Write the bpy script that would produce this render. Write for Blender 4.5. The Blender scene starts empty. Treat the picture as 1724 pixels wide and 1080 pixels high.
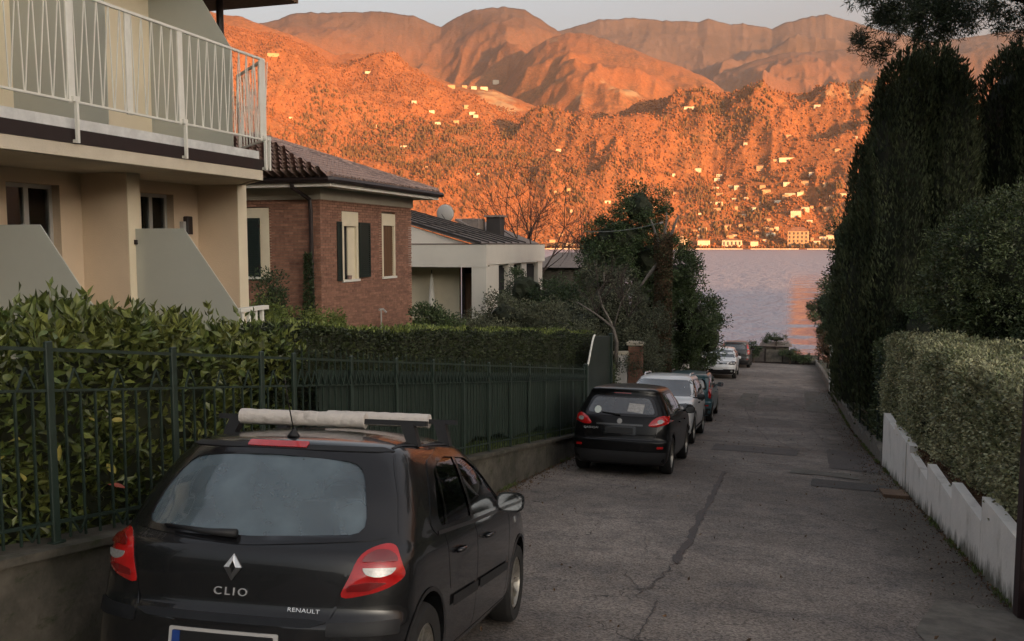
import bpy, bmesh, math, random
import numpy as np
from mathutils import Vector, Matrix, geometry
from mathutils.bvhtree import BVHTree
from mathutils import noise as mnoise

random.seed(7)
rng = np.random.default_rng(11)
PI = math.pi
scene = bpy.context.scene
C = scene.collection

# ------------------------------------------------------------------ camera, sky, sun, exposure
F_PX, HOR, VPX = 1500.0, 412.0, 1318.0
cam_yaw = math.atan((VPX - 862) / F_PX)
cam_pitch = math.atan((540 - HOR) / F_PX)
EYE = Vector((0, 0, 1.8))
cd = bpy.data.cameras.new('camera')
cam = bpy.data.objects.new('camera', cd)
C.objects.link(cam)
cam.location = EYE
cam.rotation_euler = (PI / 2 - cam_pitch, 0, cam_yaw)
cd.sensor_fit = 'HORIZONTAL'
cd.sensor_width = 36.0
cd.lens = 36.0 * F_PX / 1724.0
cd.clip_start = 0.05
cd.clip_end = 40000
scene.camera = cam

SUN_ELEV, SUN_SIDE = 4.5, 54.0      # degrees above the horizon; degrees to the right of straight behind
sun_dir = Vector((math.sin(math.radians(SUN_SIDE)) * math.cos(math.radians(SUN_ELEV)),
                  -math.cos(math.radians(SUN_SIDE)) * math.cos(math.radians(SUN_ELEV)),
                  math.sin(math.radians(SUN_ELEV))))
world = bpy.data.worlds.new('World')
scene.world = world
world.use_nodes = True
wn, wl = world.node_tree.nodes, world.node_tree.links
wn.clear()
sky = wn.new('ShaderNodeTexSky')
sky.sky_type = 'NISHITA'
sky.sun_disc = False
sky.sun_elevation = math.radians(SUN_ELEV)
sky.sun_rotation = math.atan2(sun_dir.x, sun_dir.y)
sky.air_density = 1.0
sky.dust_density = 10.0
sky.ozone_density = 1.6
bg = wn.new('ShaderNodeBackground')
bg.inputs['Strength'].default_value = 0.15
wo = wn.new('ShaderNodeOutputWorld')
hs = wn.new('ShaderNodeHueSaturation')           # thin high haze greys the evening sky
hs.inputs['Saturation'].default_value = .38
tint = wn.new('ShaderNodeVectorMath'); tint.operation = 'MULTIPLY'; tint.inputs[1].default_value = (.97, 1.0, 1.0)
wl.new(sky.outputs[0], hs.inputs['Color']); wl.new(hs.outputs[0], tint.inputs[0]); wl.new(tint.outputs[0], bg.inputs[0])
wl.new(bg.outputs[0], wo.inputs[0])

sd = bpy.data.lights.new('sun', 'SUN')
sd.energy = 2.75
sd.angle = math.radians(0.5)
sd.color = (1.0, 0.40, 0.095)
sun = bpy.data.objects.new('sun', sd)
C.objects.link(sun)
sun.rotation_euler = sun_dir.to_track_quat('Z', 'Y').to_euler()
sun.location = (60, -100, 60)

vs = scene.view_settings
scene.display_settings.display_device = 'sRGB'
vs.view_transform = 'Standard'
vs.look = 'None'
vs.gamma = 1.0
vs.use_curve_mapping = False
vs.exposure = 2.33
scene.render.engine = 'CYCLES'
cy = scene.cycles
cy.use_denoising = True
cy.max_bounces = 6
cy.diffuse_bounces = 2
cy.glossy_bounces = 3
cy.transmission_bounces = 4
cy.transparent_max_bounces = 10
cy.volume_bounces = 0
cy.caustics_reflective = False
cy.caustics_refractive = False
cy.sample_clamp_indirect = 4

# ------------------------------------------------------------------ helpers
class MB:
    """collects shapes, then links them as ONE mesh object"""
    def __init__(s):
        s.v, s.f, s.m = [], [], []
        s.slot = 0
    def add(s, vs_, fs_):
        n = len(s.v)
        s.v += [tuple(p) for p in vs_]
        s.f += [tuple(i + n for i in f) for f in fs_]
        s.m += [s.slot] * len(fs_)
        return s
    def box(s, x0, x1, y0, y1, z0, z1):
        return s.add([(x0, y0, z0), (x1, y0, z0), (x1, y1, z0), (x0, y1, z0), (x0, y0, z1), (x1, y0, z1), (x1, y1, z1), (x0, y1, z1)],
                     [(0, 3, 2, 1), (4, 5, 6, 7), (0, 1, 5, 4), (1, 2, 6, 5), (2, 3, 7, 6), (3, 0, 4, 7)])
    def bev(s, x0, x1, y0, y1, z0, z1, b=0.01):      # a box with chamfered vertical and top edges
        bot = [(x0 + b, y0, z0), (x1 - b, y0, z0), (x1, y0 + b, z0), (x1, y1 - b, z0), (x1 - b, y1, z0), (x0 + b, y1, z0), (x0, y1 - b, z0), (x0, y0 + b, z0)]
        mid = [(x, y, z1 - b) for x, y, z in bot]
        cx, cy_ = (x0 + x1) / 2, (y0 + y1) / 2
        kx, ky = 1 - 2 * b / max(x1 - x0, 4 * b), 1 - 2 * b / max(y1 - y0, 4 * b)
        top = [(cx + (x - cx) * kx, cy_ + (y - cy_) * ky, z1) for x, y, z in bot]
        f = [tuple(range(7, -1, -1)), tuple(range(16, 24))]
        for r in (0, 8):
            for i in range(8):
                j = (i + 1) % 8
                f.append((r + i, r + j, r + 8 + j, r + 8 + i))
        return s.add(bot + mid + top, f)
    def prism(s, base, top):       # two loops of equal length
        n = len(base)
        return s.add(list(base) + list(top), [tuple(range(n - 1, -1, -1)), tuple(range(n, 2 * n))] + [(i, (i + 1) % n, n + (i + 1) % n, n + i) for i in range(n)])
    def bar(s, a, b, w, h, up=(0, 0, 1)):
        a, b = Vector(a), Vector(b)
        d = (b - a).normalized()
        u = Vector(up)
        if abs(d.dot(u)) > 0.98: u = Vector((0, 1, 0))
        r = d.cross(u).normalized(); u = r.cross(d)
        q = [r * (w / 2) * i + u * (h / 2) * j for i, j in ((-1, -1), (1, -1), (1, 1), (-1, 1))]
        return s.prism([a + k for k in q], [b + k for k in q])
    def tube(s, path, rad, n=8, cap=True):
        path = [Vector(p) for p in path]
        rr = rad if isinstance(rad, (list, tuple)) else [rad] * len(path)
        prev = None
        vs_, fs_ = [], []
        for i, p in enumerate(path):
            d = (path[min(i + 1, len(path) - 1)] - path[max(i - 1, 0)]).normalized()
            if prev is None:
                u = Vector((0, 0, 1)) if abs(d.z) < .9 else Vector((1, 0, 0))
                u = (u - d * u.dot(d)).normalized()
            else:
                u = (prev - d * prev.dot(d)).normalized()
            prev = u; w = d.cross(u)
            for k in range(n):
                a = 2 * PI * k / n
                vs_.append(p + (u * math.cos(a) + w * math.sin(a)) * rr[i])
        for i in range(len(path) - 1):
            for k in range(n):
                j = (k + 1) % n
                fs_.append((i * n + k, i * n + j, (i + 1) * n + j, (i + 1) * n + k))
        if cap:
            fs_.append(tuple(range(n - 1, -1, -1))); fs_.append(tuple(range((len(path) - 1) * n, len(path) * n)))
        return s.add(vs_, fs_)
    def lathe(s, prof, o=(0, 0, 0), n=24, axis='z'):   # prof: (radius, height) pairs
        vs_, fs_ = [], []
        for r, z in prof:
            for k in range(n):
                a = 2 * PI * k / n
                p = (r * math.cos(a), r * math.sin(a), z)
                if axis == 'x': p = (p[2], p[0], p[1])
                if axis == 'y': p = (p[0], p[2], p[1])
                vs_.append((o[0] + p[0], o[1] + p[1], o[2] + p[2]))
        for i in range(len(prof) - 1):
            for k in range(n):
                j = (k + 1) % n
                fs_.append((i * n + k, i * n + j, (i + 1) * n + j, (i + 1) * n + k))
        return s.add(vs_, fs_)
    def mesh(s, name, mats, smooth=False, off=(0, 0, 0), angle=None):
        me = bpy.data.meshes.new(name)
        o = off
        me.from_pydata([(p[0] - o[0], p[1] - o[1], p[2] - o[2]) for p in s.v], [], s.f)
        for m in (mats if isinstance(mats, (list, tuple)) else [mats]):
            me.materials.append(m)
        if any(s.m):
            me.polygons.foreach_set('material_index', s.m)
        if smooth:
            me.polygons.foreach_set('use_smooth', [True] * len(me.polygons))
            if angle: me.set_sharp_from_angle(angle=math.radians(angle))
        me.update()
        return me
    def obj(s, name, mats, parent=None, smooth=False, angle=None):
        off = wloc(parent)
        o = bpy.data.objects.new(name, s.mesh(name, mats, smooth, off, angle))
        C.objects.link(o)
        o.parent = parent
        return o

def wloc(p):
    v = Vector((0, 0, 0))
    while p is not None:
        v = v + p.location; p = p.parent
    return v

def link_mesh(name, me, parent=None, loc=(0, 0, 0), rot=(0, 0, 0), scale=(1, 1, 1)):
    o = bpy.data.objects.new(name, me)
    C.objects.link(o)
    o.parent = parent
    o.location = Vector(loc) - wloc(parent); o.rotation_euler = rot; o.scale = scale
    return o

def tag(o, label, cat, group=None):
    o['label'] = label; o['category'] = cat
    if group: o['group'] = group
    return o
def struct(o):
    o['kind'] = 'structure'; return o
def stuff(o):
    o['kind'] = 'stuff'; return o
def thing(name, label, cat, loc=(0, 0, 0), group=None):
    o = bpy.data.objects.new(name, None)
    C.objects.link(o); o.location = loc
    o.empty_display_size = .2
    return tag(o, label, cat, group)
def smoothstep(a, b, x):
    t = np.clip((x - a) / (b - a), 0, 1)
    return t * t * (3 - 2 * t)

# ------------------------------------------------------------------ materials
def mat(name, col, rough=.7, metal=0., var=0., scale=8., col2=None, bump=0., bscale=60., coord='Object', spec=.5, coat=0.,
        stretch=None, island=0., detail=6., thr=(.35, .65), extra=None, trans=0.):
    m = bpy.data.materials.new(name)
    m.use_nodes = True
    nt = m.node_tree; n, l = nt.nodes, nt.links
    p = n['Principled BSDF']
    p.inputs['Base Color'].default_value = (*col, 1)
    p.inputs['Roughness'].default_value = rough
    p.inputs['Metallic'].default_value = metal
    p.inputs['Specular IOR Level'].default_value = spec
    p.inputs['Coat Weight'].default_value = coat
    p.inputs['Coat Roughness'].default_value = .04
    tc = n.new('ShaderNodeTexCoord')
    src = tc.outputs[coord]
    if stretch:
        mp = n.new('ShaderNodeMapping'); mp.inputs['Scale'].default_value = stretch
        l.new(src, mp.inputs[0]); src = mp.outputs[0]
    out = None
    if col2 or var:
        nz = n.new('ShaderNodeTexNoise'); nz.inputs['Scale'].default_value = scale; nz.inputs['Detail'].default_value = detail
        nz.inputs['Roughness'].default_value = .65
        l.new(src, nz.inputs['Vector'])
        cr = n.new('ShaderNodeValToRGB')
        c2 = col2 or tuple(c * (1 - var) for c in col)
        cr.color_ramp.elements[0].position, cr.color_ramp.elements[1].position = thr
        cr.color_ramp.elements[0].color = (*c2, 1); cr.color_ramp.elements[1].color = (*col, 1)
        l.new(nz.outputs['Fac'], cr.inputs[0]); out = cr.outputs[0]
    if island:
        ge = n.new('ShaderNodeNewGeometry')
        mr = n.new('ShaderNodeMapRange'); mr.inputs['To Min'].default_value = 1 - island; mr.inputs['To Max'].default_value = 1 + island
        l.new(ge.outputs['Random Per Island'], mr.inputs[0])
        mx = n.new('ShaderNodeVectorMath'); mx.operation = 'SCALE'
        if out: l.new(out, mx.inputs[0])
        else: mx.inputs[0].default_value = col
        l.new(mr.outputs[0], mx.inputs['Scale']); out = mx.outputs[0]
    if extra: out = extra(nt, src, out, p)
    if out: l.new(out, p.inputs['Base Color'])
    if bump:
        bz = n.new('ShaderNodeTexNoise'); bz.inputs['Scale'].default_value = bscale; bz.inputs['Detail'].default_value = 4
        l.new(src, bz.inputs['Vector'])
        bp = n.new('ShaderNodeBump'); bp.inputs['Strength'].default_value = bump; bp.inputs['Distance'].default_value = .02
        l.new(bz.outputs['Fac'], bp.inputs['Height']); l.new(bp.outputs[0], p.inputs['Normal'])
    if trans:
        tr = n.new('ShaderNodeBsdfTranslucent')
        if out: l.new(out, tr.inputs[0])
        else: tr.inputs[0].default_value = (*col, 1)
        ms = n.new('ShaderNodeMixShader'); ms.inputs[0].default_value = trans
        l.new(p.outputs[0], ms.inputs[1]); l.new(tr.outputs[0], ms.inputs[2])
        l.new(ms.outputs[0], n['Material Output'].inputs[0])
    return m

def node_mix(nt, fac, a, b):
    m = nt.nodes.new('ShaderNodeMix'); m.data_type = 'RGBA'
    if isinstance(fac, (int, float)): m.inputs[0].default_value = fac
    else: nt.links.new(fac, m.inputs[0])
    for i, v in ((6, a), (7, b)):
        if isinstance(v, tuple): m.inputs[i].default_value = (*v[:3], 1)
        else: nt.links.new(v, m.inputs[i])
    return m.outputs[2]
def node_noise(nt, src, scale, detail=5, rough=.6, lo=.4, hi=.6, stretch=None):
    n, l = nt.nodes, nt.links
    if stretch:
        mp = n.new('ShaderNodeMapping'); mp.inputs['Scale'].default_value = stretch
        l.new(src, mp.inputs[0]); src = mp.outputs[0]
    z = n.new('ShaderNodeTexNoise'); z.inputs['Scale'].default_value = scale; z.inputs['Detail'].default_value = detail; z.inputs['Roughness'].default_value = rough
    l.new(src, z.inputs['Vector'])
    r = n.new('ShaderNodeMapRange'); r.inputs['From Min'].default_value = lo; r.inputs['From Max'].default_value = hi
    l.new(z.outputs['Fac'], r.inputs[0])
    return r.outputs[0]

def asphalt_extra(nt, src, out, p):
    n, l = nt.nodes, nt.links
    c = node_mix(nt, node_noise(nt, src, .35, 4, .6, .38, .62), (.165, .141, .122), (.27, .232, .202))
    c = node_mix(nt, node_noise(nt, src, 2.1, 6, .7, .45, .75), c, (.105, .096, .093))
    # stones in the worn surface
    v = n.new('ShaderNodeTexVoronoi'); v.inputs['Scale'].default_value = 62
    l.new(src, v.inputs['Vector'])
    mr = n.new('ShaderNodeMapRange'); mr.inputs['To Min'].default_value = .48; mr.inputs['To Max'].default_value = 1.55
    sx = n.new('ShaderNodeSeparateColor'); l.new(v.outputs['Color'], sx.inputs[0]); l.new(sx.outputs[0], mr.inputs[0])
    vm = n.new('ShaderNodeVectorMath'); vm.operation = 'SCALE'
    l.new(c, vm.inputs[0]); l.new(mr.outputs[0], vm.inputs['Scale'])
    c = vm.outputs[0]
    c = node_mix(nt, node_noise(nt, src, 11, 5, .8, .55, .8), c, (.25, .225, .20))
    # hairline cracks
    wv = n.new('ShaderNodeTexVoronoi'); wv.feature = 'DISTANCE_TO_EDGE'; wv.inputs['Scale'].default_value = .55
    wp = n.new('ShaderNodeTexNoise'); wp.inputs['Scale'].default_value = 1.6; wp.inputs['Detail'].default_value = 8
    l.new(src, wp.inputs['Vector'])
    add = n.new('ShaderNodeVectorMath'); add.operation = 'MULTIPLY_ADD'; add.inputs[1].default_value = (1.1, 1.1, 1.1)
    l.new(wp.outputs['Color'], add.inputs[0]); l.new(src, add.inputs[2]); l.new(add.outputs[0], wv.inputs['Vector'])
    cr = n.new('ShaderNodeMapRange'); cr.inputs['From Min'].default_value = .006; cr.inputs['From Max'].default_value = .0
    l.new(wv.outputs['Distance'], cr.inputs[0])
    gate = n.new('ShaderNodeMath'); gate.operation = 'MULTIPLY'
    l.new(cr.outputs[0], gate.inputs[0]); l.new(node_noise(nt, src, .5, 3, .5, .42, .6), gate.inputs[1])
    c = node_mix(nt, gate.outputs[0], c, (.022, .02, .019))
    # damp dark stain along the foot of the right-hand wall
    sp = n.new('ShaderNodeSeparateXYZ'); l.new(src, sp.inputs[0])
    nz = node_noise(nt, src, .9, 5, .6, .2, .8)
    a = n.new('ShaderNodeMath'); a.operation = 'MULTIPLY_ADD'; a.inputs[1].default_value = .9; l.new(nz, a.inputs[0]); l.new(sp.outputs[0], a.inputs[2])
    r = n.new('ShaderNodeMapRange'); r.interpolation_type = 'SMOOTHSTEP'; r.inputs[1].default_value = 1.35; r.inputs[2].default_value = 2.3; r.inputs[4].default_value = .62
    l.new(a.outputs[0], r.inputs[0])
    return node_mix(nt, r.outputs[0], c, (.062, .056, .045))

def moss_extra(base_dark):
    def f(nt, src, out, p):
        c = node_mix(nt, node_noise(nt, src, 1.3, 6, .7, .42, .62), out, base_dark)
        return node_mix(nt, node_noise(nt, src, 3, 6, .7, .55, .7, stretch=(1, 1, 3)), c, (.030, .036, .012))
    return f

def foot_grime(nt, s, c):          # green-black damp stain creeping up from the sloping foot of the wall
    n, l = nt.nodes, nt.links
    ge = n.new('ShaderNodeNewGeometry'); sx = n.new('ShaderNodeSeparateXYZ'); l.new(ge.outputs['Position'], sx.inputs[0])
    a = n.new('ShaderNodeMath'); a.operation = 'MULTIPLY_ADD'; a.inputs[1].default_value = .127; l.new(sx.outputs[1], a.inputs[0]); l.new(sx.outputs[2], a.inputs[2])
    w = node_noise(nt, ge.outputs['Position'], 4.5, 6, .75, .25, .75, stretch=(1, 1, .35))
    k = n.new('ShaderNodeMath'); k.operation = 'MULTIPLY_ADD'; k.inputs[1].default_value = -.34; l.new(w, k.inputs[0]); l.new(a.outputs[0], k.inputs[2])
    r = n.new('ShaderNodeMapRange'); r.inputs[1].default_value = -.52; r.inputs[2].default_value = -.36; r.inputs[3].default_value = .9; r.inputs[4].default_value = 0.
    l.new(k.outputs[0], r.inputs[0])
    return node_mix(nt, r.outputs[0], c, (.075, .075, .05))
M = {}
M['asphalt'] = mat('asphalt', (.1, .09, .085), .88, bump=.55, bscale=110, extra=asphalt_extra, spec=.3)
M['tar'] = mat('tar_joint', (.058, .048, .044), .65, var=.4, scale=20, bump=.4)
M['patch'] = mat('asphalt_patch', (.12, .105, .097), .85, var=.35, scale=14, bump=.5, bscale=90)
M['patch_dark'] = mat('asphalt_patch_dark', (.085, .078, .072), .85, var=.3, scale=9, bump=.5, bscale=90)
M['concrete_patch'] = mat('concrete_patch', (.17, .155, .13), .9, var=.45, scale=5, bump=.5, bscale=50)
M['manhole'] = mat('manhole_cover', (.19, .12, .075), .85, var=.4, scale=9, bump=.4)
M['earth'] = mat('earth', (.055, .043, .028), .95, col2=(.035, .045, .016), scale=1.2, bump=.6, bscale=12)
M['wall_conc'] = mat('mossy_concrete', (.125, .11, .085), .92, var=.4, scale=5, bump=.5, bscale=25, extra=moss_extra((.045, .042, .03)))
M['white_wall'] = mat('white_rendered_board', (.78, .75, .70), .85, var=.10, scale=3, bump=.2, bscale=30,
                      extra=lambda nt, s, o, p: foot_grime(nt, s, node_mix(nt, node_noise(nt, s, 2.2, 6, .7, .55, .82, stretch=(1, 1, .5)), o, (.36, .34, .29))))
M['plaster'] = mat('cream_plaster', (.72, .57, .41), .9, var=.09, scale=.9, bump=.25, bscale=70)
M['plaster_pier'] = mat('pale_plaster', (.78, .68, .50), .9, var=.08, scale=.9, bump=.25, bscale=70)
M['soffit'] = mat('balcony_slab', (.66, .58, .45), .9, var=.14, scale=2, bump=.2)
M['white_metal'] = mat('white_painted_metal', (.80, .78, .70), .5, var=.10, scale=6)
M['slab_white'] = mat('white_slab_edge', (.74, .74, .72), .7, var=.25, scale=5)
M['gutter'] = mat('dark_brown_gutter', (.024, .015, .014), .45, var=.2)
M['frost'] = mat('frosted_glass', (.47, .475, .415), .35, spec=.6, var=.06, scale=1.2)
M['frame'] = mat('white_window_frame', (.45, .44, .42), .45)
M['curtain'] = mat('curtain', (.16, .16, .14), .9, var=.3, scale=6, stretch=(1, 30, .2))
M['darkroom'] = mat('dark_room', (.012, .012, .012), .9)
M['brick'] = mat('red_brick', (.345, .18, .12), .9, col2=(.24, .12, .082), scale=9, island=.22, bump=.5, bscale=60)
M['mortar'] = mat('mortar', (.22, .17, .13), .95, var=.3, scale=10)
M['stone_trim'] = mat('cream_window_surround', (.74, .65, .48), .85, var=.08, scale=3)
M['eave_white'] = mat('white_eave_board', (.74, .71, .64), .7, var=.08, scale=3)
M['eave_band'] = mat('grey_plaster_frieze', (.42, .38, .31), .85, var=.1, scale=3)
M['tile'] = mat('clay_roof_tile', (.36, .235, .19), .85, col2=(.17, .125, .11), scale=4, island=.35, bump=.4, bscale=30)
M['shutter'] = mat('dark_green_shutter', (.010, .022, .017), .5, var=.2)
M['wood'] = mat('varnished_wood', (.17, .085, .04), .6, var=.4, scale=3, stretch=(6, 6, .6))
M['modern'] = mat('white_render', (.74, .69, .60), .85, var=.06, scale=1)
M['roof_metal'] = mat('grey_brown_roof', (.24, .195, .17), .7, var=.3, scale=2.5, stretch=(3, 3, 3))
M['roof_dark'] = mat('dark_roof_batten', (.035, .03, .028), .7)
M['dish'] = mat('satellite_dish', (.42, .40, .37), .6)
M['fence'] = mat('dark_green_fence_paint', (.024, .040, .030), .45, var=.25, scale=12)
M['mesh_screen'] = mat('green_shade_net', (.020, .034, .024), .85, var=.25, scale=40)
M['rust_post'] = mat('dark_red_brown_paint', (.030, .014, .014), .5, var=.3, scale=8)
M['cable'] = mat('grey_cable', (.12, .13, .12), .6)
M['bark'] = mat('bark', (.085, .062, .045), .95, col2=(.03, .024, .018), scale=14, bump=.9, bscale=24, stretch=(1, 1, .3))
M['bark_pale'] = mat('pale_bark', (.22, .19, .16), .9, var=.4, scale=12, bump=.5)
M['bark_ivy'] = mat('ivy_covered_bark', (.13, .085, .045), .95, col2=(.035, .03, .014), scale=7, bump=.9, bscale=16)
def leaf(name, col, col2, scale=1.2, island=.45, rough=.5, trans=.12, spec=.4):
    return mat(name, col, rough, col2=col2, scale=scale, island=island, trans=trans, spec=spec, thr=(.38, .62))
M['laurel'] = leaf('laurel_leaf', (.150, .165, .042), (.050, .078, .022), 2.2, .62, .32)
M['laurel_big'] = leaf('laurel_leaf_single', (.120, .150, .045), (.070, .105, .030), 3, .3, .3)
M['leaf_yellow'] = mat('yellowing_leaf', (.45, .36, .09), .5, col2=(.3, .28, .07), scale=9)
M['leaf_red'] = mat('red_leaf', (.38, .10, .06), .5, col2=(.28, .05, .03), scale=9)
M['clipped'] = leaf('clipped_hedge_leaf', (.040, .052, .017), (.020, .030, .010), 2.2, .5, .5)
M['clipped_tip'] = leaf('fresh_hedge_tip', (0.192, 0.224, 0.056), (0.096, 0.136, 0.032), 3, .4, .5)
M['ivy'] = leaf('small_variegated_leaf', (0.440, 0.424, 0.253), (0.176, 0.198, 0.094), 2.4, .6, .45)
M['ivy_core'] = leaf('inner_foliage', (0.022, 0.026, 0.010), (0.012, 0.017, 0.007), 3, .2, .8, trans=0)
M['dark_leaf'] = leaf('dark_evergreen_leaf', (0.063, 0.094, 0.036), (0.027, 0.049, 0.018), .8, .55, .45)
M['magnolia'] = leaf('broad_evergreen_leaf', (0.092, 0.128, 0.050), (0.042, 0.069, 0.027), .7, .55, .38)
M['olive'] = leaf('grey_green_leaf', (0.132, 0.138, 0.085), (0.073, 0.085, 0.049), .8, .5, .6)
M['cypress'] = leaf('cypress_spray', (0.078, 0.092, 0.040), (0.036, 0.050, 0.022), .9, .5, .7, trans=.05)
M['bushround'] = leaf('round_bush_leaf', (0.105, 0.128, 0.055), (0.050, 0.073, 0.027), 1.5, .55, .38)
M['pine'] = leaf('pine_needle', (0.036, 0.051, 0.021), (0.021, 0.033, 0.015), 1, .5, .6)
M['dry'] = leaf('dry_leaf', (0.154, 0.091, 0.049), (0.070, 0.042, 0.025), 4, .4, .8)
M['grass'] = leaf('grass_blade', (0.119, 0.154, 0.042), (0.070, 0.098, 0.028), 3, .4, .7)
M['twig'] = mat('bare_twig', (.055, .038, .032), .9)
# ------------------------------------------------------------------ the lie of the land (street runs along +Y, downhill to the lake)
PROF = [(-900, 66), (-400, 52), (-250, 38), (-120, 20), (-60, 10), (-20, 4.0), (0, .18), (3.5, -.56), (6.9, -1.31), (9.5, -1.60), (15.8, -2.37), (21.7, -3.07), (28.3, -3.78),
        (44, -4.85), (52, -5.35), (62, -6.1), (66, -7.5), (72, -10.8), (90, -13)]
PY, PZ = [a for a, b in PROF], [b for a, b in PROF]
_yy = np.linspace(-60, 66, 1261)
_zz = np.convolve(np.pad(np.interp(_yy, PY, PZ), 15, mode='reflect', reflect_type='odd'), np.ones(31) / 31, 'valid')
def gz(y):
    if isinstance(y, np.ndarray): return np.where((y > -55) & (y < 61), np.interp(y, _yy, _zz), np.interp(y, PY, PZ))
    return float(gz(np.array([y]))[0])
XL, XR = -4.12, 2.10
LAKE = -10.2
def wall_top(y): return 0.60 - .157 * y          # top of the left kerb wall
def fence_top(y): return 1.78 - .1423 * y

# lane
def grid_mesh(xs, ys, fz):
    X, Y = np.meshgrid(xs, ys)
    Z = fz(X, Y)
    n, m = len(ys), len(xs)
    v = np.stack([X, Y, Z], -1).reshape(-1, 3)
    i = np.arange((n - 1) * (m - 1)); r, c = i // (m - 1), i % (m - 1); a = r * m + c
    f = np.stack([a, a + 1, a + m + 1, a + m], -1)
    return v, f
def np_obj(name, v, f, m, parent=None, smooth=True):
    me = bpy.data.meshes.new(name)
    nv, nf, k = len(v), len(f), f.shape[1]
    me.vertices.add(nv); me.vertices.foreach_set('co', np.asarray(v, dtype=np.float32).ravel())
    me.loops.add(nf * k); me.loops.foreach_set('vertex_index', f.astype(np.int32).ravel())
    me.polygons.add(nf); me.polygons.foreach_set('loop_start', np.arange(0, nf * k, k, dtype=np.int32))
    me.polygons.foreach_set('loop_total', np.full(nf, k, dtype=np.int32))
    me.polygons.foreach_set('use_smooth', np.full(nf, smooth))
    me.update(calc_edges=True)
    for q in (m if isinstance(m, (list, tuple)) else [m]): me.materials.append(q)
    o = bpy.data.objects.new(name, me); C.objects.link(o); o.parent = parent
    if parent is not None:
        o.location = -wloc(parent)
    return o
def wob(x, y, s, a):                               # cheap smooth wobble
    return a * (np.sin(x * s * 1.7 + y * s * .9 + 1.3) + np.sin(y * s * 2.3 - x * s * 1.1 + .4) + np.sin(x * s * 3.1 + y * s * 2.9)) / 3
v, f = grid_mesh(np.linspace(XL - .1, XR + .25, 34), np.linspace(-25, 61.5, 520), lambda X, Y: gz(Y) + wob(X, Y, 1.1, .012) - .03 * ((X + 1) / 3) ** 2 + wob(X, Y, 4, .004))
struct(np_obj('lane', v, f, M['asphalt']))

def land_z(X, Y):
    base = gz(Y)
    # left gardens: held up behind the kerb wall, level terraces round the houses
    g = wall_top(Y) - .1
    terr = np.where(Y < 15, -.42, np.where(Y < 28, -.75, -2.0)) * 1.0
    k = smoothstep(-5.2, -6.4, X)
    left = np.minimum(g, 4) * (1 - k) + np.where((Y > -6) & (Y < 45), np.maximum(terr, g - .2), g) * k
    left = np.where(Y > 40, base + .3, left)
    left = np.where(Y < -6, base + .4, left)
    right = np.where(Y > 62, base, base + .30 + .25 * smoothstep(2.6, 4, X))
    z = np.where(X < XL - .19, left, np.where(X > XR + .15, right, base - .15))
    near = smoothstep(80, 300, np.hypot(X, np.minimum(Y, 0)))
    hill = 15 * smoothstep(60, 190, np.hypot(X, Y)) * (Y < 20) * smoothstep(20, -60, Y)  # unseen hillside behind the lane, shaped to keep the low sun off it
    rough = wob(X, Y, .03, 5) * near
    z = z + np.where((np.abs(X) > 60) | (Y < -50), hill + rough, 0)
    return np.where(Y > 64, np.minimum(z, np.interp(Y, PY, PZ)), z)
xs = np.concatenate([np.linspace(-1500, -60, 40), np.linspace(-55, -7, 25), [-6.4, -6, -5.6, -5.2, -4.8, -4.4, -4.25, XL - .20, XL - .18, XL + .01, -3, -1, 1, XR + .15, XR + .16, 2.4, 3, 3.5, 4, 5, 7], np.linspace(9, 60, 20), np.linspace(80, 1500, 36)])
ys = np.concatenate([np.linspace(-900, -60, 40), np.linspace(-55, -7, 25), np.linspace(-6, 66, 145), [68, 70, 72, 76, 90]])
v, f = grid_mesh(xs, ys, land_z)
struct(np_obj('ground', v, f, M['earth'], smooth=False))

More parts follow.
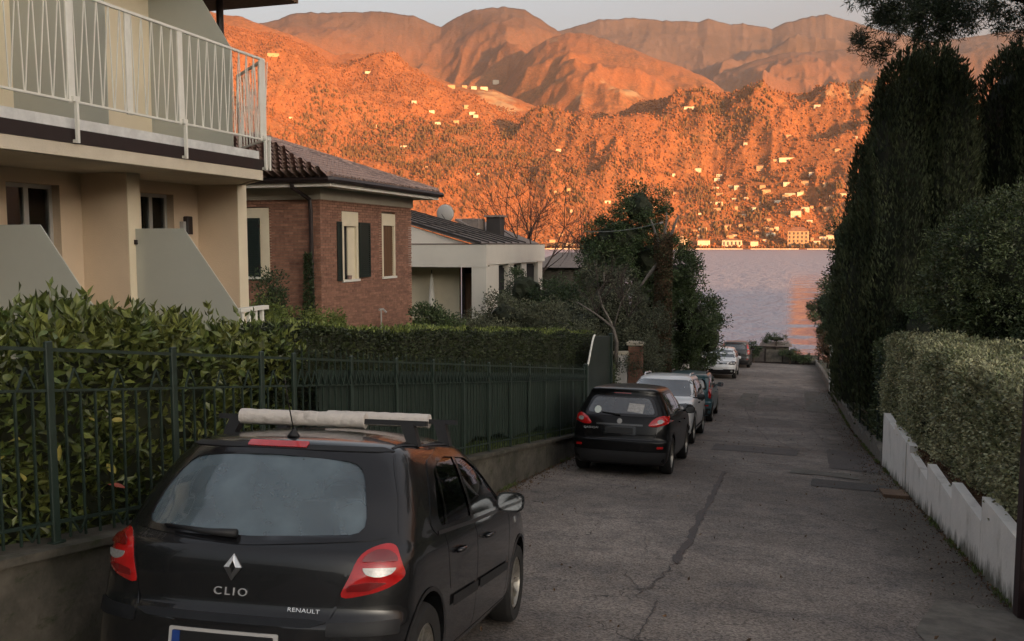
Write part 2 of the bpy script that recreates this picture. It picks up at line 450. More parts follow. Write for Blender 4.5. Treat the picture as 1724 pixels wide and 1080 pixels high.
# lake
def lake_mat():
    m = bpy.data.materials.new('lake_water'); m.use_nodes = True
    nt = m.node_tree; n, l = nt.nodes, nt.links
    p = n['Principled BSDF']
    p.inputs['Base Color'].default_value = (.30, .31, .37, 1)
    p.inputs['IOR'].default_value = 1.75
    p.inputs['Roughness'].default_value = .3
    tc = n.new('ShaderNodeTexCoord')
    h = None
    for sc, st, w in ((.9, (1, .45, 1), .55), (.22, (1, .4, 1), 1.6), (3.2, (1, .6, 1), .12)):
        mp = n.new('ShaderNodeMapping'); mp.inputs['Scale'].default_value = st; mp.inputs['Rotation'].default_value = (0, 0, .25)
        l.new(tc.outputs['Object'], mp.inputs[0])
        z = n.new('ShaderNodeTexNoise'); z.inputs['Scale'].default_value = sc; z.inputs['Detail'].default_value = 3
        l.new(mp.outputs[0], z.inputs['Vector'])
        k = n.new('ShaderNodeMath'); k.operation = 'MULTIPLY'; k.inputs[1].default_value = w
        l.new(z.outputs['Fac'], k.inputs[0])
        if h is None: h = k.outputs[0]
        else:
            a = n.new('ShaderNodeMath'); a.operation = 'ADD'; l.new(h, a.inputs[0]); l.new(k.outputs[0], a.inputs[1]); h = a.outputs[0]
    # a calm lane in the lee of the right-hand shore: smoother water between x = -6 and 4 m, out to ~300 m
    sx = n.new('ShaderNodeSeparateXYZ'); l.new(tc.outputs['Object'], sx.inputs[0])
    wz = n.new('ShaderNodeTexNoise'); wz.inputs['Scale'].default_value = .05; l.new(tc.outputs['Object'], wz.inputs['Vector'])
    def mr(src, a, b, c=0., d=1.):
        r = n.new('ShaderNodeMapRange'); r.interpolation_type = 'SMOOTHSTEP'
        r.inputs[1].default_value = a; r.inputs[2].default_value = b; r.inputs[3].default_value = c; r.inputs[4].default_value = d
        l.new(src, r.inputs[0]); return r.outputs[0]
    def mul(a, b):
        k = n.new('ShaderNodeMath'); k.operation = 'MULTIPLY'
        for i, q in ((0, a), (1, b)):
            if isinstance(q, float): k.inputs[i].default_value = q
            else: l.new(q, k.inputs[i])
        return k.outputs[0]
    dv = n.new('ShaderNodeMath'); dv.operation = 'DIVIDE'; l.new(sx.outputs[0], dv.inputs[0]); l.new(sx.outputs[1], dv.inputs[1])   # bearing of the calm lane
    calm = mul(mul(mr(dv.outputs[0], -.002, .016), mr(dv.outputs[0], .072, .045)), mr(sx.outputs[1], 520., 120.))
    rip = n.new('ShaderNodeTexNoise'); rip.inputs['Scale'].default_value = .16
    mp = n.new('ShaderNodeMapping'); mp.inputs['Scale'].default_value = (.5, 1, 1); l.new(tc.outputs['Object'], mp.inputs[0]); l.new(mp.outputs[0], rip.inputs['Vector'])
    rip.inputs['Detail'].default_value = 5
    calm = mul(calm, mr(rip.outputs['Fac'], .34, .46))
    ro = n.new('ShaderNodeMapRange'); ro.inputs[3].default_value = .36; ro.inputs[4].default_value = .05
    l.new(calm, ro.inputs[0]); l.new(ro.outputs[0], p.inputs['Roughness'])
    st = mul(calm, -.88)
    ad = n.new('ShaderNodeMath'); ad.operation = 'ADD'; ad.inputs[1].default_value = 1.0; l.new(st, ad.inputs[0])
    bp = n.new('ShaderNodeBump'); bp.inputs['Distance'].default_value = WAVE; l.new(ad.outputs[0], bp.inputs['Strength'])
    l.new(h, bp.inputs['Height']); l.new(bp.outputs[0], p.inputs['Normal'])
    return m
WAVE = 1.5
HAZE = 3.6e-5
M['lake'] = lake_mat()
ob = MB().add([(-7000, 63, LAKE), (7000, 63, LAKE), (7000, 9000, LAKE), (-7000, 9000, LAKE)], [(0, 1, 2, 3)]).obj('lake', M['lake'])
struct(ob)

# ------------------------------------------------------------------ mountains on the far shore
# (compass angle in degrees, crest height in metres) with the distance of each crest and the depth of its near and far slopes
RIDGES = [
 (8600, 2600, 900, [(-26, 1900), (-22.93, 1955), (-15.49, 1955), (-13.26, 2028), (-11.41, 2110), (-9.21, 2111), (-6.3, 2067), (-5.4, 2050), (-4.8, 2077), (-3.44, 2008), (-2.74, 2018), (-1.0, 1954), (0.7, 2031), (2.03, 2056), (3.37, 1978), (5.0, 1875), (7.55, 1740), (9.97, 1744), (12.39, 1772), (15.79, 1839), (19.61, 1669), (30, 1500)]),
 (7300, 1900, 700, [(-9, 300), (-6.2, 996), (-4.45, 1311), (-2.34, 1417), (0.07, 1472), (3.74, 1458), (6.96, 1356), (10.0, 1373), (12.42, 1415), (15.84, 1443), (19.64, 1341), (30, 1200)]),
 (6200, 2300, 900, [(-60, 1200), (-48.98, 1202), (-40.21, 1375), (-34.16, 1384), (-32.26, 1451), (-30.15, 1526), (-28.01, 1546), (-25.12, 1563), (-22.92, 1540), (-21.37, 1473), (-20.33, 1541), (-19.22, 1590), (-17.36, 1611), (-16.05, 1587), (-14.0, 1448), (-11.76, 1235), (-8.04, 891), (-4, 300), (0, 0)]),
 (5000, 1900, 700, [(-23, 200), (-19.24, 630), (-17.55, 856), (-16.24, 1032), (-14.75, 1130), (-13.26, 1167), (-11.77, 1146), (-9.55, 1071), (-6.26, 961), (-4.44, 883), (-3.54, 814), (-0.86, 637), (3, 300), (8, 0)]),
 (3900, 1800, 600, [(-60, 900), (-51.4, 980), (-46.1, 974), (-40.16, 968), (-34.14, 933), (-33.29, 928), (-31.92, 901), (-30.18, 864), (-28.06, 798), (-25.88, 808), (-24.42, 786), (-22.95, 744), (-20.73, 687), (-18.11, 668), (-15.48, 598), (-13.23, 504), (-10.97, 389), (-7, 150), (0, 0)]),
 (3300, 1050, 500, [(-60, 160), (-26.74, 177), (-19.25, 352), (-16.98, 427), (-15.48, 506), (-14.17, 467), (-12.3, 496), (-10.62, 465), (-8.78, 518), (-6.23, 539), (-2.3, 531), (0.13, 521), (2.5, 506), (4.8, 506), (8.89, 481), (12.56, 447), (17.28, 468), (22.09, 456), (30, 420)]),
]
SHORE = 2262.0
AMP = .27
def fbm(x, y, s, oct=5, seed=0., ridged=False):
    # vectorised value noise
    r = np.zeros_like(x); a = 1.; tot = 0.
    for o in range(oct):
        fx, fy = x * s + seed * 17.3 + o * 37.7, y * s + seed * 9.1 + o * 11.9
        ix, iy = np.floor(fx).astype(np.int64), np.floor(fy).astype(np.int64)
        tx, ty = fx - ix, fy - iy
        tx, ty = tx * tx * (3 - 2 * tx), ty * ty * (3 - 2 * ty)
        def h(i, j):
            k = (i * 374761393 + j * 668265263 + int(seed * 1013) + o * 7919) & 0xffffffff
            k = ((k ^ (k >> 13)) * 1274126177) & 0xffffffff
            return ((k ^ (k >> 16)) & 0xffff) / 65535.
        n = (h(ix, iy) * (1 - tx) + h(ix + 1, iy) * tx) * (1 - ty) + (h(ix, iy + 1) * (1 - tx) + h(ix + 1, iy + 1) * tx) * ty
        n = n * 2 - 1
        if ridged: n = 1 - 2 * np.abs(n)
        r += n * a; tot += a; a *= .5; s *= 2.03
    return r / tot
def mountain_z(az, r):
    x, y = r * np.sin(np.radians(az)), r * np.cos(np.radians(az))
    best = np.full_like(r, -40.)
    warp = fbm(x, y, 1 / 900., 3, 3.) * 220
    for D, wf, wb, pts in RIDGES:
        H = np.interp(az, [p[0] for p in pts], [p[1] for p in pts]) - LAKE
        t = r - D
        rr = np.where(t < 0, np.clip(-t / wf, 0, 1.0), np.clip(t / wb, 0, 2))
        fade = np.clip(rr * 3, 0, 1)
        jag = 1 + .008 * fbm(az * 60, az * 0 + D, 1 / 40., 4, 5.) * (1 - fade)
        wa = az + 1.3 * fbm(x, y, 1 / 1300., 3, 9.)
        Hs = sum(np.interp(wa + q, [p[0] for p in pts], [p[1] for p in pts]) for q in (-1.4, -.7, 0, .7, 1.4)) / 5 - LAKE
        t = r - D
        rr = np.where(t < 0, np.clip(-t / wf, 0, 1.0), np.clip(t / wb, 0, 2))
        fade = np.clip(rr * 3, 0, 1)
        H = H * (1 - fade) + Hs * fade
        spur = fbm(x, y, 1 / (wf * (.50 if D < 3500 else .42)), 5, D / 1000., ridged=True)
        h = H * jag * (1 - np.clip(rr + warp / wf * .5 * fade, 0, 1.6)) + spur * (.50 if D < 3500 else AMP) * np.minimum(H, 900 if D < 6000 else 1500) * fade * (1 - rr * .45)
        best = np.maximum(best, h)
    shore_k = smoothstep(SHORE - 12, SHORE + 18, r)
    plain = 3 + 26 * smoothstep(SHORE, SHORE + 700, r) + fbm(x, y, 1 / 160., 4, 8.) * 16 * smoothstep(SHORE + 40, SHORE + 260, r)
    low = smoothstep(SHORE + 30, SHORE + 330, r)
    z = np.maximum(best * low, plain)
    z += fbm(x, y, 1 / 60., 4, 2.) * 7 * smoothstep(SHORE + 60, SHORE + 400, r)
    z = z * shore_k + (-25) * (1 - shore_k)
    return z + LAKE
az = np.concatenate([np.linspace(-62, -36, 90)[:-1], np.linspace(-36, 15, 760), np.linspace(15, 40, 70)[1:]])
rad = np.concatenate([[2235, 2250, 2258], np.linspace(2264, 4000, 250), np.linspace(4012, 9500, 250)])
A, R = np.meshgrid(az, rad)
Z = mountain_z(A, R)
v = np.stack([R * np.sin(np.radians(A)), R * np.cos(np.radians(A)), Z], -1).reshape(-1, 3)
n_, m_ = len(rad), len(az)
i = np.arange((n_ - 1) * (m_ - 1)); rr_, cc_ = i // (m_ - 1), i % (m_ - 1); a = rr_ * m_ + cc_
f = np.stack([a, a + 1, a + m_ + 1, a + m_], -1)
def hill_extra(nt, src, out, p):
    n, l = nt.nodes, nt.links
    c = node_mix(nt, node_noise(nt, src, .0022, 6, .65, .40, .60), (.32, .125, .048), (.21, .10, .045))     # russet winter woods and duller slopes
    c = node_mix(nt, node_noise(nt, src, .006, 6, .7, .52, .70), c, (.15, .095, .05))                       # evergreen patches
    c = node_mix(nt, node_noise(nt, src, .06, 6, .8, .44, .62), c, (.38, .165, .07))
    c = node_mix(nt, node_noise(nt, src, .11, 3, .9, .52, .72), c, (.15, .08, .05))
    c = node_mix(nt, node_noise(nt, src, .0016, 5, .6, .64, .68), c, (.40, .28, .16))                         # bare meadows
    # shade on the high ranges put into the colour, as grey rock and bare beech
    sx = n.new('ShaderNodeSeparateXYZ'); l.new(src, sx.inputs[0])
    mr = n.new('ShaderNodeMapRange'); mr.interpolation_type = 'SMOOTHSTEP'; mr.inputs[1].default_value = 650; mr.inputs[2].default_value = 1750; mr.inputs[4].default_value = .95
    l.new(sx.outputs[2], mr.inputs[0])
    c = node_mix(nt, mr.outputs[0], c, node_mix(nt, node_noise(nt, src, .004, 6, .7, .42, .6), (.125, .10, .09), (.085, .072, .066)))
    return c
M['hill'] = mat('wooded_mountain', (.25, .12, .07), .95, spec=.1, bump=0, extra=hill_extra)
nt = M['hill'].node_tree
_tc = nt.nodes['Texture Coordinate']
_z = nt.nodes.new('ShaderNodeTexNoise'); _z.inputs['Scale'].default_value = .045; _z.inputs['Detail'].default_value = 6; _z.inputs['Roughness'].default_value = .75
nt.links.new(_tc.outputs['Object'], _z.inputs['Vector'])
_b = nt.nodes.new('ShaderNodeBump'); _b.inputs['Strength'].default_value = .6; _b.inputs['Distance'].default_value = 16
nt.links.new(_z.outputs['Fac'], _b.inputs['Height']); nt.links.new(_b.outputs[0], nt.nodes['Principled BSDF'].inputs['Normal'])
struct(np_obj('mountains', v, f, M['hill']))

def far_point(a_deg, el_deg):           # where the mountain side stands at that bearing and elevation
    r = np.linspace(SHORE + 8, 5200, 1500)
    z = mountain_z(np.full_like(r, a_deg), r)
    e = np.degrees(np.arctan2(z - EYE.z, r))
    k = int(np.argmax(e >= el_deg)) if (e >= el_deg).any() else 10
    return Vector((r[k] * math.sin(math.radians(a_deg)), r[k] * math.cos(math.radians(a_deg)), z[k])), r[k]

# ------------------------------------------------------------------ woods on the far slopes: a mass of crowns nobody could count
def crowns(name, n, amin, amax, rmin, rmax, hmin, hmax, wide, m, clump=None):
    a_ = rng.uniform(amin, amax, n * 3); r_ = rmin + (rmax - rmin) * rng.random(n * 3) ** .8
    x, y = r_ * np.sin(np.radians(a_)), r_ * np.cos(np.radians(a_))
    if clump is not None:
        k = fbm(x, y, clump, 3, 6.) > .05
        a_, r_, x, y = a_[k], r_[k], x[k], y[k]
    a_, r_, x, y = a_[:n], r_[:n], x[:n], y[:n]
    z = mountain_z(a_, r_)
    k = z > LAKE + 2.2
    x, y, z = x[k], y[k], z[k]; n = len(x)
    h = rng.uniform(hmin, hmax, n); w = h * wide * rng.uniform(.7, 1.3, n)
    # five-sided crown: foot, two uneven rings, tip
    ang = np.arange(5) * 2 * PI / 5
    rot = rng.uniform(0, 6.28, n)
    def ring(fr, fz): 
        q = ang[None] + rot[:, None] + fz
        rad_ = w[:, None] * fr * rng.uniform(.7, 1.25, (n, 5))
        return np.stack([x[:, None] + rad_ * np.cos(q), y[:, None] + rad_ * np.sin(q), (z + h * fz)[:, None] + 0 * q], -1)
    V = np.concatenate([ring(.55, .0), ring(1., .38), ring(.75, .75), np.stack([x, y, z + h], -1)[:, None]], 1)
    F = []
    for b in (0, 5):
        for i in range(5):
            j = (i + 1) % 5
            F += [(b + i, b + j, b + 5 + j), (b + i, b + 5 + j, b + 5 + i)]
    F += [(10 + i, 10 + (i + 1) % 5, 15) for i in range(5)]
    F = np.array(F)
    F = (F[None] + (np.arange(n) * 16)[:, None, None]).reshape(-1, 3)
    o = stuff(np_obj(name, V.reshape(-1, 3), F, m, smooth=True))
    return o
M['wood'] = mat('wood_varnish', (.17, .085, .04), .6, var=.4, scale=3, stretch=(6, 6, .6))
M['far_wood'] = mat('russet_bare_woods', (.30, .125, .05), .95, col2=(.20, .09, .042), scale=.004, island=.07, spec=.1)
M['far_green'] = mat('far_evergreens', (.17, .10, .045), .95, col2=(.12, .08, .038), scale=.01, island=.12, spec=.1)
tag(crowns('far_woods', 36000, -36, 15, SHORE + 25, 3600, 3.5, 7.5, .55, M['far_wood']), 'russet leafless woods covering the lower mountain slopes', 'woods')
tag(crowns('far_evergreen_woods', 4200, -36, 15, SHORE + 15, 3000, 7, 14, .34, M['far_green'], 1 / 120.), 'dull green evergreen trees scattered among the far villas', 'woods')
tag(crowns('far_cypress_rows', 1500, -33, -4, SHORE + 120, 2950, 13, 20, .11, M['far_green'], 1 / 60.), 'slim dark cypresses standing in rows on the far slope', 'cypress')

# ------------------------------------------------------------------ evening haze over the lake
hz = bpy.data.materials.new('haze'); hz.use_nodes = True
hn = hz.node_tree.nodes; hn.clear()
pv = hn.new('ShaderNodeVolumePrincipled'); pv.inputs['Color'].default_value = (.86, .84, .88, 1); pv.inputs['Density'].default_value = HAZE; pv.inputs['Anisotropy'].default_value = .2
oo = hn.new('ShaderNodeOutputMaterial'); hz.node_tree.links.new(pv.outputs[0], oo.inputs['Volume'])
stuff(MB().box(-9500, 9500, -1600, 10500, -45, 2300).obj('haze', hz))
# ------------------------------------------------------------------ kerb wall and fence on the left
w = thing('kerb_wall', 'low mossy concrete wall carrying the green iron fence along the left of the lane', 'wall', (XL - .13, 8, gz(8)))
seg = np.linspace(-2.5, 19.9, 12)
for a_, b_ in zip(seg[:-1], seg[1:]):
    b_ -= .012
    m = MB()
    x0, x1 = XL - .26, XL
    for (ya, yb) in ((a_, b_),):
        m.prism([(x0, ya, gz(ya) - .5), (x1, ya, gz(ya) - .5), (x1, yb, gz(yb) - .5), (x0, yb, gz(yb) - .5)],
                [(x0, ya, wall_top(ya)), (x1 - .02, ya, wall_top(ya)), (x1 - .02, yb, wall_top(yb)), (x0, yb, wall_top(yb))])
        m.prism([(x0 - .03, ya, wall_top(ya) + .003), (x1 + .03, ya, wall_top(ya) + .003), (x1 + .03, yb, wall_top(yb) + .003), (x0 - .03, yb, wall_top(yb) + .003)],
                [(x0 - .03, ya, wall_top(ya) + .05), (x1 + .03, ya, wall_top(ya) + .05), (x1 + .03, yb, wall_top(yb) + .05), (x0 - .03, yb, wall_top(yb) + .05)])
    m.obj('wall_block', M['wall_conc'], w)
# metal fence: two sections
FX = XL - .10
def fence(y0, y1, label, spears, pitch, post_every, net):
    t = thing('metal_fence', label, 'fence', (FX, (y0 + y1) / 2, wall_top((y0 + y1) / 2) + .05))
    dz = lambda y: (wall_top(y) + .05, fence_top(y))
    for nm, zf, hh in (('top_rail', lambda y: dz(y)[1], .022), ('middle_rail', lambda y: dz(y)[1] - .25, .016), ('bottom_rail', lambda y: dz(y)[0] + .13, .02)):
        MB().bar((FX, y0, zf(y0)), (FX, y1, zf(y1)), .018, hh).obj(nm, M['fence'], t)
    # one bar, one post and one chevron, repeated along the rails
    n = int((y1 - y0) / pitch)
    h = dz((y0 + y1) / 2)[1] - dz((y0 + y1) / 2)[0]
    cache = {}
    def unit(kind, h):
        k = (kind, round(h, 1))
        if k in cache: return cache[k]
        hh = k[1]
        m = MB()
        if kind == 'bar':
            m.bar((0, 0, .02), (0, 0, hh - (.0 if spears else .25)), .013, .013)
            if spears:
                m.prism([(-.006, -.006, hh), (.006, -.006, hh), (.006, .006, hh), (-.006, .006, hh)], [(-.002, -.002, hh + .10), (.002, -.002, hh + .10), (.002, .002, hh + .10), (-.002, .002, hh + .10)])
        elif kind == 'post':
            m.bev(-.014, .014, -.028, .028, 0, hh + .05, .005)
            m.box(-.03, .03, -.045, .045, -.002, .012)
        elif kind == 'chevron':
            m.bar((0, -pitch * .5, hh - .25), (0, 0, hh - .12), .010, .012)
            m.bar((0, pitch * .5, hh - .25), (0, 0, hh - .12), .010, .012)
        elif kind == 'low_chevron':
            m.bar((0, -pitch * .5, .13), (0, 0, .03), .010, .012)
            m.bar((0, pitch * .5, .13), (0, 0, .03), .010, .012)
        cache[k] = m.mesh('fence_' + kind, M['fence'])
        return cache[k]
    for i in range(n + 1):
        y = y0 + .02 + i * pitch
        if y > y1: break
        a_, b_ = dz(y)
        link_mesh('bar', unit('bar', b_ - a_), t, (FX + .004, y, a_), scale=(1, 1, (b_ - a_) / round(b_ - a_, 1)))
        if (i % 3 == 1 if not spears else True):
            link_mesh('chevron', unit('chevron', b_ - a_), t, (FX + .022, y + pitch * .5, b_ - round(b_ - a_, 1)))
            if not spears: link_mesh('chevron', unit('low_chevron', b_ - a_), t, (FX + .022, y + pitch * .5, a_))
    y = y0
    while y < y1 + .05:
        a_, b_ = dz(y)
        link_mesh('post', unit('post', b_ - a_), t, (FX + .003, y, a_), scale=(1, 1, (b_ - a_) / round(b_ - a_, 1)))
        y += post_every
    if net:
        m = MB()
        ysn = np.linspace(y0 + .5, y1 - .05, 40)
        xn = FX - .04
        vv = []
        for q in ysn:
            a_, b_ = dz(q); lift = .20 + .05 * math.sin(q * 2.1) + .04 * math.sin(q * 5.3)
            vv += [(xn + .01 * math.sin(q * 7), q, a_ + lift), (xn + .012 * math.sin(q * 5 + 1), q, (a_ + b_) / 2), (xn, q, b_ - .1)]
        ff = []
        for i in range(len(ysn) - 1):
            for j in (0, 1):
                ff.append((i * 3 + j, i * 3 + 3 + j, i * 3 + 4 + j, i * 3 + 1 + j))
        m.add(vv, ff).obj('shade_net', M['mesh_screen'], t)
    return t
fence(2.0, 7.0, 'dark green iron fence panels in front of the big-leaved laurel hedge, left of the hatchback', False, .125, 1.14, False)
fence(7.08, 19.55, 'long dark green spear-topped iron fence with shade net before the clipped hedge', True, .125, 1.12, True)
# taller swept wing of the gate where the fence ends
t = thing('iron_gate', 'dark green iron gate with curved rising top rail where the fence ends', 'gate', (FX, 20.4, wall_top(20.4)))
def sweep(y): return fence_top(19.5) - .02 + .68 * smoothstep(19.65, 20.6, np.array(y)).item()
pts = [(FX, y, sweep(y)) for y in np.linspace(19.65, 20.6, 9)]
MB().tube(pts, .022, 8).obj('swept_rail', M['white_metal'], t)
for y in np.arange(19.7, 22.6, .13):
    top = sweep(min(y, 20.6)) - .1 * max(0, y - 20.6)
    MB().box(FX - .03, FX - .005, y - .045, y + .045, gz(y) + .1, top - .02).obj('gate_slat', M['fence'], t)
MB().bev(FX - .05, FX + .05, 19.58, 19.68, gz(19.6), fence_top(19.5) + .1, .01).obj('gate_post', M['fence'], t)
MB().bev(FX - .05, FX + .05, 22.62, 22.72, gz(22.6), sweep(20.6) - .15, .01).obj('gate_post', M['fence'], t)
MB().box(FX - .05, FX, 19.7, 22.6, gz(21) - .1, gz(21) + .0).obj('gate_bottom_rail', M['fence'], t)

# ------------------------------------------------------------------ right side: stepped white boards, post, manhole
def board_wall(name, label, steps, x0, x1, m, piece='board'):
    t = thing(name, label, 'wall', ((x0 + x1) / 2, (steps[0][0] + steps[-1][1]) / 2, gz((steps[0][0] + steps[-1][1]) / 2)))
    for ya, yb, zt in steps:
        MB().prism([(x0, ya, gz(ya) - .4), (x1, ya, gz(ya) - .4), (x1, yb - .01, gz(yb) - .4), (x0, yb - .01, gz(yb) - .4)],
                   [(x0, ya, zt), (x1, ya, zt), (x1, yb - .01, zt - .01), (x0, yb - .01, zt - .01)]).obj(piece, m, t)
    return t
board_wall('stepped_wall', 'white rendered low wall stepping down the slope under the near right hedge',
           [(8.92, 10.42, -.88), (10.42, 12.15, -1.17), (12.15, 14.1, -1.40), (14.1, 15.95, -1.66), (15.95, 16.30, -1.55)], XR, XR + .12, M['white_wall'])
board_wall('garden_wall', 'short weathered white wall with a lighter end pier beyond the stepped wall',
           [(16.45, 18.1, -1.60), (18.1, 20.0, -1.72)], XR, XR + .14, M['white_wall'])
board_wall('low_verge_wall', 'long low pale kerb wall running down the right side towards the lake',
           [(20.0 + 2.5 * i, 22.5 + 2.5 * i, gz(21.2 + 2.5 * i) + .30 - .0 * i) for i in range(16)], XR + .02, XR + .16, M['concrete_patch'])
t = thing('gate_post', 'dark red-brown steel gate post standing at the right edge beside the ivy hedge', 'post', (XR + .04, 8.8, gz(8.8)))
MB().bev(XR - .02, XR + .16, 8.68, 8.88, gz(8.8) - .2, .78, .012).obj('post_shaft', M['rust_post'], t)
MB().bev(XR - .04, XR + .18, 8.66, 8.90, .783, .81, .012).obj('post_cap', M['rust_post'], t)
t = thing('garden_gate', 'dark red-brown solid gate leaf at the right edge of the lane', 'gate', (XR + .3, 8.3, gz(8.4)))
for i in range(10):
    MB().box(XR + .03, XR + .06, 7.7 - .0 + i * .095 - .9, 7.7 + i * .095 + .088 - .9, gz(8) + .05, .72).obj('gate_slat', M['rust_post'], t)
MB().box(XR + .065, XR + .10, 6.8, 8.66, gz(7.7) + .25, gz(7.7) + .33).obj('gate_rail', M['rust_post'], t)
MB().box(XR + .065, XR + .10, 6.8, 8.66, .5, .58).obj('gate_rail', M['rust_post'], t)
t = thing('gate_pillar', 'small white square pillar with a cap on the right side near the lake', 'pillar', (XR + .1, 41.5, gz(41.5)))
MB().bev(XR - .02, XR + .34, 41.3, 41.7, gz(41.5) - .2, -2.72, .01).obj('pillar_shaft', M['white_wall'], t)
MB().bev(XR - .08, XR + .40, 41.24, 41.76, -2.717, -2.6, .02).obj('pillar_cap', M['white_wall'], t)

def ground_sheet(name, pts, m, dz=.012, parent=None, thick=.03):
    # outline on the lane; follows the slope
    cen = Vector((sum(p[0] for p in pts) / len(pts), sum(p[1] for p in pts) / len(pts)))
    P = []
    for i in range(len(pts)):
        a_, b_ = Vector(pts[i]), Vector(pts[(i + 1) % len(pts)])
        k = max(1, int((b_ - a_).length / .25))
        for j in range(k):
            q = a_.lerp(b_, j / k)
            P.append((q.x + random.uniform(-.02, .02), q.y + random.uniform(-.02, .02)))
    inner = []
    x0, x1 = min(p[0] for p in P), max(p[0] for p in P); y0, y1 = min(p[1] for p in P), max(p[1] for p in P)
    res = geometry.delaunay_2d_cdt([Vector(p) for p in P] + [Vector((x, y)) for x in np.arange(x0, x1, .4) for y in np.arange(y0, y1, .4)], [], [list(range(len(P)))], 1, 1e-4)
    z = lambda x, y: gz(y) + wob(x, y, 1.1, .012) - .03 * ((x + 1) / 3) ** 2 + wob(x, y, 4, .004) + dz
    mb = MB().add([(q.x, q.y, z(q.x, q.y)) for q in res[0]], [tuple(q) for q in res[2]])
    o = mb.obj(name, m, parent)
    return o
def crack(name, path, width, m, dz=.010):
    L, Rr = [], []
    for i, (x, y) in enumerate(path):
        a_ = Vector(path[max(0, i - 1)]); b_ = Vector(path[min(len(path) - 1, i + 1)])
        d = (b_ - a_).normalized(); nrm = Vector((-d.y, d.x))
        wd = width * random.uniform(.45, 1.25) * (.5 if i in (0, len(path) - 1) else 1)
        L.append((x + nrm.x * wd / 2, y + nrm.y * wd / 2)); Rr.append((x - nrm.x * wd / 2, y - nrm.y * wd / 2))
    z = lambda p: gz(p[1]) + wob(p[0], p[1], 1.1, .012) - .03 * ((p[0] + 1) / 3) ** 2 + wob(p[0], p[1], 4, .004) + dz
    v_ = [(*p, z(p)) for p in L] + [(*p, z(p)) for p in Rr]
    n = len(path)
    return struct(MB().add(v_, [(i, i + 1, n + i + 1, n + i) for i in range(n - 1)]).obj(name, m))
def wander(a_, b_, n, amp):
    out = []
    off = 0
    for i in range(n + 1):
        t_ = i / n
        off = off * .7 + random.uniform(-amp, amp)
        out.append((a_[0] + (b_[0] - a_[0]) * t_ + off * (0 < i < n), a_[1] + (b_[1] - a_[1]) * t_ + random.uniform(-.02, .02)))
    return out
crack('road_seam', wander((-.98, 17.2), (-1.0, 9.3), 70, .012), .09, M['tar'])
crack('road_seam', wander((-1.03, 9.25), (-1.22, 7.9), 26, .03), .018, M['tar'])
crack('road_seam', wander((-1.0, 7.9), (-1.0, 6.3), 24, .015), .014, M['tar'])
for a_, b_, n, wd in (((-1.0, 9.3), (-1.75, 10.3), 16, .006), ((-1.75, 10.3), (-2.3, 10.0), 10, .005), ((-1.0, 9.6), (-.2, 9.9), 12, .010), ((-1.35, 9.5), (-1.7, 11.6), 18, .005), ((-1.2, 8.1), (-1.5, 8.9), 10, .008), ((-1.8, 19.2), (.3, 19.0), 26, .03), ((-.9, 22.6), (.9, 22.4), 26, .05), ((-.6, 30), (1.2, 29.8), 24, .05),
                   ((-1.4, 36), (.9, 35.4), 20, .05), ((-.2, 25), (.6, 21), 24, .018), ((.9, 29), (1.4, 21), 40, .02), ((-1.2, 33), (-.3, 24), 40, .022)):
    crack('road_crack', wander(a_, b_, n, .03), wd, M['tar'])
def patch(name, pts, m, dz=.008): return struct(ground_sheet(name, pts, m, dz))
patch('road_patch', [(XR + .02, 8.9), (1.45, 9.0), (1.15, 7.9), (1.2, 7.4), (.7, 7.0), (.75, 6.2), (XR + .02, 6)], M['concrete_patch'])
patch('road_patch', [(.55, 16.2), (1.9, 16.1), (1.95, 17.0), (.6, 17.2)], M['patch_dark'])
patch('road_patch', [(.2, 17.7), (1.5, 17.6), (1.5, 18.3), (.3, 18.4)], M['concrete_patch'], .012)
patch('road_patch', [(1.0, 19.0), (2.0, 18.9), (2.05, 22.5), (1.1, 22.6)], M['patch'])
patch('road_patch', [(-1.6, 33.5), (-.9, 33.4), (-.8, 38.5), (-1.5, 38.8)], M['concrete_patch'])
patch('road_patch', [(-.7, 34.5), (-.1, 34.4), (0, 37), (-.6, 37)], M['concrete_patch'])
patch('road_patch', [(-1.5, 21), (.4, 20.9), (.5, 22.2), (-1.5, 22.3)], M['patch'])
patch('road_patch', [(.9, 33), (1.95, 33), (1.9, 40), (1.0, 41)], M['concrete_patch'])
t = thing('manhole_cover', 'rusty tan square drain cover at the foot of the white wall pier', 'drain cover', (XR - .22, 15.9, gz(15.9)))
yq = 15.95
MB().add([(XR - .42, yq - .35, gz(yq - .35) + .03), (XR - .02, yq - .35, gz(yq - .35) + .03), (XR - .02, yq + .35, gz(yq + .35) + .03), (XR - .42, yq + .35, gz(yq + .35) + .03),
          (XR - .42, yq - .35, gz(yq - .35) - .03), (XR - .02, yq - .35, gz(yq - .35) - .03), (XR - .02, yq + .35, gz(yq + .35) - .03), (XR - .42, yq + .35, gz(yq + .35) - .03)],
         [(0, 1, 2, 3), (4, 5, 1, 0), (5, 6, 2, 1), (6, 7, 3, 2), (7, 4, 0, 3)]).obj('cover_plate', M['manhole'], t)

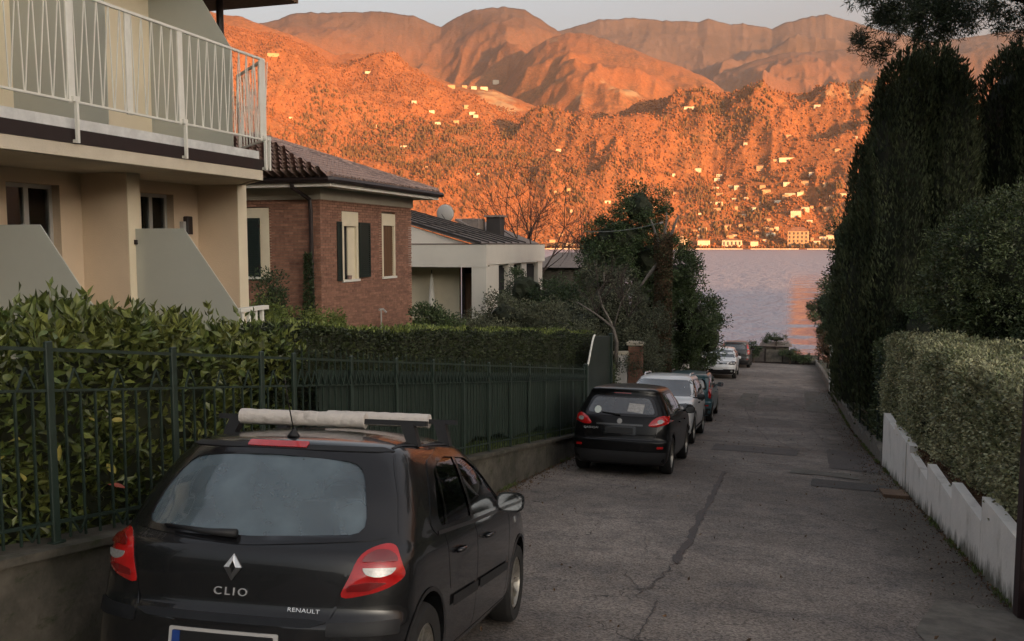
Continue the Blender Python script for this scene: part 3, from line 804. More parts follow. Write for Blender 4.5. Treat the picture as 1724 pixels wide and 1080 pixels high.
# ------------------------------------------------------------------ gate at the lake
t = thing('lake_gate', 'low pale panelled barrier with dark posts closing the lane above the lake', 'gate', (0, 61, gz(61)))
for i, x in enumerate((-1.85, -1.0, .1, .95, 1.75, 2.35)):
    MB().bev(x - .05, x + .05, 60.95, 61.05, -6.2, -5.05 if i < 2 else -5.28, .01).obj('gate_post', M['gutter'], t)
for a_, b_, zt, m in ((-1.8, -1.05, -5.0, M['patch']), (-.95, .05, -5.12, M['concrete_patch']), (.15, .9, -5.42, M['concrete_patch']), (1.0, 1.7, -5.40, M['patch']), (1.8, 2.3, -5.40, M['concrete_patch'])):
    MB().box(a_, b_, 60.98, 61.02, -6.0, zt).obj('gate_panel', m, t)
MB().box(-1.85, 2.35, 60.9, 60.94, -6.02, -5.93).obj('gate_rail', M['gutter'], t)
MB().box(-1.85, .1, 60.93, 60.97, -4.98, -4.9).obj('gate_rail', M['gutter'], t)
t = thing('low_hut', 'small low hut with a grey-brown roof beside the lake barrier', 'hut', (-.5, 62, -6.1))
MB().box(-1.2, .5, 61.6, 62.9, -7, -4.95).obj('hut_wall', M['wall_conc'], t)
MB().prism([(-1.4, 61.4, -4.95), (.7, 61.4, -4.95), (.7, 63.1, -4.95), (-1.4, 63.1, -4.95)], [(-1.2, 61.9, -4.72), (.5, 61.9, -4.72), (.5, 62.6, -4.72), (-1.2, 62.6, -4.72)]).obj('hut_roof', M['roof_metal'], t)

# ------------------------------------------------------------------ gate pillars on the left beyond the fence
def brick_pillar(label, x, y, w_, ztop, mb='brick'):
    zb = gz(y) - .1
    t = thing('brick_pillar' if mb == 'brick' else 'white_pillar', label, 'pillar', (x, y, zb))
    if mb == 'brick':
        MB().box(x - w_ / 2 + .012, x + w_ / 2 - .012, y - w_ / 2 + .012, y + w_ / 2 - .012, zb, ztop).obj('mortar_core', M['mortar'], t)
        m = MB(); z = zb; k = 0
        while z < ztop - .06:
            for s_ in (-1, 1):
                for q in range(2):
                    L = w_ / 2
                    a0 = -w_ / 2 + q * L; o_ = .0 if k % 2 else -.0
                    m.box(x + a0 + .005, x + a0 + L - .005, min(y + s_ * w_ / 2, y + s_ * (w_ / 2 - .05)), max(y + s_ * w_ / 2, y + s_ * (w_ / 2 - .05)), z + .005, z + .058)
                    m.box(min(x + s_ * w_ / 2, x + s_ * (w_ / 2 - .05)) + .002 * s_, max(x + s_ * w_ / 2, x + s_ * (w_ / 2 - .05)) + .002 * s_, y + a0 + .055 * (q == 0) , y + a0 + L - .055 * (q == 1) - .006, z + .005, z + .058)
            z += .066; k += 1
        stuff(m.obj('brickwork', M['brick'], t))
    else:
        MB().bev(x - w_ / 2, x + w_ / 2, y - w_ / 2, y + w_ / 2, zb, ztop, .01).obj('pillar_shaft', M['white_wall'], t)
    MB().bev(x - w_ / 2 - .05, x + w_ / 2 + .05, y - w_ / 2 - .05, y + w_ / 2 + .05, ztop + .002, ztop + .10, .02).obj('pillar_cap', M['soffit'], t)
brick_pillar('red brick gate pillar with a pale stone cap behind the white off-roader', -4.36, 27.7, .42, -1.33)
brick_pillar('lower pale pillar with a flat cap just left of the brick gate pillar', -4.78, 27.6, .38, -1.62, 'w')
brick_pillar('slim white pillar among the shrubs further down the left side', -4.55, 43.6, .55, -3.3, 'w')
# ------------------------------------------------------------------ cream house with the balcony, left
h = thing('balcony_house', 'cream plastered house with a white railed balcony and frosted dividers at far left', 'house', (-9, 8, -.4))
XB, XF, XBAL = -8.6, -7.9, -7.0          # back wall of the loggias, front of the fins, balcony edge
G0, C0 = -1.2, 2.70                      # terrace level, underside of the balcony
FL = 3.02
wins = [(8.22, 9.02), (10.48, 11.18), (5.9, 6.8)]
def wall_with_holes(name, m, x, th, y0, y1, z0, z1, holes, parent, axis='x'):
    mb = MB()
    ys_ = sorted([y0, y1] + [q for h_ in holes for q in h_[:2]])
    for a_, b_ in zip(ys_[:-1], ys_[1:]):
        hs = [h_ for h_ in holes if h_[0] <= a_ + 1e-6 and h_[1] >= b_ - 1e-6]
        spans = [(z0, z1)] if not hs else [(z0, hs[0][2]), (hs[0][3], z1)]
        for za, zb in spans:
            if zb - za < .01: continue
            if axis == 'x': mb.box(x - th, x, a_, b_, za, zb)
            else: mb.box(a_, b_, x, x + th, za, zb)
    bm = bmesh.new()
    me = mb.mesh('t', m)
    bm.from_mesh(me); bmesh.ops.remove_doubles(bm, verts=bm.verts, dist=.001)
    # drop the inner seams between neighbouring blocks
    seen = {}
    for f_ in bm.faces:
        seen.setdefault(tuple(round(c, 3) for c in f_.calc_center_median()), []).append(f_)
    bmesh.ops.delete(bm, geom=[f_ for k in seen.values() if len(k) > 1 for f_ in k], context='FACES')
    me2 = bpy.data.meshes.new(name); bm.to_mesh(me2); bm.free(); me2.materials.append(m)
    bpy.data.meshes.remove(me)
    o = bpy.data.objects.new(name, me2); C.objects.link(o); o.parent = parent; o.location = -wloc(parent)
    return o
def sash(parent, x, y0, y1, z0, z1, split=.5, dark=False, axis='x'):
    # frame with two casements, its panes behind
    t_ = .05
    mb = MB()
    B = (lambda a, b, c, d, e=.0, f_=.05: mb.box(x - f_, x - e, a, b, c, d)) if axis == 'x' else (lambda a, b, c, d, e=.0, f_=.05: mb.box(a, b, x + e, x + f_, c, d))
    B(y0, y1, z0, z0 + t_); B(y0, y1, z1 - t_, z1); B(y0, y0 + t_, z0 + t_, z1 - t_); B(y1 - t_, y1, z0 + t_, z1 - t_)
    ym = y0 + (y1 - y0) * split
    B(ym - .035, ym + .035, z0 + t_, z1 - t_)
    o = mb.obj('window', M['frame'], parent)
    for a_, b_ in ((y0 + t_, ym - .035), (ym + .035, y1 - t_)):
        g = MB()
        if axis == 'x': g.box(x - .035, x - .025, a_, b_, z0 + t_, z1 - t_)
        else: g.box(a_, b_, x + .025, x + .035, z0 + t_, z1 - t_)
        g.obj('pane', M['glass'], o)
        g = MB()
        if axis == 'x': g.box(x - .16, x - .15, a_, b_, z0 + t_, z1 - t_)
        else: g.box(a_, b_, x + .15, x + .16, z0 + t_, z1 - t_)
        g.obj('curtain', M['curtain'], o)
    return o
def glass_mat(name, tint, ior=1.5, rough=.02, mixk=None):
    m = bpy.data.materials.new(name); m.use_nodes = True
    n, l = m.node_tree.nodes, m.node_tree.links
    n.clear()
    tr = n.new('ShaderNodeBsdfTransparent'); tr.inputs[0].default_value = (*tint, 1)
    gl = n.new('ShaderNodeBsdfGlossy'); gl.inputs['Roughness'].default_value = rough; gl.inputs['Color'].default_value = (.95, .97, 1, 1)
    fr = n.new('ShaderNodeFresnel'); fr.inputs['IOR'].default_value = ior
    mx = n.new('ShaderNodeMixShader'); l.new(fr.outputs[0], mx.inputs[0]); l.new(tr.outputs[0], mx.inputs[1]); l.new(gl.outputs[0], mx.inputs[2])
    o = n.new('ShaderNodeOutputMaterial'); l.new(mx.outputs[0], o.inputs[0])
    return m
M['glass'] = glass_mat('window_glass', (.55, .58, .58), 1.5)
wall_with_holes('loggia_wall', M['plaster'], XB, .25, 1.5, 12.0, G0, C0 + .0, [(a_, b_, .2, 2.53) for a_, b_ in wins], h)
for a_, b_ in wins:
    sash(h, XB - .12, a_, b_, .2, 2.53, .5)
MB().box(XB - 1.6, XB - 1.5, 1.5, 11.8, G0, C0).obj('room_wall', M['darkroom'], h)
MB().box(XB - 6, XB - .26, 11.75, 12.0, G0, 6.6).obj('end_wall', M['plaster'], h)
for y in (4.7, 7.12, 9.37, 11.74):
    MB().box(XB + .002, XF, y, y + .23, G0, C0 - .002).obj('loggia_fin', M['plaster'], h)
    MB().box(XF + .001, XF + .012, y, y + .23, G0, C0 - .002).obj('fin_end', M['plaster_pier'], h)
# wall lamp and small box on the wall
MB().bev(XB + .002, XB + .09, 11.38, 11.50, 1.95, 2.22, .01).obj('wall_lamp', M['gutter'], h)
MB().box(XB + .003, XB + .07, 11.30, 11.36, 1.98, 2.14).obj('wall_switch', M['frame'], h)
MB().box(XF + .013, XF + .05, 9.46, 9.52, 1.80, 1.86).obj('divider_hinge', M['gutter'], h)
# balcony slab with its dark gutter band, following the chamfered end
poly = lambda x, e: [(x, 1.5), (x, 11.12 + e), (-8.05 - .0, 12.05 + e), (-8.7, 12.05 + e), (-8.7, 1.5)]
def slab(name, pl, z0, z1, m):
    return MB().prism([(a_, b_, z0) for a_, b_ in pl], [(a_, b_, z1) for a_, b_ in pl]).obj(name, m, h)
def edge_band(name, x, yend, z0, z1, th, m):
    p = [(x, 1.5), (x, yend), (-8.05, yend + .95)]
    mb = MB()
    for (ax, ay), (bx, by) in zip(p[:-1], p[1:]):
        mb.bar((ax, ay, (z0 + z1) / 2), (bx, by, (z0 + z1) / 2), th, z1 - z0)
    return mb.obj(name, m, h)
slab('balcony_slab', poly(-7.13, -.1), C0 + .001, 2.90, M['soffit'])
slab('balcony_floor', poly(-7.16, -.13), 2.905, 3.10, M['slab_white'])
edge_band('gutter_band', -7.07, 11.10, 2.84, 2.985, .10, M['gutter'])
edge_band('slab_edge', -7.10, 11.05, 2.99, 3.10, .07, M['slab_white'])
edge_band('fascia_board', -7.06, 11.08, 2.70, 2.836, .06, M['soffit'])
# railing
rail = thing_part = bpy.data.objects.new('balcony_railing', None); C.objects.link(rail); rail.parent = h; rail.location = Vector((XBAL, 8, 3.2)) - wloc(h)
for nm, z, hh in (('top_rail', 4.36, .03), ('bottom_rail', 3.26, .022)):
    m = MB()
    m.bar((XBAL, 1.6, z), (XBAL, 11.12, z), .035, hh)
    m.obj('rail', M['white_metal'], rail)
    MB().bar((XBAL, 11.12, z), (-8.05, 12.05, z), .035, hh).obj('rail', M['white_metal'], rail)
post_me = MB().bev(-.012, .012, -.045, .045, 3.24 - 3.2, 4.35 - 3.2, .004).mesh('rail_post', M['white_metal'])
hook = MB()
hook.bar((.03, .03, 0.02), (.03, .03, -.42), .035, .03); hook.bar((.03, .03, -.40), (-.14, .03, -.40), .03, .03); hook.box(-.02, .045, -.02, .06, -.005, .05)
hook_me = hook.mesh('rail_bracket', M['white_metal'])
y = 2.32
while y < 11.2:
    link_mesh('rail_post', post_me, rail, (XBAL, y, 3.2))
    link_mesh('rail_bracket', hook_me, rail, (XBAL, y, 3.26))
    y += 1.745
link_mesh('rail_post', post_me, rail, (XBAL - .01, 8.42, 3.2))
link_mesh('rail_post', post_me, rail, (XBAL, 11.10, 3.2)); link_mesh('rail_bracket', hook_me, rail, (XBAL, 11.14, 3.26))
link_mesh('rail_post', post_me, rail, (-8.03, 12.03, 3.2), rot=(0, 0, .8))
ba = MB().bar((0, 0, .07), (0, -.035, 1.15), .010, .010).mesh('baluster', M['white_metal'])
bb = MB().bar((0, .012, .07), (0, .125, 1.15), .010, .010).mesh('baluster', M['white_metal'])
y = 3.0
while y < 11.1:
    link_mesh('baluster', ba, rail, (XBAL, y, 3.2)); link_mesh('baluster', bb, rail, (XBAL, y + .004, 3.2))
    y += .172
nse = 9
for i in range(1, nse):
    p = Vector((XBAL, 11.12, 3.2)).lerp(Vector((-8.05, 12.05, 3.2)), i / nse)
    link_mesh('baluster', ba, rail, p, rot=(0, 0, .85)); link_mesh('baluster', bb, rail, p, rot=(0, 0, .85))
# frosted dividers with a slanting outer edge
def divider(y, z0, z1, zr, xo, parent, nm='frosted_divider'):
    pts = [(XF + .02, z0), (XF + .02, z1), (-7.16, z1), (xo, zr), (xo, z0)]
    return MB().prism([(a_, y - .006, b_) for a_, b_ in pts], [(a_, y + .006, b_) for a_, b_ in pts]).obj(nm, M['frost'], parent)
for y in (4.82, 7.24, 9.49):
    divider(y, -.6, 2.0, 1.0, -6.40, h)
for y in (5.2, 7.6, 9.95):
    pts = [(XB + .03, 3.12), (XB + .03, 5.9), (-8.15, 5.9), (-7.2, 4.45), (-7.2, 3.12)]
    MB().prism([(a_, y + .7 - .006, b_) for a_, b_ in pts], [(a_, y + .7 + .006, b_) for a_, b_ in pts]).obj('frosted_divider', M['frost'], h)
pts = [(-8.3, 3.12), (-8.3, 6.0), (-7.9, 6.0), (-7.25, 4.35), (-7.25, 3.12)]
# terrace parapet with small white balusters low at the hedge
for y in (9.7, 9.85, 10.0, 10.15):
    MB().bar((-6.5, y, .05), (-6.5, y, .95), .04, .04).obj('terrace_baluster', M['white_metal'], h)
MB().bar((-6.5, 9.62, .98), (-6.5, 10.25, .98), .09, .05).obj('terrace_rail', M['white_metal'], h)
# upper floor
wall_with_holes('upper_wall', M['plaster_pier'], XB + .1, .25, 1.5, 11.74, 3.10, 6.6, [(4.4, 5.9, 3.2, 5.5)], h)
for a_, b_ in ((4.4, 5.9),):
    sash(h, XB, a_, b_, 3.2, 5.5)
MB().box(XB - 1.5, XB - 1.4, 1.5, 11.7, 3.1, 6.6).obj('room_wall', M['darkroom'], h)
MB().tube([(-8.36, 12.10, 6.2), (-8.36, 12.10, 3.2)], .055, 10).obj('downpipe', M['gutter'], h)
MB().tube([(-8.10, 12.14, 2.9), (-8.10, 12.14, -1)], .065, 10).obj('downpipe', M['gutter'], h)
for z in (.3, 1.3, 2.3): MB().tube([(-8.10, 12.14, z), (-8.10, 12.14, z + .05)], .075, 10).obj('pipe_clamp', M['gutter'], h)
rf = MB().prism([(-15, 1, 5.55), (-7.35, 1, 5.55), (-7.35, 12.7, 5.55), (-15, 12.7, 5.55)], [(-15, 1, 5.66), (-7.35, 1, 5.66), (-7.35, 12.7, 5.66), (-15, 12.7, 5.66)]).obj('roof_soffit', M['wood'], h)
MB().prism([(-15, .9, 5.662), (-7.25, .9, 5.662), (-7.25, 12.8, 5.662), (-15, 12.8, 5.662)], [(-15, .9, 5.85), (-7.28, .9, 5.85), (-7.28, 12.77, 5.85), (-15, 12.77, 5.85)]).obj('roof_edge', M['gutter'], h)
MB().add([(-15, .9, 5.852), (-7.3, .9, 5.852), (-7.3, 12.75, 5.852), (-15, 12.75, 5.852), (-12, 4, 7.4), (-12, 9.6, 7.4)], [(0, 1, 4), (1, 2, 5, 4), (2, 3, 5), (3, 0, 4, 5)]).obj('roof', M['tile'], h)

# ------------------------------------------------------------------ brick house
b = thing('brick_house', 'red brick single-storey house with dark green shutters and a low tiled hip roof', 'house', (-13, 21.6, -.75))
BX, BY, BY2, BX0 = -10.5, 18.95, 24.36, -16.5
BZ0, BZ1 = -1.2, 2.86
winE = [(20.06, 20.86, .88, 2.60, .26), (22.36, 23.16, .88, 2.62, .26)]    # y0,y1,z0,z1
doorS = (-13.45, -12.10, 1.02, 2.45)
MB().box(BX0, BX - .10, BY + .10, BY2, BZ0, BZ1 + .3).obj('wall_core', M['mortar'], b)
bm_ = MB()
def bricks_face(axis, c, a0, a1, z0, z1, holes, sgn):
    L, H_ = .245, .066
    z = z0; k = 0
    while z < z1 - .03:
        a_ = a0 - (L / 2 if k % 2 else 0)
        while a_ < a1:
            p, q = max(a_, a0), min(a_ + L, a1)
            a_ += L
            if q - p < .03: continue
            mid = (p + q) / 2
            segs = [(p, q)]
            for (h0, h1, hz0, hz1) in holes:
                if z + H_ > hz0 and z < hz1:
                    ns = []
                    for (u, w_) in segs:
                        if w_ <= h0 or u >= h1: ns.append((u, w_)); continue
                        if u < h0: ns.append((u, h0))
                        if w_ > h1: ns.append((h1, w_))
                    segs = ns
            for u, w_ in segs:
                if w_ - u < .03: continue
                d = random.uniform(-.002, .003)
                zz0, zz1 = z + .006, min(z + H_ - .004, z1)
                u0, w0 = u + .005, w_ - .005
                if axis == 'x':
                    bm_.add([(c - .09, u0, zz0), (c + d, u0, zz0), (c + d, w0, zz0), (c - .09, w0, zz0), (c - .09, u0, zz1), (c + d, u0, zz1), (c + d, w0, zz1), (c - .09, w0, zz1)],
                            [(1, 2, 6, 5), (4, 5, 6, 7), (0, 3, 2, 1), (0, 1, 5, 4), (2, 3, 7, 6)])
                else:
                    bm_.add([(u0, c - d, zz0), (w0, c - d, zz0), (w0, c + .09, zz0), (u0, c + .09, zz0), (u0, c - d, zz1), (w0, c - d, zz1), (w0, c + .09, zz1), (u0, c + .09, zz1)],
                            [(0, 1, 5, 4), (4, 5, 6, 7), (0, 3, 2, 1), (1, 2, 6, 5), (3, 0, 4, 7)])
        z += H_; k += 1
holesE = [(20.02, 20.90, .86, 2.62), (22.33, 23.19, .86, 2.64)]
bricks_face('x', BX, BY + .0, BY2, -.8, BZ1, holesE, 1)
bricks_face('y', BY, BX0, BX - .001, -.8, BZ1, [(-13.6, -11.88, .98, 2.68)], 1)
stuff(bm_.obj('brickwork', M['brick'], b))
# surrounds and windows on the east side
def surroundE(y0, y1, z0, z1, top, depth, side, shutters):
    MB().box(BX - .09, BX + .012, y0, y1, z1 - top, z1).obj('window_lintel', M['stone_trim'], b)
    MB().box(BX - .09, BX + .010, y0, y0 + side, z0 + .05, z1 - top - .002).obj('window_jamb', M['stone_trim'], b)
    MB().box(BX - .09, BX + .010, y1 - side, y1, z0 + .05, z1 - top - .002).obj('window_jamb', M['stone_trim'], b)
    MB().box(BX - .09, BX + .05, y0 - .02, y1 + .02, z0 - .01, z0 + .048).obj('window_sill', M['eave_white'], b)
surroundE(20.02, 20.90, .87, 2.62, .36, .1, .10, True)
surroundE(22.33, 23.19, .87, 2.64, .32, .1, .08, False)
MB().box(BX - .095, BX - .05, 20.42, 20.80, .92, 2.26).obj('blind', M['stone_trim'], b)
MB().box(BX - .098, BX - .08, 20.12, 20.42, .92, 2.26).obj('window_opening', M['darkroom'], b)
MB().box(BX - .095, BX - .06, 22.41, 23.11, .92, 2.32).obj('roller_blind', M['wood'], b)
for i in range(26):
    MB().box(BX - .058, BX - .045, 22.41, 23.11, .93 + i * .053, .93 + i * .053 + .045).obj('blind_slat', M['wood'], b)
def shutter(name, pts0, nrm, along, wdt, z0, z1, th=.04):
    # a board-and-frame leaf with louvre slats
    o = Vector(pts0); a_ = Vector(along).normalized(); n_ = Vector(nrm).normalized()
    def bx(mb, u0, u1, d0, d1, za, zb):
        p = lambda u, d, z: tuple(o + a_ * u + n_ * d + Vector((0, 0, z)))
        mb.add([p(u0, d0, za), p(u1, d0, za), p(u1, d1, za), p(u0, d1, za), p(u0, d0, zb), p(u1, d0, zb), p(u1, d1, zb), p(u0, d1, zb)],
               [(0, 3, 2, 1), (4, 5, 6, 7), (0, 1, 5, 4), (1, 2, 6, 5), (2, 3, 7, 6), (3, 0, 4, 7)])
    m = MB(); fr = .05
    bx(m, 0, fr, 0, th, z0, z1); bx(m, wdt - fr, wdt, 0, th, z0, z1); bx(m, fr, wdt - fr, 0, th, z0, z0 + .07); bx(m, fr, wdt - fr, 0, th, z1 - .07, z1)
    bx(m, fr, wdt - fr, .004, .010, z0 + .07, z1 - .07)
    s_ = m.obj(name, M['shutter'], b)
    n = int((z1 - z0 - .14) / .055)
    sm = MB()
    for i in range(n):
        z = z0 + .075 + i * .055
        bx(sm, fr + .002, wdt - fr - .002, .012, .034, z, z + .040)
    sm.obj('louvre_slats', M['shutter'], s_)
    s_.children[0]['kind'] = 'stuff'
    return s_
shutter('window_shutter', (BX + .02, 20.90, 0), (1, 0, 0), (0, 1, 0), .62, .95, 2.36)
shutter('window_shutter', (BX + .02, 19.98, 0), (.75, -.66, 0), (-.1, -1, 0), .22, .90, 2.36)
# flower pot on the sill
fp = thing('sill_plant', 'small potted plant on the sill of the shuttered brick house window', 'plant', (BX + .02, 20.4, .93))
MB().lathe([(.0, 0), (.05, 0), (.07, .1), (.0, .1)], (BX + .0, 20.4, .92), 10).obj('plant_pot', M['tile'], fp)
# south side: cream framed opening with a closed shutter
MB().box(-13.6, -11.88, BY - .012, BY + .09, 2.44, 2.68).obj('window_lintel', M['stone_trim'], b)
MB().box(-12.13, -11.88, BY - .010, BY + .09, 1.00, 2.438).obj('window_jamb', M['stone_trim'], b)
MB().box(-13.6, -13.35, BY - .010, BY + .09, 1.00, 2.438).obj('window_jamb', M['stone_trim'], b)
MB().box(-13.7, -12.06, BY - .06, BY + .09, .96, 1.018).obj('window_sill', M['eave_white'], b)
shutter('window_shutter', (-13.34, BY - .02, 0), (0, -1, 0), (1, 0, 0), 1.22, 1.03, 2.43)
for z in (1.2, 2.2): MB().box(-12.15, -12.09, BY - .075, BY - .062, z, z + .08).obj('shutter_hinge', M['gutter'], b)
# eaves: grey frieze, white board, dark gutter
OV = .62
def ring(name, o0, o1, z0, z1, m):
    mb = MB()
    X0, X1, Y0, Y1 = BX0 - o1, BX + o1, BY - o1, BY2 + o1
    x0, x1, y0, y1 = BX0 - o0, BX + o0, BY - o0, BY2 + o0
    mb.box(x1, X1, Y0, Y1, z0, z1); mb.box(X0, x1, Y0, y0, z0, z1); mb.box(X0, x1, y1, Y1, z0, z1)
    return mb.obj(name, m, b)
ring('frieze', -.02, .04, BZ1 + .002, 3.14, M['eave_band'])
ring('eave_soffit', .0, OV - .05, 3.142, 3.17, M['eave_white'])
ring('eave_board', OV - .05, OV, 3.06 + .06, 3.25, M['eave_white'])
# round gutter along two sides
gx, gy, gzz = BX + OV + .06, BY - OV - .06, 3.27
MB().tube([(BX0 - .6, gy, gzz), (gx - .05, gy, gzz), (gx, gy + .05, gzz), (gx, BY2 + OV + .1, gzz)], .075, 8).obj('gutter', M['gutter'], b)
MB().tube([(-10.85, gy, 3.22), (-10.85, gy + .05, 3.1), (-10.72, BY - .10, 2.86), (-10.70, BY - .08, 2.6), (-10.70, BY - .08, -1)], .05, 8).obj('downpipe', M['gutter'], b)
# hip roof with barrel tiles: apex line
AX, AY, AZ = -13.9, (BY + BY2) / 2, 4.72
ex, ey0, ey1, ez = BX + OV, BY - OV, BY2 + OV, 3.30
MB().add([(ex, ey0, ez), (ex, ey1, ez), (AX, AY, AZ), (BX0 - OV, ey0, ez), (BX0 - OV, ey1, ez)], [(0, 1, 2), (3, 0, 2), (1, 4, 2), (4, 3, 2)]).obj('roof_deck', M['gutter'], b)
tm = MB()
tl, tr_ = .42, .098
def tile_shape():
    vs_, fs_ = [], []
    for j, (yy, r) in enumerate(((0, tr_ * 1.08), (tl, tr_ * .86))):
        for k in range(5):
            a_ = PI * k / 4
            vs_.append((math.cos(a_) * r, yy, math.sin(a_) * r))
    for k in range(4): fs_.append((k, k + 1, 6 + k, 5 + k))
    fs_.append((0, 4, 3, 2, 1))
    return vs_, fs_
tv, tf = tile_shape()
tile_me = MB().add(tv, tf).mesh('roof_tile', M['tile'])
count = 0
stuff_tiles = MB()
def tiles(p0, u, up_, length, rise_fn, label_first):
    # p0 eave corner, u unit along the eave, up_ unit up the slope, columns clipped by the hips
    global count
    n_ = u.cross(up_).normalized()
    if n_.z < 0: n_ = -n_
    s_ = .20; k = 0
    while k * s_ < length:
        a_ = (k + .5) * s_
        top = rise_fn(a_)
        j = 0
        while j * .34 < top:
            base = p0 + u * a_ + up_ * (j * .34 - .04) + n_ * (.02 + .004 * random.random())
            uu = (u + up_ * random.uniform(-.02, .02)).normalized()
            R_ = Matrix((uu, up_, n_)).transposed()
            if count < 300 and j < 9:
                o = bpy.data.objects.new('roof_tile', tile_me); C.objects.link(o); o.parent = b
                o.location = base - wloc(b); o.rotation_euler = R_.to_euler()
                count += 1
            else:
                stuff_tiles.add([tuple(base + R_ @ Vector(q)) for q in tv], tf)
            j += 1
        k += 1
slope_s = Vector((0, AY - ey0, AZ - ez)); Ls = slope_s.length
W_s = ex - AX
tiles(Vector((ex, ey0, ez)), Vector((-1, 0, 0)), slope_s.normalized(), 5.8, lambda a_: Ls * min(1, a_ / W_s), True)
slope_e = Vector((AX - ex, 0, AZ - ez)); Le = slope_e.length
half = (ey1 - ey0) / 2
tiles(Vector((ex, ey0, ez)), Vector((0, 1, 0)), slope_e.normalized(), ey1 - ey0, lambda a_: Le * max(0, 1 - abs(a_ - half) / half), False)
stuff(stuff_tiles.obj('roof_tiling', M['tile'], b))
for e0 in ((ex, ey0), (ex, ey1)):
    for i in range(14):
        p = Vector((e0[0], e0[1], ez)).lerp(Vector((AX, AY, AZ)), (i + .1) / 14); q = Vector((e0[0], e0[1], ez)).lerp(Vector((AX, AY, AZ)), (i + 1.2) / 14)
        MB().tube([p + Vector((0, 0, .05)), q + Vector((0, 0, .07))], [.105, .09], 8).obj('ridge_tile', M['tile'], b)
# garden tap standing at the east wall
gt = thing('garden_tap', 'thin standing garden tap against the east wall of the brick house', 'tap', (BX + .25, 21.7, -.9))
MB().tube([(BX + .25, 21.7, -.9), (BX + .25, 21.7, .05)], .022, 6).obj('tap_pipe', M['dish'], gt)
MB().tube([(BX + .25, 21.58, .07), (BX + .25, 21.82, .07), (BX + .34, 21.84, -.02)], .03, 6).obj('tap_head', M['dish'], gt)

# ------------------------------------------------------------------ white modern house
w2 = thing('flat_roofed_house', 'white modern house with deep blank fascia and shallow grey-brown roof beyond the brick house', 'house', (-13, 36, -2))
WX, WY, WZ = -11.18, 33.3, 1.80
MB().box(-22, WX, WY, WY + .2, .90, WZ).obj('south_fascia', M['modern'], w2)
MB().box(WX - .2, WX - .001, WY + .201, 42.3, .99, WZ - .004).obj('east_fascia', M['modern'], w2)
MB().box(-22, WX + .01, WY - .02, WY + .22, WZ + .001, WZ + .035).obj('coping', M['roof_dark'], w2)
MB().box(WX - .22, WX + .012, WY + .221, 42.32, WZ + .001, WZ + .035).obj('coping', M['roof_dark'], w2)
MB().box(-22, WX - .2, WY + .2, 42.2, 1.35, 1.5).obj('flat_roof', M['roof_metal'], w2)
MB().box(-22, WX - .2, WY + .2, 42.2, .92, .99).obj('porch_ceiling', M['modern'], w2)
MB().box(WX - .62, WX - .02, WY + .02, WY + .5, -2.6, .90).obj('corner_pier', M['modern'], w2)
MB().box(WX - .26, WX - .03, WY + .5, WY + 1.7, -2.6, .98).obj('east_wall', M['modern'], w2)
MB().box(-22, -12.9, WY + 1.6, WY + 1.8, -2.6, .92).obj('porch_wall', M['stone_trim'], w2)
MB().box(-12.9, WX - .64, WY + 1.9, WY + 2.0, -2.6, .92).obj('porch_opening', M['darkroom'], w2)
for x in (-12.85, -12.35, -12.1): MB().box(x, x + .12, WY + 1.75, WY + 1.88, -2.6, .92).obj('door_post', M['gutter'], w2)
MB().box(-12.72, -12.38, WY + 1.82, WY + 1.87, -2.5, .6).obj('door_leaf', M['wood'], w2)
for y0_, y1_ in ((35.0, 36.6), (37.4, 38.6), (39.4, 41.4)):
    MB().box(WX - .34, WX - .30, y0_, y1_, -1.6, .80).obj('window', M['darkroom'], w2)
for y0_, y1_ in ((36.6, 37.4), (38.6, 39.4), (41.4, 42.2)):
    MB().box(WX - .4, WX - .1, y0_, y1_, -2.6, .985).obj('window_pier', M['modern'], w2)
MB().box(WX - .4, WX - .35, 34.9, 42.2, -2.6, .96).obj('inner_wall', M['darkroom'], w2)
# shallow roofs
def slab4(name, P, th, m, parent):
    P = [Vector(p) for p in P]
    n_ = (P[1] - P[0]).cross(P[2] - P[0]).normalized()
    if n_.z < 0: n_ = -n_
    return MB().prism([p - n_ * th for p in P], P).obj(name, m, parent)
r0, r1 = Vector((-18.0, 36.0, 3.45)), Vector((-18.2, 41.5, 3.55))
e0, e1 = Vector((-12.2, 35.6, 1.86)), Vector((-12.0, 41.8, 1.86))
slab4('roof', [e0, e1, r1, r0], .12, M['roof_metal'], w2)
for k in range(0, 7):
    p = e0.lerp(e1, k / 6) + Vector((0, 0, .03)); q = r0.lerp(r1, k / 6) + Vector((0, 0, .03))
    MB().bar(p, q, .16 if k in (0, 3) else .06, .07).obj('roof_batten', M['roof_dark'], w2)
MB().bar(r0 + Vector((0, 0, .05)), r1 + Vector((0, 0, .05)), .3, .12).obj('ridge_cap', M['roof_dark'], w2)
for k in range(1, 4):
    p = r0.lerp(e0, k / 4.2); q = r1.lerp(e1, k / 4.2)
    MB().bar(p + Vector((0, 0, .03)), q + Vector((0, 0, .03)), .05, .05).obj('roof_batten', M['roof_dark'], w2)
MB().prism([(-18, 35.9, 1.84), (-12.9, 35.9, 1.84), (-18, 35.9, 3.3)], [(-18, 36.1, 1.84), (-12.9, 36.1, 1.84), (-18, 36.1, 3.3)]).obj('gable_wall', M['modern'], w2)
slab4('roof', [(-13.4, 42.0, 1.85), (-12.6, 46.5, 1.85), (-15.8, 46.5, 3.1), (-15.8, 42.2, 3.1)], .12, M['roof_metal'], w2)
MB().bev(-14.5, -13.75, 43.2, 43.9, 2.0, 3.18, .02).obj('chimney', M['roof_dark'], w2)
MB().box(-14.6, -13.65, 43.1, 44.0, 3.182, 3.28).obj('chimney_cap', M['roof_metal'], w2)
MB().bev(-15.6, -14.7, 42.6, 43.6, 2.3, 3.1, .02).obj('roof_box', M['roof_metal'], w2)
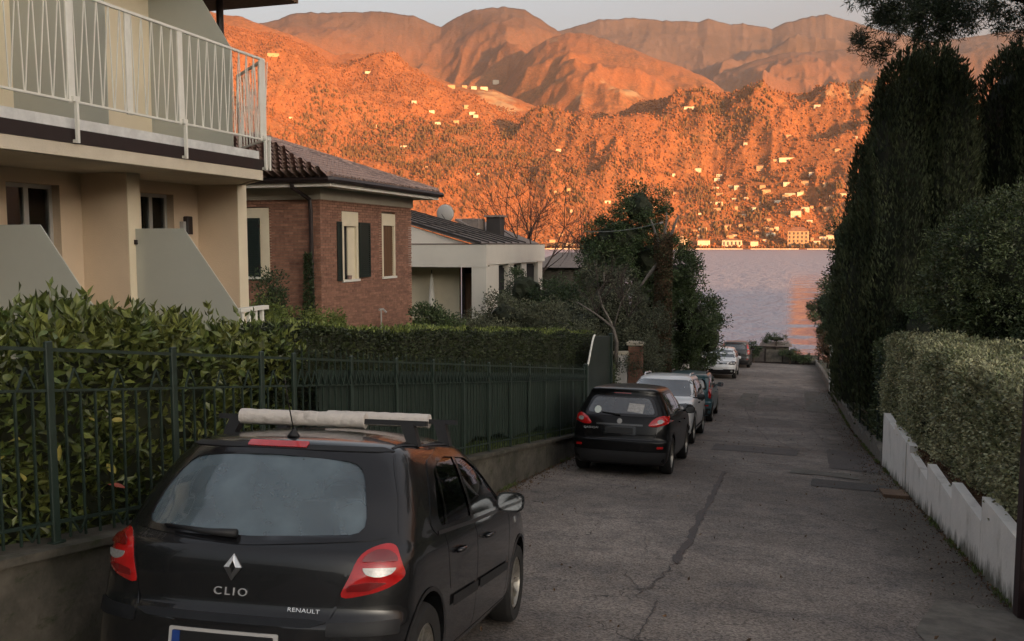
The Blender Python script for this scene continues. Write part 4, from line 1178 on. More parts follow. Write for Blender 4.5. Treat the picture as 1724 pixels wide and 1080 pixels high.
sd_ = thing('satellite_dish', 'round pale satellite dish on the ridge of the white modern house roof', 'satellite dish', (-16.3, 42.0, 3.0))
dp = [(0, 0)] + [(.46 * math.sin(a_), .10 * (a_ / 1.4) ** 2) for a_ in (.4, .8, 1.2, 1.5)]
MB().lathe([(r, z) for r, z in dp] + [(.47, .10), (.45, .12)] + [(r * .96, z + .015) for r, z in reversed(dp)], (-16.3, 42.0, 3.35), 20, 'y').obj('dish_bowl', M['dish'], sd_, smooth=True)
MB().tube([(-16.3, 42.1, 2.9), (-16.3, 42.1, 3.35)], .03, 6).obj('dish_mast', M['roof_dark'], sd_)
MB().tube([(-16.3, 42.0, 3.1), (-16.3, 41.6, 3.3)], .015, 6).obj('dish_arm', M['roof_dark'], sd_)
sd2 = thing('skylight_dome', 'low white dome on the roof left of the satellite dish', 'skylight', (-18.4, 40.5, 3.5))
MB().lathe([(.62, 0), (.6, .12), (.45, .25), (.2, .32), (0, .34)], (-18.0, 39.5, 3.55), 16).obj('dome_shell', M['dish'], sd2, smooth=True)
gl_ = thing('garden_parasol', 'closed pale parasol standing on the porch of the white house', 'parasol', (-13.9, 34.4, -2))
MB().tube([(-13.9, 34.3, -2.1), (-13.9, 34.3, .75)], .025, 6).obj('parasol_pole', M['roof_dark'], gl_)
MB().lathe([(.17, -.9), (.12, -.3), (.05, .5), (.02, .62)], (-13.9, 34.3, 0), 10).obj('parasol_cloth', M['modern'], gl_, smooth=True)
# a low hipped outbuilding past it
g_ = thing('low_pavilion', 'low pavilion with a grey hipped roof past the white modern house', 'pavilion', (-11.5, 49, -2.4))
MB().box(-13.5, -9.6, 47.6, 51.5, -4, .55).obj('pavilion_wall', M['wall_conc'], g_)
MB().add([(-14, 47.1, .55), (-9.1, 47.1, .55), (-9.1, 52, .55), (-14, 52, .55), (-12.2, 49.5, 1.35), (-11, 49.5, 1.35)], [(0, 1, 5, 4), (1, 2, 5), (2, 3, 4, 5), (3, 0, 4), (3, 2, 1, 0)]).obj('pavilion_roof', M['roof_metal'], g_)

# ------------------------------------------------------------------ villas on the far shore
M['far_white'] = mat('sunlit_villa_wall', (.80, .72, .55), .9, var=.1, scale=.1)
M['far_ochre'] = mat('ochre_villa_wall', (.62, .42, .24), .9, var=.1, scale=.1)
M['far_roof'] = mat('far_tile_roof', (.30, .15, .09), .9, var=.3, scale=.2)
M['far_window'] = mat('far_window', (.10, .09, .08), .4)
def villa(a_deg, el, wf, hf, label, group, big=0, m='far_white', roof='hip'):
    p, r = far_point(a_deg, el)
    w_, h_ = wf * r, max(hf * r, 5.)
    d_ = min(w_ * .7, 14)
    z0, z1 = p.z - 3, p.z + h_ * .82
    t = thing('villa', label, 'villa', (p.x, p.y, p.z), group)
    an = -math.radians(a_deg) + random.uniform(-.25, .05) + .12
    ca, sa = math.cos(an), math.sin(an)
    def T(q): return (p.x + q[0] * ca - q[1] * sa, p.y + q[0] * sa + q[1] * ca, q[2])
    def bx(x0, x1, y0, y1, za, zb): 
        b_ = MB().box(x0, x1, y0, y1, za, zb); b_.v = [T(q) for q in b_.v]; return b_
    bx(-w_ / 2, w_ / 2, 0, d_, z0, z1).obj('wall', M[m], t)
    rw, rd, rz = w_ / 2 + .6, d_ + .6, max(h_ * .22, 1.6)
    k = w_ / 2 * .5
    q = MB().add([(-rw, -.6, z1), (rw, -.6, z1), (rw, rd, z1), (-rw, rd, z1), (-k, d_ / 2, z1 + rz), (k, d_ / 2, z1 + rz)], [(0, 1, 5, 4), (1, 2, 5), (2, 3, 4, 5), (3, 0, 4), (3, 2, 1, 0)])
    q.v = [T(c) for c in q.v]; q.obj('roof', M['far_roof'], t)
    if big:
        nx, nz = big
        cw, chh = w_ / nx, (z1 - p.z - 2) / nz
        for i in range(nx):
            for j in range(nz):
                x0 = -w_ / 2 + (i + .3) * cw; za = p.z + 1.5 + (j + .2) * chh
                bx(x0, x0 + cw * .4, -.25, -.02, za, za + chh * .6).obj('window', M['far_window'], t)
    return t
VL = [(-31.61, 11.326, 0.012, 0.0047), (-25.82, 10.62, 0.0093, 0.002), (-20.73, 9.818, 0.008, 0.004), (-19.91, 9.844, 0.0053, 0.0033), (-19.31, 9.76, 0.006, 0.004), (-18.67, 9.728, 0.008, 0.004), (-23.08, 8.874, 0.0053, 0.0033), (-21.97, 8.315, 0.006, 0.0033), (-21.6, 7.505, 0.006, 0.0053), (-20.44, 7.643, 0.006, 0.0047), (-19.8, 8.535, 0.0047, 0.0053), (-19.43, 8.213, 0.0067, 0.004), (-19.2, 8.033, 0.0053, 0.004), (-23.7, 6.041, 0.0087, 0.0047), (-22.33, 4.86, 0.0027, 0.0027), (-19.06, 4.452, 0.0033, 0.0033), (-30.67, 7.741, 0.004, 0.0027), (-25.57, 7.409, 0.0053, 0.0027), (-17.92, 10.088, 0.0067, 0.0053), (1.71, 8.225, 0.0067, 0.0033), (-5.85, 8.39, 0.0107, 0.0027), (0.12, 6.574, 0.0053, 0.0027), (0.09, 5.042, 0.0173, 0.0047), (-1.5, 4.564, 0.008, 0.0067), (1.55, 4.244, 0.0073, 0.004), (-2.89, 3.472, 0.0047, 0.0053), (-5.24, 4.527, 0.0067, 0.0053), (-4.18, 3.527, 0.008, 0.0027), (2.32, 3.503, 0.006, 0.0047), (-1.11, 3.21, 0.0093, 0.0047), (0.28, 3.026, 0.0107, 0.004), (0.87, 2.998, 0.006, 0.0047), (3.48, 2.846, 0.012, 0.006), (1.2, 2.075, 0.008, 0.0053), (2.5, 2.075, 0.009, 0.0053), (-0.3, 2.676, 0.0107, 0.0027), (-1.79, 2.115, 0.0067, 0.0053), (-2.39, 1.811, 0.0047, 0.0033), (0.66, 1.73, 0.0107, 0.008), (1.46, 1.436, 0.006, 0.0027), (-3.37, 0.957, 0.0067, 0.0067), (-4.93, 0.926, 0.008, 0.004), (-4.12, 2.54, 0.0147, 0.004), (-9.45, 2.955, 0.0053, 0.004), (-10.83, 2.665, 0.0067, 0.004), (-6.08, 0.037, 0.0093, 0.0087), (-4.8, -0.037, 0.0133, 0.008), (-1.74, -0.037, 0.008, 0.0067), (2.75, 0.321, 0.0107, 0.0067), (-0.7, 0.618, 0.0067, 0.004), (-13.18, -0.076, 0.0093, 0.0053), (-12.05, 0.264, 0.0067, 0.004), (-14.32, 0.189, 0.0067, 0.004), (1.91, -0.0, 0.0067, 0.0067), (-10.92, 0.415, 0.0053, 0.004), (-5.02, 1.905, 0.0053, 0.0033), (-7.96, 2.406, 0.0053, 0.0033), (-7.05, 3.342, 0.004, 0.0027), (-0.63, 5.079, 0.0053, 0.004), (-2.41, 6.158, 0.004, 0.0027), (-13.97, 5.965, 0.0053, 0.0033), (2.93, 5.621, 0.0053, 0.0033), (3.9, 6.291, 0.004, 0.0027)]
random.seed(5)
VLAB = ['long bright villa nearest the balcony railing, high on the left slope', 'thin pale building strip alone high on the left mountainside', 'leftmost block of the long bright row high on the mountain', 'second block of the long bright row high on the mountain', 'third block of the long bright row high on the mountain', 'rightmost large block of the long bright row high on the mountain',
 'upper left villa of the scattered pair below the high bright row', 'lower right villa of the scattered pair below the high bright row', 'lowest left villa in the bright cluster under the high row', 'villa in the middle foot of the bright cluster under the high row', 'topmost villa in the bright cluster under the high row', 'right-hand villa in the bright cluster under the high row', 'lowest right villa in the bright cluster under the high row',
 'single bright villa alone in the woods above the brick house roof', 'tiny house in the woods above the flat-roofed white house', 'tiny lit house right of the one above the flat-roofed white house', 'small lone house in the woods just right of the balcony rail', 'faint small house left of the bright cluster on the slope', 'pale church-like block at the right end of the high bright row',
 'bright villa on the hill crest just left of the broad cypress', 'wide pale villa on the hill crest above the lake', 'small pale villa on the slope directly above the lake gap, upper one', 'widest bright house halfway up the slope right of centre', 'tall-looking villa left of the widest bright house halfway up', 'small bright house right of the widest one, halfway up', 'small white tower-like house standing alone above the village', None, None, None, None, None, None, 'bright yellow-lit villa close beside the broad cypress', 'left one of two bright white villas beside the cypress above the shore', 'right one of two bright white villas beside the cypress above the shore']
for qi, q in enumerate(VL):
    up_ = q[1] > 5.5
    lab = VLAB[qi] if qi < len(VLAB) else None
    villa(q[0], q[1] - .1, q[2], q[3], lab or ('tiny pale villa high up on the sunlit russet mountainside' if up_ else 'small pale sunlit villa among the trees above the far shore'),
          'villas high on the mountain' if up_ else 'villas above the far shore', 0, random.choice(['far_white', 'far_white', 'far_ochre']))
for i in range(58):
    villa(random.choice([random.uniform(-15.5, 4.5), random.uniform(-7, 4)]), random.choice([random.uniform(-.1, .9), random.uniform(.3, 4.2)]), random.uniform(.003, .0075), random.uniform(.0025, .005),
          'small pale sunlit villa among the trees above the far shore', 'villas above the far shore', 0, random.choice(['far_white', 'far_ochre', 'far_ochre']))
villa(-3.1, -.147, .0207, .0085, 'wide pale yellow lakeside villa with a row of tall windows', None, (5, 1), 'far_white')
villa(0.81, -.181, .021, .021, 'tall broad ochre lakeside palazzo, the highest building on the far shore', None, (5, 4), 'far_ochre')
# pale shore road wall along the water
m = MB()
aa = np.linspace(-20, 8, 60)
for i in range(59):
    if i % 7 in (2,): continue
    p0, p1 = [Vector((2264 * math.sin(math.radians(q)), 2264 * math.cos(math.radians(q)), LAKE)) for q in (aa[i], aa[i + 1])]
    m.bar(p0 + Vector((0, 0, .9)), p1 + Vector((0, 0, .9)), 2, 2.2)
t = thing('shore_wall', 'pale low quay wall along the waterline of the far shore', 'quay wall', (0, 2264, LAKE))
m.obj('quay_stones', M['far_white'], t)
# ------------------------------------------------------------------ cars
def paint(name, col, rough=.25, coat=.8, metal=.0, dirt=.25, spec=.5):
    return mat(name, col, rough, metal=metal, col2=tuple(c * .8 + .012 * dirt for c in col), scale=2.5, coat=coat, spec=spec,
               extra=lambda nt, s, o, p: node_mix(nt, node_noise(nt, s, 5, 6, .75, .55, 1.35), o, (.06, .052, .045)))
M['black_paint'] = paint('black_pearl_paint', (.008, .0085, .0095), .26, .6, spec=.3)
M['black_paint2'] = paint('plain_black_paint', (.003, .003, .0035), .3, .3, spec=.15)
M['white_paint'] = paint('white_paint', (.78, .78, .77), .3, .5)
M['white_paint2'] = paint('pale_grey_white_paint', (.74, .75, .76), .3, .5)
M['teal_paint'] = paint('teal_paint', (.045, .12, .14), .3, .6)
M['red_paint'] = paint('dark_grey_red_paint', (.16, .030, .025), .3, .6)
M['trim'] = mat('black_plastic_trim', (.012, .012, .013), .6, var=.2, scale=30, bump=.15, bscale=300)
M['bumper_soft'] = mat('faded_bumper_plastic', (.013, .014, .016), .5, spec=.3, var=.3, scale=8)
M['rubber'] = mat('tyre_rubber', (.014, .013, .012), .85, var=.3, scale=20)
M['rim'] = mat('alloy_rim', (.34, .32, .28), .38, metal=.7, var=.25, scale=20)
M['chrome'] = mat('chrome', (.75, .75, .76), .15, metal=1)
M['lens_red'] = mat('red_lamp_lens', (.50, .012, .012), .12, coat=1, var=.3, scale=14)
M['lens_red2'] = mat('deep_red_lamp_lens', (.16, .005, .006), .12, coat=1)
M['lens_clear'] = mat('clear_lamp_lens', (.36, .35, .33), .15, coat=1, var=.4, scale=30)
M['lens_dark'] = mat('dark_headlamp_lens', (.06, .062, .068), .08, coat=1, var=.5, scale=9)
M['car_glass'] = glass_mat('car_glass', (.34, .38, .40), 1.75, .015)
M['car_glass_rear'] = glass_mat('rear_window_glass', (.50, .58, .60), 1.95, .05)
def sky_film(m, col, k):
    n, l = m.node_tree.nodes, m.node_tree.links
    o = n['Material Output'] if 'Material Output' in n else [q for q in n if q.type == 'OUTPUT_MATERIAL'][0]
    src = o.inputs[0].links[0].from_socket
    d = n.new('ShaderNodeBsdfDiffuse'); d.inputs[0].default_value = (*col, 1)
    mx = n.new('ShaderNodeMixShader'); z = n.new('ShaderNodeTexNoise'); z.inputs['Scale'].default_value = 3.5; z.inputs['Detail'].default_value = 5; tc = n.new('ShaderNodeTexCoord'); l.new(tc.outputs['Object'], z.inputs[0])
    r = n.new('ShaderNodeMapRange'); r.inputs[1].default_value = .3; r.inputs[2].default_value = .7; r.inputs[3].default_value = k * .55; r.inputs[4].default_value = k * 1.35
    l.new(z.outputs['Fac'], r.inputs[0]); l.new(r.outputs[0], mx.inputs[0])
    l.new(src, mx.inputs[1]); l.new(d.outputs[0], mx.inputs[2]); l.new(mx.outputs[0], o.inputs[0])
sky_film(M['car_glass_rear'], (.19, .25, .285), .46)  # sky reflection put into the colour of a bluish dusty film
M['side_glass'] = glass_mat('tinted_side_glass', (.14, .15, .15), 1.6, .01)
M['frit'] = mat('black_window_border', (.008, .008, .009), .15, spec=.6)
M['seat'] = mat('grey_seat_fabric', (.06, .065, .07), .9, var=.2)
M['cabin'] = mat('dark_cabin', (.016, .016, .017), .8)
M['cover'] = mat('dirty_white_bar_wrap', (.58, .53, .48), .8, col2=(.30, .26, .22), scale=9, thr=(.28, .48), bump=.5, bscale=25)
M['badge'] = mat('silver_badge', (.72, .72, .72), .25, metal=.6)
M['badge_dim'] = mat('dull_silver_badge', (.10, .10, .10), .3, metal=.6)
M['plate_black'] = mat('dark_number_plate', (.008, .008, .008), .5)
M['plate_white'] = mat('white_number_plate', (.55, .55, .54), .5)
M['plate_blue'] = mat('blue_plate_band', (.015, .05, .22), .4)
M['orange_lens'] = mat('small_amber_lens', (.3, .3, .32), .2, coat=1)
M['paper'] = mat('pale_sticker', (.55, .60, .55), .6)

def spline(keys, n):
    K = np.array(keys, float); t = np.arange(len(K)); T = np.linspace(0, len(K) - 1, n)
    # monotone cubic through the keys
    out = []
    for c in range(K.shape[1]):
        y = K[:, c]; d = np.diff(y); m_ = np.zeros(len(y))
        m_[1:-1] = np.where(d[:-1] * d[1:] > 0, 2 * d[:-1] * d[1:] / (d[:-1] + d[1:] + 1e-12), 0); m_[0], m_[-1] = d[0], d[-1]
        i = np.minimum(T.astype(int), len(K) - 2); f_ = T - i
        h00 = 2 * f_**3 - 3 * f_**2 + 1; h10 = f_**3 - 2 * f_**2 + f_; h01 = -2 * f_**3 + 3 * f_**2; h11 = f_**3 - f_**2
        out.append(h00 * y[i] + h10 * m_[i] + h01 * y[i + 1] + h11 * m_[i + 1])
    return np.array(out).T

def plan_ring(z, yr, yf, w, cr, cf, N=18, pr=2.5, pf=2.6):
    pts = []
    L = yf - yr
    cr, cf = min(cr, L * .48), min(cf, L * .48)
    for k in range(N + 1):                       # rear arc, left to right
        a_ = PI / 2 - PI * k / N if False else (-PI / 2 + PI * k / N)
        s_, c_ = math.sin(a_), math.cos(a_)
        x = w * math.copysign(abs(s_) ** (2 / pr), s_); y = yr + cr * (1 - abs(c_) ** (2 / pr))
        pts.append((x, y))
    M_ = 16
    for k in range(1, M_):
        y = yr + cr + (L - cr - cf) * k / M_
        pts.append((w, y))
    for k in range(N + 1):
        a_ = PI / 2 - PI * k / N
        s_, c_ = math.sin(a_), math.cos(a_)
        x = w * math.copysign(abs(s_) ** (2 / pf), s_); y = yf - cf * (1 - abs(c_) ** (2 / pf))
        pts.append((x, y))
    for k in range(1, M_):
        y = yf - cf - (L - cr - cf) * k / M_
        pts.append((-w, y))
    mid = (yr + yf) / 2
    return [(x * (1 - .035 * abs((y - mid) / (L / 2 + 1e-6)) ** 3), y, z) for x, y in pts]

def shell(keys, n, shrink=0.):
    K = spline(keys, n)
    rings = [plan_ring(z, yr + shrink, yf - shrink, max(w - shrink, .03), cr, cf) for z, yr, yf, w, cr, cf in K]
    m = len(rings[0]); V = [p for r in rings for p in r]; F = []
    for i in range(len(rings) - 1):
        for j in range(m):
            k = (j + 1) % m
            F.append((i * m + j, i * m + k, (i + 1) * m + k, (i + 1) * m + j))
    F.append(tuple(range(m - 1, -1, -1))); F.append(tuple(range((len(rings) - 1) * m, len(rings) * m)))
    return V, F

DIRS = {'rear': (lambda u, v: (Vector((u, -2, v)), Vector((0, 1, 0)))), 'front': (lambda u, v: (Vector((u, 8, v)), Vector((0, -1, 0)))),
        'right': (lambda u, v: (Vector((3, u, v)), Vector((-1, 0, 0)))), 'left': (lambda u, v: (Vector((-3, u, v)), Vector((1, 0, 0)))),
        'top': (lambda u, v: (Vector((u, v, 4)), Vector((0, 0, -1))))}
def curve_poly(pts, k=5):             # closed Catmull-Rom outline
    n = len(pts); out = []
    P = [Vector(p) for p in pts]
    for i in range(n):
        p0, p1, p2, p3 = P[i - 1], P[i], P[(i + 1) % n], P[(i + 2) % n]
        for j in range(k):
            t_ = j / k
            out.append(.5 * ((2 * p1) + (p2 - p0) * t_ + (2 * p0 - 5 * p1 + 4 * p2 - p3) * t_ ** 2 + (3 * p1 - p0 - 3 * p2 + p3) * t_ ** 3))
    return out
def chamfer(pts, r=.05, k=3):       # straight-sided outline with rounded corners
    out = []
    n = len(pts); P = [Vector(p) for p in pts]
    for i in range(n):
        a_, b_, c_ = P[i - 1], P[i], P[(i + 1) % n]
        d1, d2 = (a_ - b_), (c_ - b_)
        q = min(r, d1.length * .45, d2.length * .45)
        s_, e_ = b_ + d1.normalized() * q, b_ + d2.normalized() * q
        for j in range(k + 1):
            t_ = j / k
            out.append(s_ * (1 - t_) ** 2 + b_ * 2 * t_ * (1 - t_) + e_ * t_ ** 2)
    return out

class Car:
    def __init__(s, name, label, keys, wheelR, axles, body_mat, group=None, n=54, cabin=True):
        s.root = thing(name, label, 'car', (0, 0, 0), group)
        s.keys = keys
        V, F = shell(keys, n)
        s.bvh = BVHTree.FromPolygons([Vector(v_) for v_ in V], F)
        s.V, s.F = V, F
        s.cut = []
        s.body_mat = body_mat; s.R = wheelR; s.axles = axles
        s.w = max(k[3] for k in keys)
    def hit(s, view, u, v):
        o, d = DIRS[view](u, v)
        r = s.bvh.ray_cast(o, d)
        if r[0] is None: return None, None
        return r[0], r[1] if r[1].dot(d) < 0 else -r[1]
    def patch(s, name, view, poly, m, off=.003, parent=None, lip=.012, grid=.06, hole=None, smooth=True, bulge=0.):
        poly = [Vector(p[:2]) for p in poly]
        # thin out near-duplicate points
        pp = []
        for p in poly:
            if not pp or (p - pp[-1]).length > .004: pp.append(p)
        if (pp[0] - pp[-1]).length < .004: pp.pop()
        poly = []
        for i, p in enumerate(pp):
            q = pp[(i + 1) % len(pp)]; k = max(1, int((q - p).length / grid))
            poly += [p.lerp(q, j / k) for j in range(k)]
        pts = list(poly); faces = [list(range(len(poly)))]
        if hole:
            hh = [Vector(p[:2]) for p in hole]; faces.append(list(range(len(pts) + len(hh) - 1, len(pts) - 1, -1))); pts += hh
        def inside(p, P):
            c = False; j = len(P) - 1
            for i in range(len(P)):
                if (P[i].y > p.y) != (P[j].y > p.y) and p.x < (P[j].x - P[i].x) * (p.y - P[i].y) / (P[j].y - P[i].y) + P[i].x: c = not c
                j = i
            return c
        x0, x1 = min(p.x for p in poly), max(p.x for p in poly); y0, y1 = min(p.y for p in poly), max(p.y for p in poly)
        for gx in np.arange(x0 + grid / 2, x1, grid):
            for gy in np.arange(y0 + grid / 2, y1, grid):
                q = Vector((gx, gy))
                if inside(q, poly) and (not hole or not inside(q, [Vector(p[:2]) for p in hole])) and min((q - p).length for p in poly) > grid * .35:
                    pts.append(q)
        res = geometry.delaunay_2d_cdt(pts, [], faces, 1, 1e-5)
        vs_, ok = [], []
        last = None
        rim_d = []
        for p in res[0]:
            h_, n_ = s.hit(view, p.x, p.y)
            if h_ is None:
                h_, n_ = last if last else (Vector((0, 0, 0)), Vector((0, 0, 1)))
                ok.append(False)
            else:
                ok.append(True); last = (h_, n_)
            b_ = 0
            if bulge: b_ = bulge * min(1, min((p - q).length for q in poly) / .06)
            vs_.append((h_ + n_ * (off + b_), n_))
        hp = [Vector(p[:2]) for p in hole] if hole else None
        def keep(f_):
            c_ = (res[0][f_[0]] + res[0][f_[1]] + res[0][f_[2]]) / 3
            return all(ok[i] for i in f_) and inside(c_, poly) and not (hp and inside(c_, hp))
        fs_ = [tuple(f_) for f_ in res[2] if keep(f_)]
        # orient outwards
        mb = MB(); out = []
        for f_ in fs_:
            a_, b_, c_ = (vs_[i][0] for i in f_[:3])
            out.append(f_ if (b_ - a_).cross(c_ - a_).dot(vs_[f_[0]][1]) > 0 else tuple(reversed(f_)))
        allv = [p for p, _ in vs_]
        if lip:
            from collections import Counter
            ec = Counter()
            for f_ in out:
                for i in range(len(f_)): ec[tuple(sorted((f_[i], f_[(i + 1) % len(f_)])))] += 1
            base = len(allv); mapv = {}
            extra = []
            for f_ in list(out):
                for i in range(len(f_)):
                    a_, b_ = f_[i], f_[(i + 1) % len(f_)]
                    if ec[tuple(sorted((a_, b_)))] == 1:
                        for q in (a_, b_):
                            if q not in mapv:
                                mapv[q] = base + len(extra); extra.append(vs_[q][0] - vs_[q][1] * lip)
                        out.append((b_, a_, mapv[a_], mapv[b_]))
            allv += extra
        mb.add(allv, out)
        return mb.obj(name, m, parent or s.root, smooth=smooth, angle=40)
    def strip(s, name, view, line, width, m, off=.004, parent=None, step=.05):
        L = [Vector(p) for p in line]; P = []
        for a_, b_ in zip(L[:-1], L[1:]):
            k = max(1, int((b_ - a_).length / step)); P += [a_.lerp(b_, j / k) for j in range(k)]
        P.append(L[-1])
        vs_, fs_ = [], []
        for i, p in enumerate(P):
            d = (P[min(i + 1, len(P) - 1)] - P[max(i - 1, 0)]); d.normalize(); n2 = Vector((-d.y, d.x)) * width / 2
            for q in (p + n2, p - n2):
                h_, n_ = s.hit(view, q.x, q.y)
                if h_ is None: h_, n_ = s.hit(view, p.x * .995, p.y * .995)
                if h_ is None: return None
                vs_ += [h_ + n_ * off]
        for i in range(len(P) - 1): fs_.append((2 * i, 2 * i + 1, 2 * i + 3, 2 * i + 2))
        return MB().add(vs_, fs_).obj(name, m, parent or s.root)
    def cutter(s, view, poly, a_, b_):
        n = len(poly)
        if view in ('rear', 'front'): A, B = [(p[0], a_, p[1]) for p in poly], [(p[0], b_, p[1]) for p in poly]
        else: A, B = [(a_, p[0], p[1]) for p in poly], [(b_, p[0], p[1]) for p in poly]
        s.cut.append((A + B, [tuple(range(n - 1, -1, -1)), tuple(range(n, 2 * n))] + [(i, (i + 1) % n, n + (i + 1) % n, n + i) for i in range(n)]))
    def finish(s, cavity=None):
        me = bpy.data.meshes.new('body'); me.from_pydata(s.V, [], s.F)
        ob_ = bpy.data.objects.new('body', me); C.objects.link(ob_)
        tmp = []
        def cut_with(v_, f_):
            m2 = bpy.data.meshes.new('tmp'); m2.from_pydata([tuple(p) for p in v_], [], f_)
            bm = bmesh.new(); bm.from_mesh(m2); bmesh.ops.recalc_face_normals(bm, faces=bm.faces); bm.to_mesh(m2); bm.free()
            o2 = bpy.data.objects.new('tmp', m2); C.objects.link(o2); tmp.append(o2)
            md = ob_.modifiers.new('b', 'BOOLEAN'); md.operation = 'DIFFERENCE'; md.solver = 'EXACT'; md.object = o2
        if cavity: cut_with(*cavity)
        for v_, f_ in s.cut: cut_with(v_, f_)
        for ya in s.axles:
            for sg in (-1, 1):
                wb = MB().lathe([(0.001, 0), (s.R * 1.13, 0), (s.R * 1.13, .36), (.001, .36)], (0, 0, 0), 32, 'x')
                wb.v = [((p[0] + s.w - .27) * sg if sg > 0 else -(p[0] + s.w - .27), p[1] + ya, p[2] + s.R + .02) for p in wb.v]
                cut_with(wb.v, wb.f)
        dg = bpy.context.evaluated_depsgraph_get()
        new = bpy.data.meshes.new_from_object(ob_.evaluated_get(dg))
        bpy.data.objects.remove(ob_)
        for o2 in tmp: bpy.data.objects.remove(o2)
        new.materials.clear(); new.materials.append(s.body_mat)
        new.polygons.foreach_set('use_smooth', [True] * len(new.polygons)); new.polygons.foreach_set('material_index', [0] * len(new.polygons))
        new.set_sharp_from_angle(angle=math.radians(32))
        o = bpy.data.objects.new('body', new); C.objects.link(o); o.parent = s.root
        return o
    def arches(s, m, wdt=.03, mat_out=.012):
        for ya in s.axles:
            for view, sg in (('right', 1), ('left', -1)):
                L = []
                for k in range(0, 19):
                    a_ = PI * k / 18 * 1.06 - .03 * PI
                    L.append((ya + math.cos(a_) * (s.R * 1.13 + wdt / 2), s.R + .02 + math.sin(a_) * (s.R * 1.13 + wdt / 2)))
                s.strip('wheel_arch', view, L, wdt, m, mat_out)
    def wheels(s, spokes=9, width=.2, rim_m=None, hub=.19):
        R_ = s.R; rr = R_ * .66
        tyre = MB().lathe([(rr, -width / 2 + .01), (R_ * .93, -width / 2), (R_ * .985, -width / 2 + .025), (R_, -width * .3), (R_, width * .3), (R_ * .985, width / 2 - .025), (R_ * .93, width / 2), (rr, width / 2 - .01)], (0, 0, 0), 36, 'x')
        tme = tyre.mesh('tyre', M['rubber'], True, angle=50)
        rim = MB().lathe([(rr + .004, -width / 2 + .02), (rr + .004, width / 2 - .02), (rr - .012, width / 2 - .012), (rr - .022, width / 2 - .03), (rr - .03, -width / 2 + .03), (rr - .02, -width / 2 + .02)], (0, 0, 0), 32, 'x')
        rim.lathe([(.001, width / 2 - .035), (.05, width / 2 - .035), (.055, width / 2 - .05), (.055, 0)], (0, 0, 0), 14, 'x')
        for k in range(spokes):
            for dlt in (-.07, .07):
                a_ = 2 * PI * k / spokes
                p = Vector((width / 2 - .05, math.cos(a_ + dlt * .5) * .04, math.sin(a_ + dlt * .5) * .04)); q = Vector((width / 2 - .035, math.cos(a_ + dlt) * (rr - .012), math.sin(a_ + dlt) * (rr - .012)))
                rim.bar(p, q, .014, .022, (1, 0, 0))
        rme = rim.mesh('rim', rim_m or M['rim'], True, angle=40)
        dk = MB().lathe([(.001, width / 2 - .09), (rr - .01, width / 2 - .09)], (0, 0, 0), 24, 'x').mesh('brake_disc', M['trim'])
        for ya in s.axles:
            for sg in (-1, 1):
                e = bpy.data.objects.new('wheel', None); C.objects.link(e); e.parent = s.root
                e.location = ((s.w - width / 2 - .012) * sg, ya, R_); e.rotation_euler = (0, 0, 0 if sg > 0 else PI)
                for nm, me in (('tyre', tme), ('rim', rme), ('brake_disc', dk)):
                    o = bpy.data.objects.new(nm, me); C.objects.link(o); o.parent = e
    def mirror_pair(s, y, z, x, m, wd=.20, ht=.13, glass_back=True):
        for sg in (-1, 1):
            mb = MB()
            def T(a, b, c): return ((x + a) * sg, y + b, z + c)
            prof = [(.0, 1), (.035, .98), (.075, .80), (.10, .45), (.108, .1)]
            rings = []
            for d_, k in prof:
                r_ = []
                for i in range(16):
                    a_ = 2 * PI * i / 16
                    cx, cz = math.copysign(abs(math.cos(a_)) ** .6, math.cos(a_)), math.copysign(abs(math.sin(a_)) ** .7, math.sin(a_))
                    r_.append(T(wd / 2 + cx * wd / 2 * k, d_, ht / 2 * cz * k))
                rings.append(r_)
            V_ = [p for r_ in rings for p in r_]
            F_ = [(i * 16 + j, i * 16 + (j + 1) % 16, (i + 1) * 16 + (j + 1) % 16, (i + 1) * 16 + j) for i in range(4) for j in range(16)] + [tuple(range(15, -1, -1)), tuple(range(64, 80))]
            mb.add(V_, F_)
            mb.bar(T(-.10, .06, -.03), T(.03, .05, -.02), .05, .045)
            hm = mb.obj('wing_mirror', m, s.root, smooth=True, angle=45)
            gm = MB().add([T(wd / 2 + math.copysign(abs(math.cos(2 * PI * i / 16)) ** .6, math.cos(2 * PI * i / 16)) * wd / 2 * .84, -.003, ht / 2 * .82 * math.copysign(abs(math.sin(2 * PI * i / 16)) ** .7, math.sin(2 * PI * i / 16))) for i in range(16)], [tuple(range(16))])
            gm.obj('mirror_glass', M['chrome_dim'], hm)
            hm.children[0].location = (0, 0, 0)
    def interior(s, steer=True, y_front=2.35, y_seat=1.75, rear_y=1.0, floor=.45, w=.62, rh=.93):
        MB().box(-w, w, .45, 3.0, floor - .05, floor).obj('cabin_floor', M['cabin'], s.root)
        def seat(x, y, h_, wd):
            m = MB()
            m.bev(x - wd / 2, x + wd / 2, y - .05, y + .45, floor, floor + .2, .04)
            m.prism([(x - wd / 2, y - .08, floor + .1), (x + wd / 2, y - .08, floor + .1), (x + wd / 2, y + .06, floor + .1), (x - wd / 2, y + .06, floor + .1)],
                    [(x - wd / 2 + .04, y - .2, h_), (x + wd / 2 - .04, y - .2, h_), (x + wd / 2 - .04, y - .1, h_), (x - wd / 2 + .04, y - .1, h_)])
            if h_ > rh: m.bev(x - .13, x + .13, y - .22, y - .12, h_ + .03, h_ + .20, .03)
            m.obj('seat', M['seat'], s.root)
        seat(-.33, y_seat, rh + .08, .48); seat(.33, y_seat, rh + .08, .48); seat(0, rear_y, rh - .06, 1.05)
        MB().bev(-w, w, y_front, y_front + .45, .62, .93, .05).obj('dashboard', M['cabin'], s.root)
